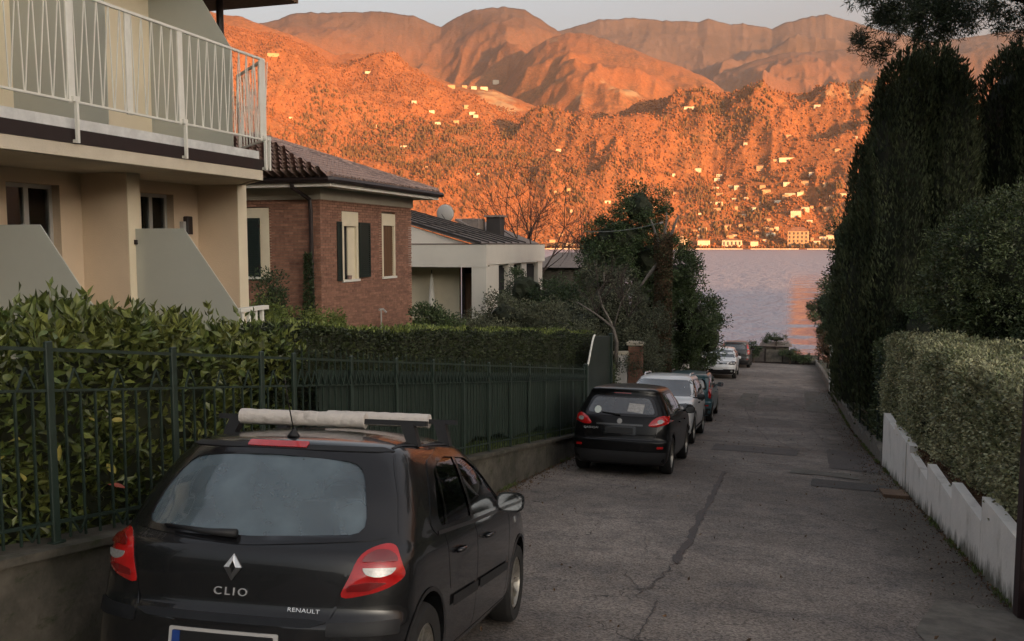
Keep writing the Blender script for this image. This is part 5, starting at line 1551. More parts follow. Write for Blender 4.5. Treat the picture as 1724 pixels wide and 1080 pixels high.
        if steer:
            m = MB()
            P = [(-.33 + math.cos(a_) * .185, y_front - .10 + math.sin(a_) * .06, .93 + math.sin(a_) * .175) for a_ in np.linspace(0, 2 * PI, 25)]
            m.tube(P, .016, 6, cap=False)
            m.bar((-.50, y_front - .1, .93), (-.16, y_front - .1, .93), .05, .03)
            m.tube([(-.33, y_front - .13, .93), (-.33, y_front, .88)], .06, 10)
            m.obj('steering_wheel', M['cabin'], s.root)
    def place(s, x, y, toward=1, yaw=0., slope_scale=1., dz=0.):
        # wheels on the lane: nose downhill (toward=1) or uphill (-1)
        L = s.axles[1] - s.axles[0]
        ya = y; 
        h0, h1 = gz(ya + toward * s.axles[0]), gz(ya + toward * s.axles[1])
        fwd = Vector((math.sin(yaw) * toward, math.cos(yaw) * toward * 1.0, 0)).normalized()
        f3 = Vector((fwd.x, fwd.y, (h1 - h0) / L * slope_scale)).normalized()
        r3 = f3.cross(Vector((0, 0, 1))).normalized(); u3 = r3.cross(f3)
        R_ = Matrix((r3, f3, u3)).transposed()
        s.root.rotation_euler = R_.to_euler()
        base = Vector((x, y + toward * s.axles[0], h0 + dz)) - R_ @ Vector((0, s.axles[0], 0))
        s.root.location = base
M['chrome_dim'] = mat('mirror_glass', (.35, .36, .37), .05, metal=1)

def text_mesh(txt, size, depth, m, name='lettering', spacing=1.0, xscale=1.0):
    cu = bpy.data.curves.new('t', 'FONT'); cu.body = txt; cu.size = size; cu.extrude = depth; cu.align_x = 'CENTER'; cu.align_y = 'CENTER'; cu.space_character = spacing
    o = bpy.data.objects.new('t', cu); C.objects.link(o)
    me = bpy.data.meshes.new_from_object(o.evaluated_get(bpy.context.evaluated_depsgraph_get()))
    bpy.data.objects.remove(o); me.name = name
    me.materials.clear(); me.materials.append(m)
    for v_ in me.vertices: v_.co.x *= xscale
    return me
def place_rear_text(car, me, name, x, z, off=.004, tilt=None):
    h_, n_ = car.hit('rear', x, z)
    o = bpy.data.objects.new(name, me); C.objects.link(o); o.parent = car.root
    rt = Vector((1, 0, 0)); up_ = n_.cross(rt).normalized()
    if up_.z < 0: up_ = -up_
    rt = up_.cross(n_).normalized()
    o.rotation_euler = Matrix((rt, up_, n_)).transposed().to_euler(); o.location = h_ + n_ * off
    return o

# ---------- near car: black five-door hatchback with wrapped roof bars
#        z    yr    yf    w     cr   cf
K1 = [(.17, .12, 3.80, .74, .30, .5), (.25, .03, 3.93, .82, .34, .6), (.42, .0, 3.975, .848, .36, .62), (.56, .0, 3.98, .853, .36, .62), (.60, .025, 3.97, .853, .34, .62), (.64, .05, 3.94, .853, .32, .62),
      (.74, .055, 3.86, .852, .32, .62), (.85, .062, 3.76, .845, .33, .62), (.905, .078, 3.60, .830, .34, .6), (.945, .118, 3.35, .815, .36, .55), (.985, .150, 3.02, .806, .36, .5), (1.05, .19, 2.85, .790, .36, .45),
      (1.16, .25, 2.62, .750, .36, .42), (1.27, .34, 2.42, .706, .36, .40), (1.35, .41, 2.25, .664, .36, .40), (1.392, .45, 2.14, .630, .36, .40), (1.420, .49, 2.05, .585, .40, .40), (1.447, .62, 1.94, .51, .44, .42), (1.470, .80, 1.78, .41, .44, .4), (1.485, 1.0, 1.60, .27, .3, .3), (1.492, 1.18, 1.45, .12, .1, .1)]
c1 = Car('parked_hatchback', 'near black five-door hatchback with red tail lamps and two white-wrapped roof bars', K1, .305, (.60, 3.175), M['black_paint'], n=76)
c1.root['category'] = 'car'
rw = chamfer([(-.605, .985), (-.56, 1.16), (-.485, 1.325), (0, 1.352), (.485, 1.325), (.56, 1.16), (.605, .985), (.0, .955)], .08)
rwo = chamfer([(-.73, .965), (-.68, 1.14), (-.58, 1.362), (0, 1.382), (.58, 1.362), (.68, 1.14), (.73, .965), (.0, .915)], .09)
c1.cutter('rear', chamfer([(-.655, .98), (-.61, 1.15), (-.515, 1.348), (0, 1.366), (.515, 1.348), (.61, 1.15), (.655, .98), (.0, .94)], .07), -1, .75)
sideg = chamfer([(.78, 1.02), (1.0, 1.30), (1.35, 1.375), (1.9, 1.355), (2.35, 1.19), (2.80, .975), (2.6, .945), (.85, .955)], .05)
c1.cutter('right', chamfer([(.86, 1.03), (1.04, 1.28), (1.36, 1.345), (1.86, 1.325), (2.30, 1.17), (2.66, .99), (2.55, .965), (.90, .975)], .05), -1.3, 1.3)
c1.cutter('front', chamfer([(-.62, 1.03), (-.50, 1.34), (.50, 1.34), (.62, 1.03)], .06), 2.0, 4.5)
cavk = [(.45, .25, 2.9, .74, .3, .4), (.9, .26, 2.85, .74, .3, .4), (1.05, .30, 2.72, .70, .35, .4), (1.27, .44, 2.34, .64, .3, .4), (1.37, .55, 2.15, .55, .3, .4), (1.405, .65, 2.0, .46, .35, .4)]
c1.finish(shell(cavk, 18))
c1.patch('rear_window', 'rear', chamfer([(-.655, .98), (-.61, 1.15), (-.515, 1.348), (0, 1.366), (.515, 1.348), (.61, 1.15), (.655, .98), (.0, .94)], .07), M['car_glass_rear'], -.006, lip=0, grid=.03)
c1.patch('window_border', 'rear', rwo, M['frit'], .004, hole=rw, lip=.008, grid=.03)
for v_ in ('right', 'left'):
    c1.patch('side_window', v_, sideg, M['side_glass'], -.005, lip=0, grid=.04)
    c1.patch('window_frame', v_, chamfer([(.70, 1.00), (.96, 1.325), (1.34, 1.398), (1.92, 1.378), (2.40, 1.21), (2.90, .965), (2.6, .930), (.80, .935)], .05), M['frit'], .004, hole=chamfer([(.86, 1.03), (1.04, 1.28), (1.36, 1.345), (1.86, 1.325), (2.30, 1.17), (2.66, .99), (2.55, .965), (.90, .975)], .05), lip=.006, grid=.04)
    c1.strip('window_pillar', v_, [(1.62, .955), (1.60, 1.37)], .055, M['frit'], .003)
    c1.strip('window_pillar', v_, [(1.02, .965), (1.10, 1.30)], .02, M['frit'], .003)
    c1.strip('belt_trim', v_, [(.82, .945), (1.6, .935), (2.6, .938), (2.85, .955)], .022, M['trim'], .007)
    c1.strip('side_moulding', v_, [(1.05, .545), (1.66, .535)], .06, M['trim'], .012)
    c1.strip('side_moulding', v_, [(1.72, .535), (2.66, .52)], .06, M['trim'], .012)
    for L in ([(1.65, .95), (1.68, .70), (1.67, .33), (1.64, .28)], [(.95, .93), (.97, .80), (1.02, .62)], [(2.72, .95), (2.74, .7), (2.70, .30)], [(1.02, .27), (2.70, .27)]):
        c1.strip('door_gap', v_, L, .010, M['frit'], .0025)
    c1.patch('side_indicator', v_, chamfer([(2.93, .80), (2.93, .85), (3.0, .85), (3.0, .80)], .02), M['lens_clear'], .006, grid=.05)
c1.patch('windscreen', 'front', chamfer([(-.66, .99), (-.54, 1.37), (.54, 1.37), (.66, .99)], .06), M['car_glass'], -.003, lip=0, grid=.1)
c1.patch('spoiler_trim', 'rear', chamfer([(-.60, 1.383), (-.54, 1.403), (.54, 1.403), (.60, 1.383), (.52, 1.379), (-.52, 1.379)], .01), M['trim'], .006, grid=.06)
c1.patch('brake_lamp', 'rear', chamfer([(-.17, 1.386), (-.17, 1.414), (.17, 1.414), (.17, 1.386)], .006), M['lens_red'], .012, grid=.05)
# tail lamps
for sg in (-1, 1):
    out = curve_poly([(sg * .545, .705), (sg * .575, .80), (sg * .615, .90), (sg * .70, .945), (sg * .755, .922), (sg * .79, .85), (sg * .80, .795), (sg * .745, .748), (sg * .66, .718)], 4)
    l_ = c1.patch('tail_lamp', 'rear', out, M['lens_red'], .006, lip=.02, grid=.035, bulge=.014)
    cen = (sg * .695, .832)
    el = lambda rx, rz, cx=cen[0], cz=cen[1]: [(cx + rx * math.cos(a_), cz + rz * math.sin(a_)) for a_ in np.linspace(0, 2 * PI, 24, endpoint=False)]
    c1.patch('upper_lens', 'rear', [(cen[0] + .070 * math.cos(a_), .865 + .048 * math.sin(a_)) for a_ in np.linspace(0, PI, 14)], M['lens_red2'], .024, parent=l_, lip=.004, grid=.035)
    c1.patch('reversing_lens', 'rear', [(cen[0] + .066 * math.cos(a_), .840 + .042 * math.sin(a_)) for a_ in np.linspace(PI, 2 * PI, 14)], M['lens_clear'], .024, parent=l_, lip=.004, grid=.035)
    c1.patch('lower_lens', 'rear', chamfer([(sg * .565, .73), (sg * .575, .76), (sg * .66, .775), (sg * .74, .772), (sg * .66, .735)], .01), M['lens_red2'], .020, parent=l_, lip=.004, grid=.035)
# tailgate shut lines, bumper top, plate recess
for sg in (-1, 1):
    c1.strip('tailgate_gap', 'rear', [(sg * .60, 1.37), (sg * .695, 1.16), (sg * .74, .99)], .009, M['frit'], .002)
    c1.strip('tailgate_gap', 'rear', [(sg * .60, .93), (sg * .555, .80), (sg * .525, .66), (sg * .50, .605), (sg * .42, .575)], .010, M['frit'], .002)
c1.strip('tailgate_gap', 'rear', [(-.42, .575), (-.2, .56), (.2, .56), (.42, .575)], .012, M['frit'], .002)
c1.patch('tailgate_edge', 'rear', chamfer([(-.50, .59), (-.42, .600), (.42, .600), (.50, .59), (.42, .568), (-.42, .568)], .01), M['bumper_soft'], .006, grid=.06)
for sg in (-1, 1):
    c1.patch('bumper_moulding', 'rear', chamfer([(sg * .50, .53), (sg * .50, .585), (sg * .80, .60), (sg * .80, .535)], .01), M['bumper_soft'], .010, grid=.05)
c1.patch('number_plate', 'rear', chamfer([(-.26, .405), (-.26, .515), (.26, .515), (.26, .405)], .008), M['plate_black'], .012, grid=.08)
c1.patch('plate_band', 'rear', [(-.258, .407), (-.258, .513), (-.215, .513), (-.215, .407)], M['plate_blue'], .014, grid=.05, lip=.001)
c1.patch('plate_frame', 'rear', chamfer([(-.28, .39), (-.28, .53), (.28, .53), (.28, .39)], .01), M['frame'], .008, grid=.08)
c1.patch('lower_bumper', 'rear', chamfer([(-.62, .20), (-.66, .34), (.66, .34), (.62, .20)], .03), M['trim'], .008, grid=.08)
# wiper, aerial, emblem, lettering
h0, n0 = c1.hit('rear', -.40, .955); h1, n1 = c1.hit('rear', -.02, .955); h2, n2 = c1.hit('rear', -.45, .975)
MB().tube([h1 + n1 * .03 + Vector((0, 0, -.005)), h1.lerp(h0, .5) + n0 * .04 + Vector((0, 0, -.012)), h0 + n0 * .028 + Vector((0, 0, .012))], [.022, .014, .007], 8).tube([h2 + n2 * .012, h2.lerp(h1, .5) + n0 * .018, h1 + n1 * .014], .006, 6).obj('rear_wiper', M['trim'], c1.root, smooth=True)
ha, na = c1.hit('top', .02, .60)
MB().lathe([(.0, 0), (.035, 0), (.03, .012), (.012, .035), (.006, .05)], ha, 12).tube([ha + Vector((0, 0, .03)), ha + Vector((0, -.10, .19)), ha + Vector((0, -.17, .33))], [.004, .003, .002], 6).obj('roof_aerial', M['trim'], c1.root, smooth=True)
he, ne = c1.hit('rear', 0, .80)
def lozenge(a_, b_, halfh, halfw, inner, m, nm, top=True):
    mb = MB()
    P = [(0, halfh), (halfw, 0), (0, -halfh), (-halfw, 0)]; Q = [(0, halfh * inner), (halfw * inner * .72, 0), (0, -halfh * inner), (-halfw * inner * .72, 0)]
    rng_ = ((0, 1), (3, 0)) if top else ((1, 2), (2, 3))
    for i, j in rng_:
        def T(p, d): 
            h_, n_ = c1.hit('rear', p[0], .815 + p[1]); return tuple(h_ + n_ * d)
        mb.prism([T(P[i], .002), T(P[j], .002), T(Q[j], .002), T(Q[i], .002)], [T(P[i], .010), T(P[j], .010), T(Q[j], .013), T(Q[i], .013)])
    return mb.obj(nm, m, c1.root)
lozenge(0, 0, .062, .046, .52, M['badge'], 'emblem_upper'); lozenge(0, 0, .062, .046, .52, M['badge_dim'], 'emblem_lower', False)  # bright top and shaded lower half of the emblem painted as two silvers
place_rear_text(c1, text_mesh('CLIO', .052, .003, M['badge'], spacing=1.35, xscale=1.25), 'lettering', 0, .700)
place_rear_text(c1, text_mesh('RENAULT', .027, .002, M['badge'], spacing=1.05, xscale=1.3), 'lettering', .375, .635)
c1.arches(M['trim'], .022, .006)
c1.wheels(9, .195)
c1.mirror_pair(2.42, 1.0, .80, M['black_paint'], .21, .145)
c1.interior()
# door handles, roof drip lines
for v_, sg in (('right', 1), ('left', -1)):
    for yy in (1.20, 1.95):
        h_, n_ = c1.hit(v_, yy, .815)
        MB().tube([h_ + n_ * .008 + Vector((0, -.09, 0)), h_ + n_ * .034 + Vector((0, -.06, .004)), h_ + n_ * .034 + Vector((0, .06, .004)), h_ + n_ * .008 + Vector((0, .09, 0))], .013, 8).obj('door_handle', M['black_paint'], c1.root, smooth=True)
    c1.strip('roof_trim', 'top', [(sg * .575, .66), (sg * .60, .95), (sg * .60, 1.6), (sg * .58, 2.0)], .016, M['trim'], .004)
# sticker and papers behind the rear glass
MB().box(-.06, .10, 2.35, 2.36, 1.10, 1.24).obj('windscreen_sticker', M['paper'], c1.root)
# wrapped roof bars
for i, yy in enumerate((1.02, 1.72)):
    t_ = bpy.data.objects.new('roof_bar', None); C.objects.link(t_); t_.parent = c1.root; t_.location = (0, yy, 1.545 if i == 0 else 1.56)
    x0, x1 = (-.52, .28) if i == 0 else (-.25, .47)
    n_ = 16
    P = [(x0 + (x1 - x0) * k / n_, .001 * math.sin(k * 1.7), .001 * math.sin(k * 2.3)) for k in range(n_ + 1)]
    mb = MB(); mb.tube(P, [.046 + .0012 * math.sin(k * 2.9) + .0012 * random.random() for k in range(n_ + 1)], 12)
    o = mb.mesh('bar_wrap', M['cover'], True, angle=60); q = bpy.data.objects.new('bar_wrap', o); C.objects.link(q); q.parent = t_
    o = MB().box(-.66, .66, -.022, .022, -.018, .012).mesh('cross_bar', M['trim']); q = bpy.data.objects.new('cross_bar', o); C.objects.link(q); q.parent = t_
    for sg in (-1, 1):
        hz_, _ = c1.hit('top', sg * .54, yy)
        m = MB().prism([(sg * .50, -.03, .0), (sg * .58, -.03, .0), (sg * .58, .03, .0), (sg * .50, .03, .0)], [(sg * .55, -.035, hz_.z - t_.location.z - .01), (sg * .625, -.035, hz_.z - t_.location.z - .03), (sg * .625, .035, hz_.z - t_.location.z - .03), (sg * .55, .035, hz_.z - t_.location.z - .01)])
        q = bpy.data.objects.new('bar_foot', m.mesh('bar_foot', M['trim'])); C.objects.link(q); q.parent = t_
c1.place(-2.56, 3.40, 1, yaw=-.10)
# ---------- the five cars further down
M['dark_glass'] = mat('dark_car_glass', (.018, .021, .024), .05, spec=1.0, coat=1., var=.4, scale=2.0)
M['screen_glass'] = mat('sky_reflecting_windscreen', (.05, .058, .065), .06, spec=1.0, coat=1., var=.5, scale=1.6)
def gen_keys(L, w, H, hood, rs=1., top=.77, hl=1.15):
    return [(.20, .10, L - .18, w * .88, .25, .45), (.30, .02, L - .04, w * .96, .28, .5), (.48, .0, L, w * .99, .3, .52), (.62, .0, L, w, .3, .52), (.67, .035, L - .02, w, .3, .5),
            (.80, .05 * rs, L - .05, w * .997, .3, .5), (hood - .10, .07 * rs, L - .13, w * .985, .3, .5), (hood - .03, .09 * rs, L - .36, w * .97, .3, .5), (hood + .02, .11 * rs, L - hl + .12, w * .95, .3, .45),
            (hood + .07, .14 * rs, L - hl - .04, w * .93, .32, .4), (hood + .24, .24 * rs, L - hl - .34, w * (.5 + top / 2), .34, .38), (H - .17, .33 * rs, L - hl - .62, w * (top + .03), .35, .36), (H - .11, .34 * rs, L - hl - .72, w * top, .3, .34),
            (H - .065, .34 * rs, L - hl - .84, w * (top - .05), .3, .34), (H - .03, .50, L - hl - 1.0, w * (top - .17), .35, .36), (H - .012, .8, L - hl - 1.2, w * .36, .3, .3), (H, 1.2, L - hl - 1.35, w * .1, .1, .1)]
def shape_car(name, label, L, W, H, hood, paint_m, R, axles, top=.77, rs=1., hl=1.15, clad=None, rails=None, facing='rear', rear=None, glass='dark_glass', wheel_n=5, group='cars parked nose to tail down the lane'):
    w = W / 2
    c = Car(name, label, gen_keys(L, w, H, hood, rs, top, hl), R, axles, paint_m, group, n=56)
    c.finish()
    belt, roof = hood + .02, H - .15
    tx = w * top
    # side glass in two panes, frames and pillars
    y_front = L - hl - .12
    for v_ in ('right', 'left'):
        fr = chamfer([(.42 * rs + .12, belt + .02), (.42 * rs + .30, roof + .02), (L - hl - .86, roof + .03), (y_front + .02, belt + .02)], .06)
        c.patch('window_frame', v_, fr, M['frit'], .003, lip=.004, grid=.12)
        yb = (.55 + y_front) / 2 + .1
        c.patch('side_window', v_, chamfer([(yb + .04, belt + .05), (yb + .03, roof - .015), (L - hl - .92, roof - .01), (y_front - .12, belt + .05)], .04), M[glass], .008, lip=.003, grid=.12)
        c.patch('side_window', v_, chamfer([(yb - .75, belt + .05), (yb - .73, roof - .015), (yb - .03, roof - .015), (yb - .03, belt + .05)], .04), M[glass], .008, lip=.003, grid=.12)
        c.patch('side_window', v_, chamfer([(.62 * rs + .05, belt + .08), (.62 * rs + .22, roof - .02), (yb - .79, roof - .015), (yb - .80, belt + .05)], .04), M[glass], .008, lip=.003, grid=.12)
        for ln in ([(yb, belt - .02), (yb + .03, .7), (yb, .34)], [(y_front - .02, belt - .02), (y_front, .7), (y_front - .05, .36)], [(yb - .8, belt - .03), (axles[0] + .42, .8)]):
            c.strip('door_gap', v_, ln, .012, M['frit'], .003)
        if clad:
            c.strip('sill_cladding', v_, [(axles[0] + R * 1.2, .34), (axles[1] - R * 1.2, .34)], .16, clad, .010)
        for yy in (yb - .12, yb + .78):
            h_, n_ = c.hit(v_, min(yy, y_front - .1) - .05, belt - .13)
            MB().bar(h_ + n_ * .025 + Vector((0, -.1, 0)), h_ + n_ * .025 + Vector((0, .1, 0)), .03, .03).obj('door_handle', paint_m if not clad else clad, c.root)
    c.arches(clad or M['trim'], .06 if clad else .02, .012)
    c.wheels(wheel_n, .21)
    c.mirror_pair(y_front - .1, belt + .03, w - .02, clad if (clad and facing == 'front') else paint_m, .20, .15)
    # windscreen and rear window
    sw, st = w * .84, tx * .90
    c.patch('windscreen', 'front', chamfer([(-sw, belt + .03), (-st, H - .13), (st, H - .13), (sw, belt + .03)], .08), M['screen_glass'], .004, lip=.004, grid=.1)
    rw_, rt_ = w * .76, tx * .84
    ry0 = belt + .03
    c.patch('rear_window', 'rear', chamfer([(-rw_, ry0), (-rt_, H - .19), (rt_, H - .19), (rw_, ry0)], .09), M['frit'], .004, lip=.004, grid=.1)
    c.patch('rear_glass', 'rear', chamfer([(-rw_ + .06, ry0 + .04), (-rt_ + .05, H - .22), (rt_ - .05, H - .22), (rw_ - .06, ry0 + .04)], .08), M['screen_glass'], .009, lip=.003, grid=.1)
    c.patch('brake_lamp', 'rear', chamfer([(-.16, H - .145), (-.16, H - .125), (.16, H - .125), (.16, H - .145)], .005), M['lens_red2'], .012, grid=.06)
    if rails:
        for sg in (-1, 1):
            P = []
            for k in range(12):
                yy = .75 + (L - hl - 2.0) * k / 11
                h_, n_ = c.hit('top', sg * tx * .86, yy)
                P.append(h_ + Vector((0, 0, .055 if 0 < k < 11 else .0)))
            MB().tube(P, .022, 8).obj('roof_rail', rails, c.root, smooth=True)
    return c, w, belt
def rear_bits(c, w, belt, lamp, plate=True, mould=None):
    for sg in (-1, 1):
        l_ = c.patch('tail_lamp', 'rear', curve_poly([(sg * x, z) for x, z in lamp], 3), M['lens_red'], .010, lip=.02, grid=.05, bulge=.015)
        xs_ = [p[0] for p in lamp]; zs_ = [p[1] for p in lamp]
        cx, cz = sg * sum(xs_) / len(xs_), sum(zs_) / len(zs_)
        c.patch('lamp_cell', 'rear', [(cx + .05 * math.cos(a_), cz + .035 * math.sin(a_)) for a_ in np.linspace(0, 2 * PI, 12, endpoint=False)], M['lens_clear'], .028, parent=l_, lip=.003, grid=.04)
        c.patch('rear_reflector', 'rear', chamfer([(sg * (w - .22), .52), (sg * (w - .22), .56), (sg * (w - .12), .56), (sg * (w - .12), .52)], .01), M['lens_red'], .014, grid=.05)
    c.patch('plate_recess', 'rear', chamfer([(-.30, .74), (-.30, .90), (.30, .90), (.30, .74)], .02), M['frit'], .004, grid=.08)
    c.patch('number_plate', 'rear', chamfer([(-.25, .76), (-.25, .87), (.25, .87), (.25, .76)], .008), M['plate_black'], .012, grid=.1)
    c.strip('tailgate_gap', 'rear', [(-w * .80, belt - .03), (-w * .72, .72), (-w * .66, .665), (w * .66, .665), (w * .72, .72), (w * .80, belt - .03)], .012, M['frit'], .003)
    c.patch('lower_bumper', 'rear', chamfer([(-w + .1, .24), (-w + .06, .45), (w - .06, .45), (w - .1, .24)], .03), mould or M['trim'], .010, grid=.1)
    h_, n_ = c.hit('rear', 0, belt + .04); g_, m_ = c.hit('rear', -.34, belt + .08)
    MB().tube([h_ + n_ * .03, g_ + m_ * .02], [.016, .007], 6).obj('rear_wiper', M['trim'], c.root)
def front_bits(c, w, hood, lamp, m_lower, grille=None, plate_z=.50, badge=True):
    for sg in (-1, 1):
        l_ = c.patch('headlamp', 'front', curve_poly([(sg * x, z) for x, z in lamp], 3), M['lens_dark'], .010, lip=.02, grid=.05, bulge=.015)
        cx = sum(p[0] for p in lamp) / len(lamp); cz = sum(p[1] for p in lamp) / len(lamp)
        for dx in (-.07, .07):
            c.patch('lamp_reflector', 'front', [(sg * (cx + dx) + .045 * math.cos(a_), cz + .04 * math.sin(a_)) for a_ in np.linspace(0, 2 * PI, 12, endpoint=False)], M['lens_clear'], .026, parent=l_, lip=.003, grid=.04)
        c.patch('fog_lamp', 'front', [(sg * (w - .24) + .05 * math.cos(a_), .40 + .045 * math.sin(a_)) for a_ in np.linspace(0, 2 * PI, 12, endpoint=False)], M['lens_clear'], .022, lip=.006, grid=.04)
    c.patch('lower_bumper', 'front', chamfer([(-w + .10, .24), (-w + .08, .50), (w - .08, .50), (w - .10, .24)], .04), m_lower, .010, grid=.1)
    gr = grille or [(-.36, .70), (-.40, .84), (.40, .84), (.36, .70)]
    g = c.patch('grille', 'front', chamfer(gr, .03), M['frit'], .006, grid=.1)
    z0, z1 = min(p[1] for p in gr), max(p[1] for p in gr); gw = max(p[0] for p in gr) - .03
    for k in range(3):
        zz = z0 + (z1 - z0) * (k + .7) / 3.6
        c.strip('grille_bar', 'front', [(-gw, zz), (gw, zz)], .014, M['chrome_dim'], .014, parent=g)
    if badge:
        c.patch('front_emblem', 'front', [(.055 * math.cos(a_), (z0 + z1) / 2 + .055 * math.sin(a_)) for a_ in np.linspace(0, 2 * PI, 14, endpoint=False)], M['badge'], .024, grid=.04)
    c.patch('number_plate', 'front', chamfer([(-.25, plate_z), (-.25, plate_z + .11), (.25, plate_z + .11), (.25, plate_z)], .008), M['plate_white'], .024, grid=.1)
    c.strip('bonnet_gap', 'front', [(-w * .80, hood - .07), (-w * .5, hood - .10), (w * .5, hood - .10), (w * .80, hood - .07)], .012, M['frit'], .003)

q, w_, belt_ = shape_car('parked_crossover', 'black crossover parked tail-on, red tail lamps and a round sticker on its rear window', 4.31, 1.80, 1.61, 1.02, M['black_paint2'], .345, (.78, 3.41), top=.72)
rear_bits(q, w_, belt_, [(.52, .92), (.60, 1.03), (.74, 1.09), (.86, 1.07), (.87, .98), (.76, .93), (.64, .90)])
place_rear_text(q, text_mesh('QASHQAI', .055, .003, M['badge'], spacing=1.1, xscale=1.1), 'lettering', -.52, .84)
q.patch('round_sticker', 'rear', [(-.42 + .065 * math.cos(a_), 1.16 + .065 * math.sin(a_)) for a_ in np.linspace(0, 2 * PI, 16, endpoint=False)], M['paper'], .013, grid=.04, lip=.001)
q.patch('window_papers', 'rear', [(.12, 1.15), (.14, 1.30), (.42, 1.28), (.40, 1.12)], M['lens_clear'], .012, grid=.06, lip=.001)
h_, n_ = q.hit('rear', 0, .98)
MB().lathe([(.001, 0), (.045, 0), (.05, .012), (.038, .016), (.036, .008), (.001, .008)], (0, 0, 0), 18, 'y').obj('tail_emblem', M['badge'], q.root).location = (h_.x, h_.y - .012, h_.z)
q.patch('tailgate_trim', 'rear', chamfer([(-.42, .905), (-.42, .935), (.42, .935), (.42, .905)], .01), M['badge_dim'], .014, grid=.06)
q.place(-2.76, 15.55, 1)
d_, w_, belt_ = shape_car('parked_off_roader', 'white off-roader with roof rails facing uphill behind the black crossover', 4.32, 1.82, 1.64, 1.08, M['white_paint'], .35, (.82, 3.49), top=.76, clad=M['trim'], rails=M['badge'], facing='front')
front_bits(d_, w_, 1.08, [(.50, .86), (.55, .97), (.72, 1.0), (.86, .97), (.87, .86), (.76, .80), (.60, .80)], M['trim'], [(-.40, .80), (-.44, .92), (.44, .92), (.40, .80)], .58)
rear_bits(d_, w_, belt_, [(.66, .84), (.64, 1.02), (.82, 1.03), (.85, .86)])
d_.place(-2.90, 21.25 + 4.32, -1)
p_, w_, belt_ = shape_car('parked_city_car', 'small teal city car with tall red tail lamps half hidden by the white off-roader', 3.54, 1.58, 1.54, .98, M['teal_paint'], .285, (.56, 2.86), top=.80, rs=.45, hl=.82, rails=M['badge_dim'], glass='dark_glass')
rear_bits(p_, w_, belt_, [(.66, .78), (.66, 1.10), (.65, 1.34), (.71, 1.36), (.77, 1.10), (.78, .80)])
p_.place(-2.80, 27.9, 1)
f_, w_, belt_ = shape_car('parked_white_car', 'white hatchback facing uphill near the far end of the row', 4.0, 1.76, 1.50, .98, M['white_paint2'], .32, (.75, 3.3), top=.75, facing='front')
front_bits(f_, w_, .98, [(.50, .74), (.54, .84), (.70, .89), (.84, .86), (.85, .76), (.70, .71)], M['frit'], [(-.42, .74), (-.45, .83), (.45, .83), (.42, .74)], .47)
rear_bits(f_, w_, belt_, [(.62, .80), (.60, .95), (.80, .96), (.84, .82)])
f_.place(-3.02, 45.6 + 4.0, -1)
g_, w_, belt_ = shape_car('parked_estate_car', 'grey car with tall red tail lamps, last in the row before the lake barrier', 4.3, 1.76, 1.58, 1.0, M['badge_dim'], .32, (.8, 3.4), top=.78, rs=.6, glass='dark_glass')
rear_bits(g_, w_, belt_, [(.70, .84), (.68, 1.10), (.64, 1.36), (.72, 1.37), (.80, 1.1), (.85, .86)])
g_.place(-2.62, 54.2, 1)
# ------------------------------------------------------------------ foliage
def unit(a): return a / (np.linalg.norm(a, axis=-1, keepdims=True) + 1e-9)
def leaves(name, P, N, size, aspect, m, parent, spread=.8, up=.0, var=.35, fold=.12, curl=0.):
    n = len(P)
    d = unit(N + rng.normal(0, spread, (n, 3)) + np.array([0, 0, up]))
    s_ = unit(np.cross(d, rng.normal(0, 1, (n, 3))))
    nn = np.cross(d, s_)
    L = size * rng.uniform(1 - var, 1 + var, (n, 1)); W = L * aspect
    a_ = P; t_ = P + d * L; l_ = P + d * L * .45 + s_ * W / 2 + nn * L * fold; r_ = P + d * L * .45 - s_ * W / 2 + nn * L * fold
    V = np.stack([a_, l_, t_, r_], 1).reshape(-1, 3)
    F = np.arange(n * 4).reshape(-1, 4)
    return stuff(np_obj(name, V, F, m, parent, smooth=False))
def shell_pts(n, c, r, lo=.75, hi=1., squash=None):
    d = unit(rng.normal(0, 1, (n, 3)))
    u = rng.uniform(lo, hi, (n, 1)) ** .7
    return np.array(c) + d * u * np.array(r), d
def clumps(n, blobs, k, cr, lo=.6):
    """leaves gathered in k clumps spread over the blobs"""
    vol = np.array([b_[1][0] * b_[1][1] + b_[1][1] * b_[1][2] + b_[1][0] * b_[1][2] for b_ in blobs]); vol = vol / vol.sum()
    PP, NN = [], []
    for (c, r), v_ in zip(blobs, vol):
        kc = max(3, int(k * v_)); C_, D_ = shell_pts(kc, c, r, lo, 1.03)
        m_ = int(n * v_ / kc) + 1
        R_ = cr * rng.uniform(.55, 1.3, (kc, 1, 1))
        q = unit(rng.normal(0, 1, (kc, m_, 3))); rad_ = rng.random((kc, m_, 1)) ** .45
        PP.append((C_[:, None] + q * rad_ * R_).reshape(-1, 3)); NN.append((q * .7 + D_[:, None] * .6).reshape(-1, 3))
    return np.concatenate(PP), np.concatenate(NN)
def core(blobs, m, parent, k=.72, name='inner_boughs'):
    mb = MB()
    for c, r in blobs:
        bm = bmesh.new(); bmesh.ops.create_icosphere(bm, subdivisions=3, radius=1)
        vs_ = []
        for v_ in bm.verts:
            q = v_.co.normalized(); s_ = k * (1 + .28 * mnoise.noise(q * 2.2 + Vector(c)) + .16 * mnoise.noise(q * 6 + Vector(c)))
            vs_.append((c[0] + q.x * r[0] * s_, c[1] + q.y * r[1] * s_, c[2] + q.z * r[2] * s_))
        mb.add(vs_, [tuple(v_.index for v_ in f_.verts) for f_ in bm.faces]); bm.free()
    return stuff(mb.obj(name, m, parent))
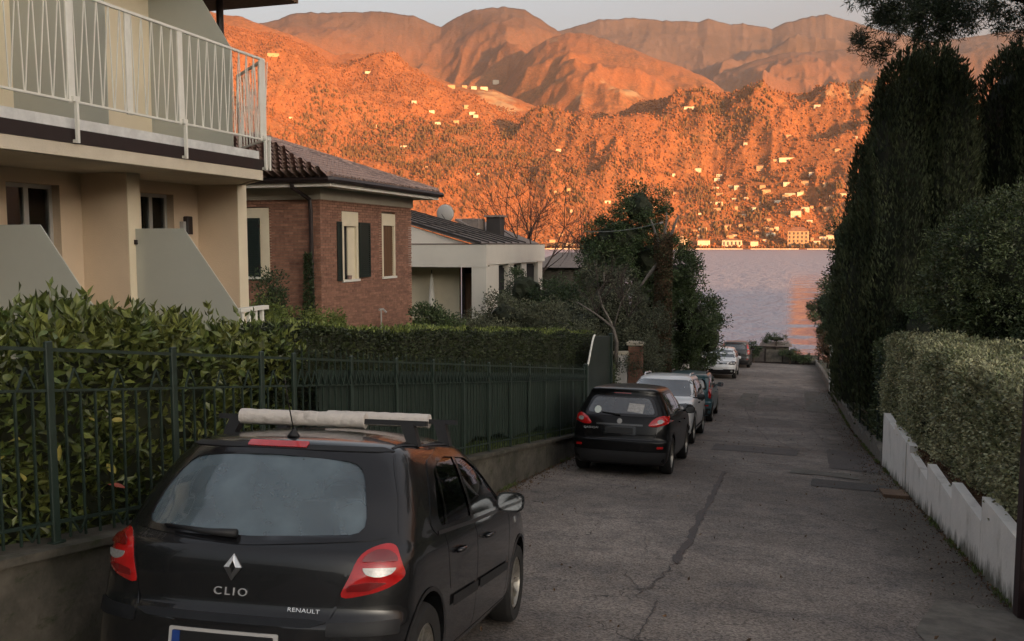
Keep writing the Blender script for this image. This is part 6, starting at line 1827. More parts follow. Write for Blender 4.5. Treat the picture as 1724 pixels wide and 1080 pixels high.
def box_pts(n, x0, x1, y0, y1, zb, zt, faces, jit=.06):
    """points over the faces of a clipped hedge whose top and foot follow the slope"""
    area = {'e': (y1 - y0) * 1.2, 'w': (y1 - y0) * 1.2, 't': (y1 - y0) * (x1 - x0), 's': (x1 - x0) * 1.2, 'n': (x1 - x0) * 1.2}
    tot = sum(area[k] for k in faces); PP, NN = [], []
    for k in faces:
        m_ = int(n * area[k] / tot)
        y = rng.uniform(y0, y1, m_); x = rng.uniform(x0, x1, m_); u = rng.random(m_)
        if k == 'e': x = np.full(m_, x1); nv = (1, 0, .2)
        if k == 'w': x = np.full(m_, x0); nv = (-1, 0, .2)
        if k == 's': y = np.full(m_, y0); nv = (0, -1, .2)
        if k == 'n': y = np.full(m_, y1); nv = (0, 1, .2)
        if k == 't': u = np.ones(m_); nv = (0, 0, 1)
        z = zb(y) + (zt(y) - zb(y)) * u
        lump = fbm(y * 1. + x * .7, z * 1. + x, 1.6, 3, 4.) * jit * 2.2
        p = np.stack([x, y, z], -1) + np.array(nv) * (lump[:, None] - rng.random((m_, 1)) * jit * 1.5) + rng.normal(0, jit * .25, (m_, 3))
        PP.append(p); NN.append(np.tile(np.array(nv, float), (m_, 1)))
    return np.concatenate(PP), np.concatenate(NN)
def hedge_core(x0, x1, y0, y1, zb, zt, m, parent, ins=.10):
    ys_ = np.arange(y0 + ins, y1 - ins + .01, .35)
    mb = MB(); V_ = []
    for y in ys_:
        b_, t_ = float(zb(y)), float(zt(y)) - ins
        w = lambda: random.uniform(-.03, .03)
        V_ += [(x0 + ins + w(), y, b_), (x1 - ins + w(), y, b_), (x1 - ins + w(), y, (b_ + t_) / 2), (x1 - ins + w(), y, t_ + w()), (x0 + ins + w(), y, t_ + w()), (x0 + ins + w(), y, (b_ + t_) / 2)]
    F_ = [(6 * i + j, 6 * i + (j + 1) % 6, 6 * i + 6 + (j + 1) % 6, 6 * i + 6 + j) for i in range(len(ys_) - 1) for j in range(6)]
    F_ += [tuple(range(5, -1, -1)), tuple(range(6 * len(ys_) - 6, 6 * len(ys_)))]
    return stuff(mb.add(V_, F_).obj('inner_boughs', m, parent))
def col(pxx, Y):                      # how far right of the lane axis a photograph column lies at distance Y
    t_ = (pxx - 862) / (F_PX / math.cos(cam_pitch)); c_, s_ = math.cos(cam_yaw), math.sin(cam_yaw)
    return Y * (-s_ + c_ * t_) / (c_ + s_ * t_)
def branchy(name, base, tips, r0, m, parent, seg=5, wob_=.12):
    mb = MB()
    for tip, r1, start in tips:
        a_ = Vector(base).lerp(Vector(start), 1) if start else Vector(base); b_ = Vector(tip)
        L = (b_ - a_).length
        P = [a_.lerp(b_, k / seg) + Vector([random.uniform(-1, 1) * wob_ * L * .15 * (0 < k < seg) for _ in range(3)]) for k in range(seg + 1)]
        mb.tube(P, [r0 * (1 - k / seg) + r1 * k / seg if not start else (r0 * .5) * (1 - k / seg) + r1 * k / seg for k in range(seg + 1)], 7)
    return mb.obj(name, m, parent, smooth=True)
def twigs(name, roots, n, L, r, m, parent, up=.6, levels=3):
    mb = MB()
    def grow(p, d, L, r, lv):
        P = [p]; q = p; dd = d
        for k in range(4):
            dd = (dd + Vector([random.gauss(0, .16) for _ in range(3)]) + Vector((0, 0, up * .10))).normalized(); q = q + dd * L / 4; P.append(q)
        mb.tube(P, [r, r * .85, r * .7, r * .55, r * .4], 4 if lv > 1 else 5, cap=False)
        if lv < levels:
            for _ in range(random.randint(3, 5)):
                s_ = P[random.randint(1, 4)]
                d2 = (dd + Vector([random.gauss(0, .55) for _ in range(3)])).normalized()
                grow(s_, d2, L * random.uniform(.5, .75), r * .5, lv + 1)
    for p in roots:
        for _ in range(n):
            grow(Vector(p), (Vector((random.gauss(0, .35), random.gauss(0, .35), 1))).normalized(), L, r, 1)
    return mb.obj(name, m, parent)

M['dry_soil'] = mat('dry_brown_soil', (.15, .085, .055), .95, var=.4, scale=12, bump=.6, bscale=30)
# laurel hedge, near left
hd = thing('laurel_hedge', 'loose big-leaved laurel hedge in yellow-green behind the near fence', 'hedge', (-5.1, 5, .3))
zb1 = lambda y: wall_top(y) * 1. - .12
zt1 = lambda y: np.interp(y, [1, 4.4, 5.0, 5.8, 6.6, 7.6], [1.16, 1.14, 1.22, 1.15, 1.02, .84])
hedge_core(-5.9, -4.52, 1.6, 7.7, zb1, zt1, M['ivy_core'], hd, .26)
P, N = box_pts(14500, -5.9, -4.52, 1.6, 7.7, zb1, zt1, 'ets', .17)
leaves('foliage', P, N, .088, .50, M['laurel'], hd, .85, .35)
# upright shoots with whorls of leaves along the top
PP, NN = [], []
shoots = MB()
for k in range(150):
    y = random.uniform(2.6, 7.6); x = random.uniform(-5.7, -4.45); z = float(zt1(y)) - .12
    H_ = random.uniform(.10, .30) * (1.5 if random.random() < .12 else 1)
    top = (x + random.uniform(-.06, .06), y + random.uniform(-.06, .06), z + H_)
    shoots.tube([(x, y, z - .1), top], [.006, .003], 4)
    for j in range(14):
        t_ = random.uniform(.3, 1.0); a_ = random.uniform(0, 6.28)
        PP.append([x + (top[0] - x) * t_, y + (top[1] - y) * t_, z + H_ * t_]); NN.append([math.cos(a_) * .8, math.sin(a_) * .8, .55 + t_ * .5])
stuff(shoots.obj('shoots', M['grass'], hd))
leaves('shoot_leaves', np.array(PP), np.array(NN), .10, .33, M['laurel'], hd, .16, .1)
def big_leaf_mesh(m, nm='leaf'):
    prof = [(0, 0), (.25, .55), (.5, 1.), (.75, .85), (.92, .4), (1.0, 0.)]
    V_, F_ = [], []
    for i, (t_, w) in enumerate(prof):
        z = -.18 * t_ * t_
        V_ += [(t_, -w * .21, z + .05 * w), (t_, 0, z - .02), (t_, w * .21, z + .05 * w)]
    for i in range(len(prof) - 1):
        a_ = i * 3; F_ += [(a_, a_ + 3, a_ + 4, a_ + 1), (a_ + 1, a_ + 4, a_ + 5, a_ + 2)]
    return MB().add(V_, F_).mesh(nm, m, smooth=True)
lm = [big_leaf_mesh(M['laurel_big'])] * 5 + [big_leaf_mesh(M['laurel'])] * 3
ly, lr = big_leaf_mesh(M['leaf_yellow']), big_leaf_mesh(M['leaf_red'])
for k in range(280):
    y = random.uniform(3.2, 7.4); u = random.random(); b0, t0 = float(zb1(y)), float(zt1(y))
    z = b0 + .1 + (t0 - b0) * u
    sz = random.uniform(.08, .125)
    link_mesh('leaf', lm[k % 8], hd, (-4.46 + random.uniform(-.04, .07), y, z), rot=(random.uniform(-.7, .7), random.uniform(-.9, .5), random.uniform(-1.5, 1.5)), scale=(sz, sz, sz))
for (y, z) in ((4.15, .62), (4.1, .55), (4.22, .42), (4.95, .30), (4.75, .66), (4.55, .52), (4.98, .58), (5.9, .5), (6.9, .3)):
    sz = .12
    o = link_mesh('leaf', ly, hd, (-4.42, y, z), rot=(random.uniform(-.7, .7), random.uniform(-.4, .9), random.uniform(-1.2, 1.2)), scale=(sz, sz, sz)); o['label'] = 'yellowed leaf'
o = link_mesh('leaf', lr, hd, (-4.40, 4.93, .16), rot=(.4, .2, .8), scale=(.12, .12, .12)); o['label'] = 'red leaf'

# clipped hedge behind the long fence
hd = thing('clipped_hedge', 'long dark flat-topped clipped hedge behind the spear-topped fence', 'hedge', (-5.1, 15, -.6))
zb2 = lambda y: wall_top(y) - .05
zt2 = lambda y: 1.76 - .1005 * y + .02 * np.sin(y * 1.7)
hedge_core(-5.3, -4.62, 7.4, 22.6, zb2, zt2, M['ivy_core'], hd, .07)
P, N = box_pts(56000, -5.3, -4.60, 7.4, 22.7, zb2, zt2, 'etsn', .045)
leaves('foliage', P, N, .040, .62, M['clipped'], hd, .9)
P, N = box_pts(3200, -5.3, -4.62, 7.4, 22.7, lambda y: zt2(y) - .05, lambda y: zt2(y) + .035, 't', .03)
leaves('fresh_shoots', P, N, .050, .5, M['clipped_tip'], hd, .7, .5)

# ivy-like variegated hedge on the right
hd = thing('variegated_hedge', 'pale green small-leaved hedge overhanging the stepped white wall', 'hedge', (2.9, 14, -.5))
zb3 = lambda y: np.interp(y, [8.9, 16, 21], [-.98, -1.72, -1.95])
zt3 = lambda y: np.interp(y, [8.8, 9.8, 10.7, 13.9, 17, 21.2], [.30, .34, .36, .27, .06, -.24]) + .05 * np.sin(y * 2.3)
hedge_core(2.27, 3.7, 9.0, 21.3, zb3, zt3, M['ivy_core'], hd, .17)
P, N = box_pts(98000, 2.27, 3.7, 9.0, 21.3, zb3, zt3, 'wts', .12)
leaves('foliage', P, N, .048, .66, M['ivy'], hd, .85)
k = rng.random(len(P)) < .02
leaves('long_sprays', P[k], N[k], .085, .35, M['ivy'], hd, .5, .3)
mb = MB()
for ya in np.arange(8.95, 16.2, .25):
    yb = ya + .25
    mb.prism([(2.235, ya, zb3(ya) - .5), (2.6, ya, zb3(ya) - .5), (2.6, yb, zb3(yb) - .5), (2.235, yb, zb3(yb) - .5)], [(2.245, ya, zb3(ya) + .04), (2.6, ya, zb3(ya) + .12), (2.6, yb, zb3(yb) + .12), (2.245, yb, zb3(yb) + .04)])
stuff(mb.obj('soil_bank', M['dry_soil'], hd))
P, N = box_pts(5000, 2.26, 2.5, 8.95, 16.3, lambda y: zb3(y) - .0, lambda y: zb3(y) + .12, 'w', .015)
leaves('dry_leaf_litter', P, N, .045, .6, M['dry'], hd, 1.)
hd = thing('dark_mesh_hedge', 'dark green hedge pressed against wire mesh further down the right side', 'hedge', (2.7, 30, -2))
zb4 = lambda y: gz(np.asarray(y, float)) + .22 if isinstance(y, np.ndarray) else gz(y) + .22
zt4 = lambda y: np.interp(y, [21, 23, 30, 40, 47], [-.38, -.50, -1.35, -2.45, -3.1]) + .06 * np.sin(y * 1.3)
hedge_core(2.28, 3.6, 21.4, 40.9, zb4, zt4, M['ivy_core'], hd, .08)
P, N = box_pts(42000, 2.24, 3.6, 21.35, 41, zb4, zt4, 'wtsn', .10)
leaves('foliage', P, N, .065, .55, M['bushround'], hd, .9)
for y in np.arange(22, 41, 2.4):
    MB().tube([(2.19, y, gz(y) + .2), (2.19, y, float(zt4(y)) - .25)], .022, 6).obj('mesh_post', M['fence'], hd)
m = MB()
for k in range(9):
    f_ = k / 8
    m.tube([(2.2, y, gz(y) + .25 + (float(zt4(y)) - .35 - gz(y) - .2) * f_) for y in np.arange(21.8, 40.8, 1.2)], .004, 4)
for y in np.arange(21.8, 40.8, .22):
    m.tube([(2.2, y, gz(y) + .25), (2.2, y, float(zt4(y)) - .1)], .003, 3, cap=False)
stuff(m.obj('wire_mesh', M['fence'], hd))
# taller dark hedge behind, further verge shrubs
def bush(name, label, cat, blobs, n, size, m, k=40, cr=.35, corem=None, asp=.5, group=None, ck=.72, stem=True, up=.1, base=None):
    c0 = blobs[0][0]; 
    zb_ = min(c[2] - r[2] for c, r in blobs) if base is None else base
    t = thing(name, label, cat, (c0[0], c0[1], zb_), group)
    if ck: core(blobs, corem or M['ivy_core'], t, ck)
    P, N = clumps(n, blobs, k, cr)
    leaves('foliage', P, N, size, asp, m, t, .8, up)
    if stem:
        MB().tube([(c0[0], c0[1], zb_ - .3), (c0[0] + .03, c0[1], c0[2])], [.07, .04], 7).obj('stem', M['bark'], t)
    return t
bush('dark_shrubbery', 'dark leafy shrubbery rising between the pale hedge and the cypresses', 'shrub',
     [((4.6, 16.5, .15), (.9, 2.2, .75)), ((4.2, 20, .0), (1.0, 2.0, .8)), ((3.6, 23.5, -.35), (1.0, 2.2, .95)), ((5.8, 14.5, .2), (1.2, 2., .7))], 26000, .07, M['dark_leaf'], 160, .32)
bush('round_bush', 'large round clipped bush in front of the right-hand cypresses', 'bush',
     [((4.15, 18.2, 1.10), (1.66, 1.66, 1.72))], 62000, .062, M['bushround'], 1500, .16, ck=.74)
# cypresses
def cypress(label, cols, n, group=None):
    t = thing('cypress_tree', label, 'cypress', (cols[0][0], cols[0][1], gz(24)), group)
    PP, NN = [], []
    tot = sum(c[2] * (c[4] - c[3]) for c in cols)
    mb = MB()
    for (x, y, R_, z0, z1) in cols:
        H_ = z1 - z0
        m_ = int(n * R_ * H_ / tot)
        u = rng.random(m_); a_ = rng.uniform(0, 2 * PI, m_)
        prof = lambda q: np.interp(q, [0, .12, .35, .7, .88, .96, 1.], [.82, .95, 1., .95, .84, .66, .3])
        rib = 1 + .11 * np.sin(a_ * 7 + 2 * np.sin(u * 9)) + .09 * fbm(a_ * 3, u * H_ * .5, 1.3, 3, x)
        r_ = R_ * prof(u) * rib * rng.uniform(.84, 1.04, m_)
        PP.append(np.stack([x + r_ * np.cos(a_), y + r_ * np.sin(a_), z0 + u * H_ + rng.normal(0, .1, m_)], -1))
        NN.append(np.stack([np.cos(a_) * .6, np.sin(a_) * .6, np.full(m_, 1.4)], -1))
        # leaders poking out of the top
        for k in range(16):
            aa, rr_ = random.uniform(0, 6.28), random.uniform(0, R_ * .75)
            zt_ = z0 + H_ * (1 - .25 * (rr_ / R_) ** 2) ; bx, by = x + rr_ * math.cos(aa), y + rr_ * math.sin(aa)
            q = 110; zz = rng.uniform(-.7, .32, q)
            PP.append(np.stack([bx + rng.normal(0, .07, q) * (.35 - zz), by + rng.normal(0, .07, q) * (.35 - zz), zt_ + zz], -1)); NN.append(np.tile([[0, 0, 1.5]], (q, 1)) + rng.normal(0, .2, (q, 3)))
        rings = []
        for q in np.linspace(0, 1, 22):
            rings.append([(x + R_ * float(prof(q)) * .80 * (1 + .1 * math.sin(7 * b_ + 5 * q)) * math.cos(b_), y + R_ * float(prof(q)) * .80 * (1 + .1 * math.sin(7 * b_ + 5 * q)) * math.sin(b_), z0 + q * H_ * .95) for b_ in np.linspace(0, 2 * PI, 20, endpoint=False)])
        V_ = [p for r__ in rings for p in r__]
        mb.add(V_, [(i * 20 + j, i * 20 + (j + 1) % 20, (i + 1) * 20 + (j + 1) % 20, (i + 1) * 20 + j) for i in range(21) for j in range(20)])
    stuff(mb.obj('inner_boughs', M['ivy_core'], t))
    leaves('foliage', np.concatenate(PP), np.concatenate(NN), .13, .34, M['cypress'], t, .35, .2, fold=.1)
    MB().tube([(cols[0][0], cols[0][1], gz(24) - .2), (cols[0][0], cols[0][1], cols[0][4] - 1)], [.16, .04], 8).obj('trunk', M['bark'], t)
    return t
Y0 = 25.0
cypress('broad dark cypress with several merged columns, tallest on the right side of the lane', [(col(1562, Y0), Y0, 1.02, -2.3, 6.55), (col(1520, Y0 - .4), Y0 - .4, 1.0, -2.3, 6.35), (col(1487, Y0 + .3), Y0 + .3, .95, -2.3, 4.6), (col(1462, Y0), Y0, .85, -2.3, 2.6), (col(1590, Y0 - .6), Y0 - .6, .75, -2.3, 5.9)], 74000)
cypress('second dark cypress cut by the right edge, beside the broad one', [(col(1705, Y0 + .6), Y0 + .6, 1.12, -2.3, 6.6), (col(1765, Y0), Y0, 1.1, -2.3, 6.5)], 38000)
# lower dark trees left of the cypresses, towards the lake
bush('evergreen_tree', 'lumpy dark evergreen jutting out left of the broad cypress', 'tree',
     [((col(1428, 33), 33, 2.0), (.75, .8, 1.0)), ((col(1440, 33), 33, .6), (.85, .9, 1.1)), ((col(1425, 34), 34, -.9), (.9, 1, 1.2))], 17000, .085, M['dark_leaf'], 70, .34, ck=.6)
bush('lakeside_shrub', 'leafy green shrub at the right of the lane just above the lake', 'shrub',
     [((col(1402, 50), 50, -1.6), (1.0, 1.2, 1.5)), ((col(1412, 48), 48, -3.0), (1.0, 1.4, 1.2)), ((col(1425, 46), 46, -.6), (1.1, 1.2, 1.3))], 14000, .11, M['magnolia'], 60, .42, ck=.6)
bush('russet_shrub', 'small reddish-brown shrub by the white pillar near the lake', 'shrub', [((col(1400, 44), 44, -3.0), (.5, .7, .7))], 3500, .07, M['dry'], 30, .25, ck=.5)
# umbrella pine reaching in from the top right
t = thing('umbrella_pine', 'umbrella pine whose dark crown hangs in from the top right corner', 'pine tree', (9.2, 22, gz(22)))
clusters = []
for k in range(230):
    x = 1.5 + 11 * random.random() ** .95; y = 21 + random.uniform(-3.2, 3.2)
    edge = min(1, (x - 1.2) / 2.2)
    zlow = 6.5 + .25 * math.sin(x * 1.7) + .18 * math.sin(y * 2 + x)
    z = zlow + random.random() ** 1.6 * 2.3 * edge
    clusters.append(((x, y, z), (random.uniform(.30, .58), random.uniform(.30, .58), random.uniform(.18, .32))))
clusters += [((col(1440, 20), 20, 7.05), (.5, .5, .3)), ((col(1500, 20), 20, 6.55), (.5, .5, .3)), ((col(1530, 20.5), 20.5, 6.0), (.38, .4, .22)), ((col(1560, 20.5), 20.5, 6.25), (.45, .4, .28)), ((col(1600, 20.5), 20.5, 6.35), (.5, .4, .28)), ((col(1470, 20), 20, 6.7), (.4, .4, .25))]
P, N = clumps(120000, clusters, 1500, .20, .2)
leaves('foliage', P, N, .14, .10, M['pine'], t, .7, .25, fold=.02)
k = rng.random(len(P)) < .35
leaves('needle_tufts', P[k], N[k], .085, .35, M['pine'], t, .9, .1)
trunk = MB(); trunk.tube([(9.2, 22, gz(22) - .3), (9.3, 22, 0), (9.0, 21.8, 3.5), (8.8, 21.6, 5.8)], [.34, .3, .27, .22], 12)
trunk.obj('trunk', M['bark'], t, smooth=True)
for tip, mid in (((col(1700, 21), 21, 6.85), (6.6, 21.3, 6.3)), ((2.6, 20.2, 6.95), (5.4, 20.8, 6.6)), ((col(1690, 20), 20, 7.4), (6.8, 20.8, 6.9)), ((6, 18.8, 7.4), (7.4, 20, 6.8)), ((11.5, 20, 7.6), (10, 21, 6.8)), ((5, 23.5, 7.6), (7, 22.6, 7))):
    MB().tube([(8.8, 21.6, 5.7), mid, Vector(mid).lerp(Vector(tip), .6) + Vector((0, .1, .08)), tip], [.16, .12, .07, .03], 8).obj('limb', M['bark'], t, smooth=True)

# ------------------------------------------------------------------ left-hand trees and shrubs
t = thing('broadleaf_tree', 'tall dark broadleaf evergreen leaning over the lane behind the parked cars', 'tree', (-6, 37, -4.2))
bl = [((col(1075, 37), 37, 3.3), (1.1, 1.1, 1.15)), ((col(1050, 37), 37, 1.9), (1.7, 1.6, 1.4)), ((col(1018, 36.5), 36.5, 1.9), (.9, 1.1, 1.0)), ((col(1095, 37.5), 37.5, .9), (2.0, 1.8, 1.6)), ((col(1020, 36), 36, .5), (1.1, 1.3, 1.4)), ((col(1110, 38), 38, -1.0), (1.9, 1.7, 1.6)),
      ((col(1165, 39), 39, -1.4), (1.3, 1.5, 1.5)), ((col(1195, 40.5), 40.5, -2.4), (1.0, 1.4, 1.2)), ((col(1145, 38.5), 38.5, .4), (1.0, 1.2, 1.1)), ((col(1060, 38), 38, -2.2), (1.8, 1.5, 1.4)), ((col(1150, 40), 40, -3.0), (1.3, 1.5, 1.0))]
core(bl, M['ivy_core'], t, .50)
P, N = clumps(84000, bl, 560, .36)
leaves('foliage', P, N, .115, .42, M['magnolia'], t, .8, .3)
branchy('trunk', (-6, 37, -4.5), [((col(1075, 37), 37, 3.6), .04, None)], .22, M['bark'], t)
branchy('limb', (-6, 37, -4.5), [((col(1020, 36), 36, 1.0), .03, (-6, 37, -1.5)), ((col(1180, 40), 40, -1.5), .03, (-6, 37, -2)), ((col(1140, 38), 38, .8), .03, (-6, 37, -1))], .22, M['bark'], t)
tk = thing('ivy_trunk', 'bare standing trunk wrapped in dry ivy with broken limbs on top', 'tree trunk', (col(1117, 34), 34, -4.1))
bx = col(1117, 34)
MB().tube([(bx, 34, -4.4), (bx + .03, 34, -2), (bx - .03, 34, 0), (bx + .02, 34, 1.6), (bx + .1, 34, 2.2)], [.30, .28, .27, .26, .14], 14).obj('trunk', M['bark_ivy'], tk, smooth=True)
branchy('broken_limb', (bx, 34, 1.4), [((bx - .9, 33.8, .1), .03, None), ((bx + .55, 34, 2.9), .025, None), ((bx - .5, 34, 2.75), .02, None), ((bx + .1, 34, 3.0), .02, None)], .10, M['bark_pale'], tk)
u = rng.random(9000); a_ = rng.uniform(0, 6.28, 9000)
q = .30 + .05 * fbm(a_ * 2, u * 8, 1.5, 3, 1.)
P = np.stack([bx + q * np.cos(a_), 34 + q * np.sin(a_), -4.2 + u * 6.4], -1); N = np.stack([np.cos(a_), np.sin(a_), np.zeros_like(a_)], -1)
leaves('ivy', P, N, .075, .6, M['dry'], tk, .8); k = rng.random(9000) < .45
leaves('ivy_leaves', P[k] * 1., N[k], .08, .6, M['dark_leaf'], tk, .8)
cb = thing('overhead_cable', 'thin grey cable running left from the top of the ivy trunk', 'cable', (bx, 34, 2.6))
c_a, c_b = Vector((bx - .1, 34, 2.62)), Vector((col(985, 33), 33, 2.28))
MB().tube([c_a.lerp(c_b, k / 12) + Vector((0, 0, -.12 * math.sin(PI * k / 12))) for k in range(13)], .016, 5).obj('cable_strand', M['cable'], cb)
MB().bar(c_a - Vector((.05, 0, .02)), c_a + Vector((.08, 0, .02)), .07, .06).obj('cable_clamp', M['dish'], cb)
# grey-green loose shrubs
bush('olive_shrub', 'tall grey-green loose shrub below the broadleaf tree with pale crooked branches', 'shrub',
     [((col(1030, 29), 29, -.2), (1.3, 1.2, 1.5)), ((col(985, 28), 28, -1.0), (1.2, 1.2, 1.2)), ((col(1075, 30), 30, -1.1), (1.2, 1.2, 1.5)), ((col(1040, 28), 28, -1.7), (1.6, 1.2, 1.0))], 21000, .085, M['olive'], 190, .32, ck=.45, base=-3)
pb = thing('pale_branches', 'pale crooked bare branches standing in front of the grey-green shrub', 'branches', (col(1030, 27), 27, -1.9))
br = MB()
A_ = lambda pxx, z: (col(pxx, 27), 27.0, z)
br.tube([A_(1038, -2.1), A_(1040, -1.2), A_(1034, -.75), A_(1005, -.35), A_(972, .02)], [.07, .06, .045, .03, .02], 7)
br.tube([A_(1040, -1.2), A_(1030, -.6), A_(1015, -.1), A_(1008, .35), A_(1018, .62), A_(1017, .95)], [.05, .04, .03, .028, .022, .014], 7)
br.tube([A_(1034, -.75), A_(1048, .1), A_(1062, .5)], [.03, .02, .01], 6)
br.obj('branch', M['bark_pale'], pb, smooth=True)
twigs('twigs', [A_(1010, .2), A_(1005, -.3), A_(1048, 0), A_(1060, -.4)], 4, .9, .012, M['twig'], pb)
bush('dark_shrub', 'low dark bushy shrub hiding the foot of the white modern house', 'shrub',
     [((col(880, 26), 26, -.9), (1.5, 1.1, .95)), ((col(930, 26.5), 26.5, -1.0), (1.4, 1.1, 1.0)), ((col(850, 25.5), 25.5, -.35), (.7, .8, .7))], 20000, .075, M['olive'], 170, .30, ck=.5, base=-2.2)
bush('dark_shrub', 'taller dark green shrub beside the house windows, left of the bare tree', 'shrub',
     [((col(885, 31), 31, .1), (.9, .9, 1.0)), ((col(925, 32), 32, -.5), (1.1, 1, 1.2)), ((col(960, 31), 31, -1.1), (1.3, 1, 1.2))], 15000, .085, M['dark_leaf'], 120, .32, ck=.55, base=-2.4)
bush('rose_bush', 'sprawling reddish-stemmed bush between the brick and white houses', 'bush',
     [((col(805, 24), 24, -.9), (.8, .7, .8)), ((col(770, 23.5), 23.5, -1.0), (.8, .7, .7))], 6500, .065, M['olive'], 90, .25, ck=.3, base=-1.8)
bush('garden_shrub', 'bright green leafy shrub at the right corner of the brick house', 'shrub',
     [((col(722, 21.5), 21.5, -.35), (.55, .5, .55)), ((col(745, 21.8), 21.8, -.55), (.5, .5, .45))], 4500, .085, M['magnolia'], 50, .25, ck=.4)
bush('garden_shrub', 'slender dark shrub in front of the shuttered opening of the brick house', 'shrub',
     [((col(455, 16.2), 16.2, .75), (.28, .3, .55)), ((col(462, 16.2), 16.2, .2), (.45, .4, .55))], 4200, .06, M['dark_leaf'], 60, .2, ck=.3)
bush('garden_shrub', 'low leafy shrubs under the corner downpipe of the brick house', 'shrub',
     [((col(500, 16.4), 16.4, .1), (.5, .4, .4)), ((col(430, 15.5), 15.5, .25), (.5, .4, .45)), ((col(560, 17.6), 17.6, -.1), (.35, .3, .35))], 7500, .06, M['clipped_tip'], 70, .22, ck=.4)
t = thing('climbing_plant', 'dark climbing plant growing up the corner downpipe of the brick house', 'climbing plant', (-10.7, 18.8, -.7))
u = rng.random(2600) ** 1.3; a_ = rng.uniform(0, 6.28, 2600)
q = (.22 - .14 * u) * rng.random(2600) ** .5
leaves('foliage', np.stack([-10.7 + q * np.cos(a_), 18.72 + q * np.sin(a_) * .5, -.8 + u * 2.4], -1), np.stack([np.cos(a_), np.sin(a_) - 1, .2 + 0 * a_], -1), .06, .6, M['dark_leaf'], t)
bush('gate_shrub', 'dense low green shrub between the iron gate and the brick pillar', 'shrub',
     [((-5.1, 25.2, -2.15), (.5, 1.1, .5)), ((-5.3, 23.6, -1.7), (.6, .9, .5))], 11000, .06, M['bushround'], 110, .25, ck=.6, base=-2.9)
bush('verge_hedge', 'dark hedge on the left verge between the brick pillar and the slim white pillar', 'hedge',
     [((-5.1, 30.8, -2.5), (.6, 1.6, .85)), ((-5.0, 33.2, -2.6), (.65, 1.8, .9)), ((-5.2, 38, -3.2), (.9, 2.2, 1.0)), ((-4.9, 41.5, -3.5), (.6, 1.3, .9)), ((-4.9, 47, -3.8), (.8, 3, 1.1))], 20000, .085, M['dark_leaf'], 170, .32, ck=.7, base=-4.4)
# bare trees by the water and white-stemmed thicket
for lab, pxx, Y_, zb_, Ln, nn in (('leafless tree rising right of the white house with fine grey twigs', 900, 46, -1.5, 3.6, 5), ('spreading leafless tree at the water just left of the evergreen', 962, 50, -2.8, 3.4, 6), ('thin leafless tree behind the flat fascia of the white house', 872, 52, -1.2, 3.4, 3)):
    t = thing('bare_tree', lab, 'tree', (col(pxx, Y_), Y_, zb_))
    MB().tube([(col(pxx, Y_), Y_, zb_ - 1), (col(pxx, Y_) + .05, Y_, zb_ + 1.2)], [.14, .10], 8).obj('trunk', M['twig'], t)
    twigs('boughs', [(col(pxx, Y_) + .05, Y_, zb_ + 1.1)], nn, Ln, .055, M['twig'], t, levels=4)
bush('waterside_thicket', 'dim tangle of shrubs on the bank beyond the low pavilion', 'shrub', [((col(950, 44), 44, -2.0), (1.6, 1.3, 1.2)), ((col(985, 45), 45, -2.3), (1.6, 1.4, 1.3))], 9000, .10, M['olive'], 90, .4, ck=.4, base=-3.5)
# potted shrubs on the lake barrier
for lab, x, Y_, z, r_ in (('flat-topped little shrub above the low hut at the barrier', -.35, 61.5, -4.45, (.95, .5, .26)), ('dark little shrub at the left end of the lake barrier', -1.75, 60.6, -5.1, (.45, .4, .5)), ('small shrub leaning over the middle of the lake barrier', .55, 60.5, -5.25, (.6, .35, .25)), ('small shrub at the right part of the lake barrier', 1.4, 60.5, -5.5, (.55, .35, .28))):
    t = bush('barrier_shrub', lab, 'shrub', [((x, Y_, z), r_)], 1500, .075, M['dark_leaf'], 24, .2, ck=.5, base=-6.0)
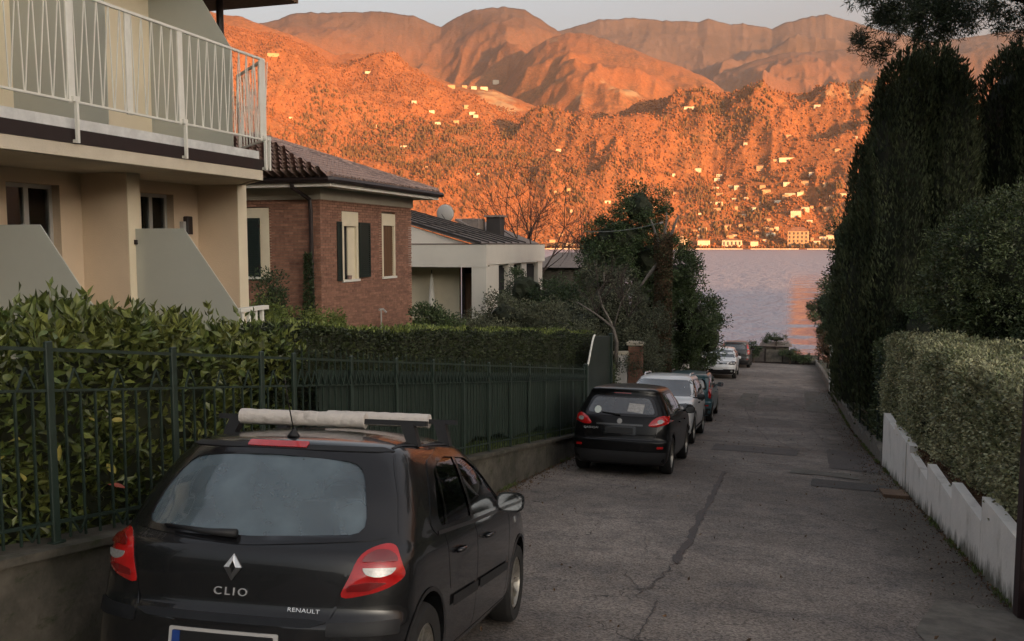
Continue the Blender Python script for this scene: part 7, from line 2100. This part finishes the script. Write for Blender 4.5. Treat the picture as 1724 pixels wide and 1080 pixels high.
# weeds, moss and litter along both edges
n = 2200
y = rng.uniform(5, 24, n); x = XL + .02 + rng.random(n) ** 2.2 * .35
P = np.stack([x, y, gz(y) + .005], -1)
o = leaves('verge_litter', P, np.tile([[0, .2, .35]], (n, 1)), .035, .5, M['dry'], None, 1.0); tag(o, 'brown leaf litter along the foot of the mossy kerb wall', 'leaf litter')
n = 3000
y = rng.uniform(8.9, 42, n); x = XR - .02 - rng.random(n) ** 4 * .5
o = leaves('verge_litter', np.stack([x, y, gz(y) + .01], -1), np.tile([[0, .2, .35]], (n, 1)), .035, .5, M['dry'], None, 1.0); tag(o, 'brown leaf litter and crumbs along the right wall foot', 'leaf litter')
n = 420
y = rng.uniform(5.5, 40, n); x = rng.uniform(XL + .3, XR - .2, n)
o = leaves('road_litter', np.stack([x, y, gz(y) + .02], -1), np.tile([[0, .1, .15]], (n, 1)), .045, .5, M['leaf_yellow'] if False else M['dry'], None, 1.0); tag(o, 'scattered dry leaves lying on the lane', 'leaf litter')
n = 9000
y = rng.uniform(2, 40, n); left_ = rng.random(n) < .5
x = np.where(left_, XL + .01 + rng.random(n) ** 2 * .06, XR - .01 - rng.random(n) ** 2 * .07)
z_ = gz(y)
o = leaves('weeds', np.stack([x, y, z_], -1)[fbm(y * 2, x * 0, 1.2, 2, 3.) > .0], np.tile([[0, 0, 1.2]], (n, 1))[fbm(y * 2, x * 0, 1.2, 2, 3.) > .0], .06, .22, M['grass'], None, .5); tag(o, 'short weeds and moss in the joints along both lane edges', 'weeds')
n = 15000
y = rng.uniform(7.2, 19.5, n); x = rng.uniform(XL - .45, XL - .14, n)
o = leaves('fence_grass', np.stack([x, y, wall_top(y) + .03], -1), np.tile([[0, 0, 1.2]], (n, 1)), .13, .07, M['grass'], None, .35); tag(o, 'grass growing at the bottom of the spear-topped fence', 'grass')
n = 60000
x = rng.uniform(-12, -5.7, n); y = rng.uniform(6, 45, n)
zz = land_z(x, y)
o = leaves('garden_grass', np.stack([x, y, zz - .01], -1), np.tile([[0, 0, 1.]], (n, 1)), .13, .12, M['grass'], None, .5); tag(o, 'dull lawn grass in the left gardens', 'grass')
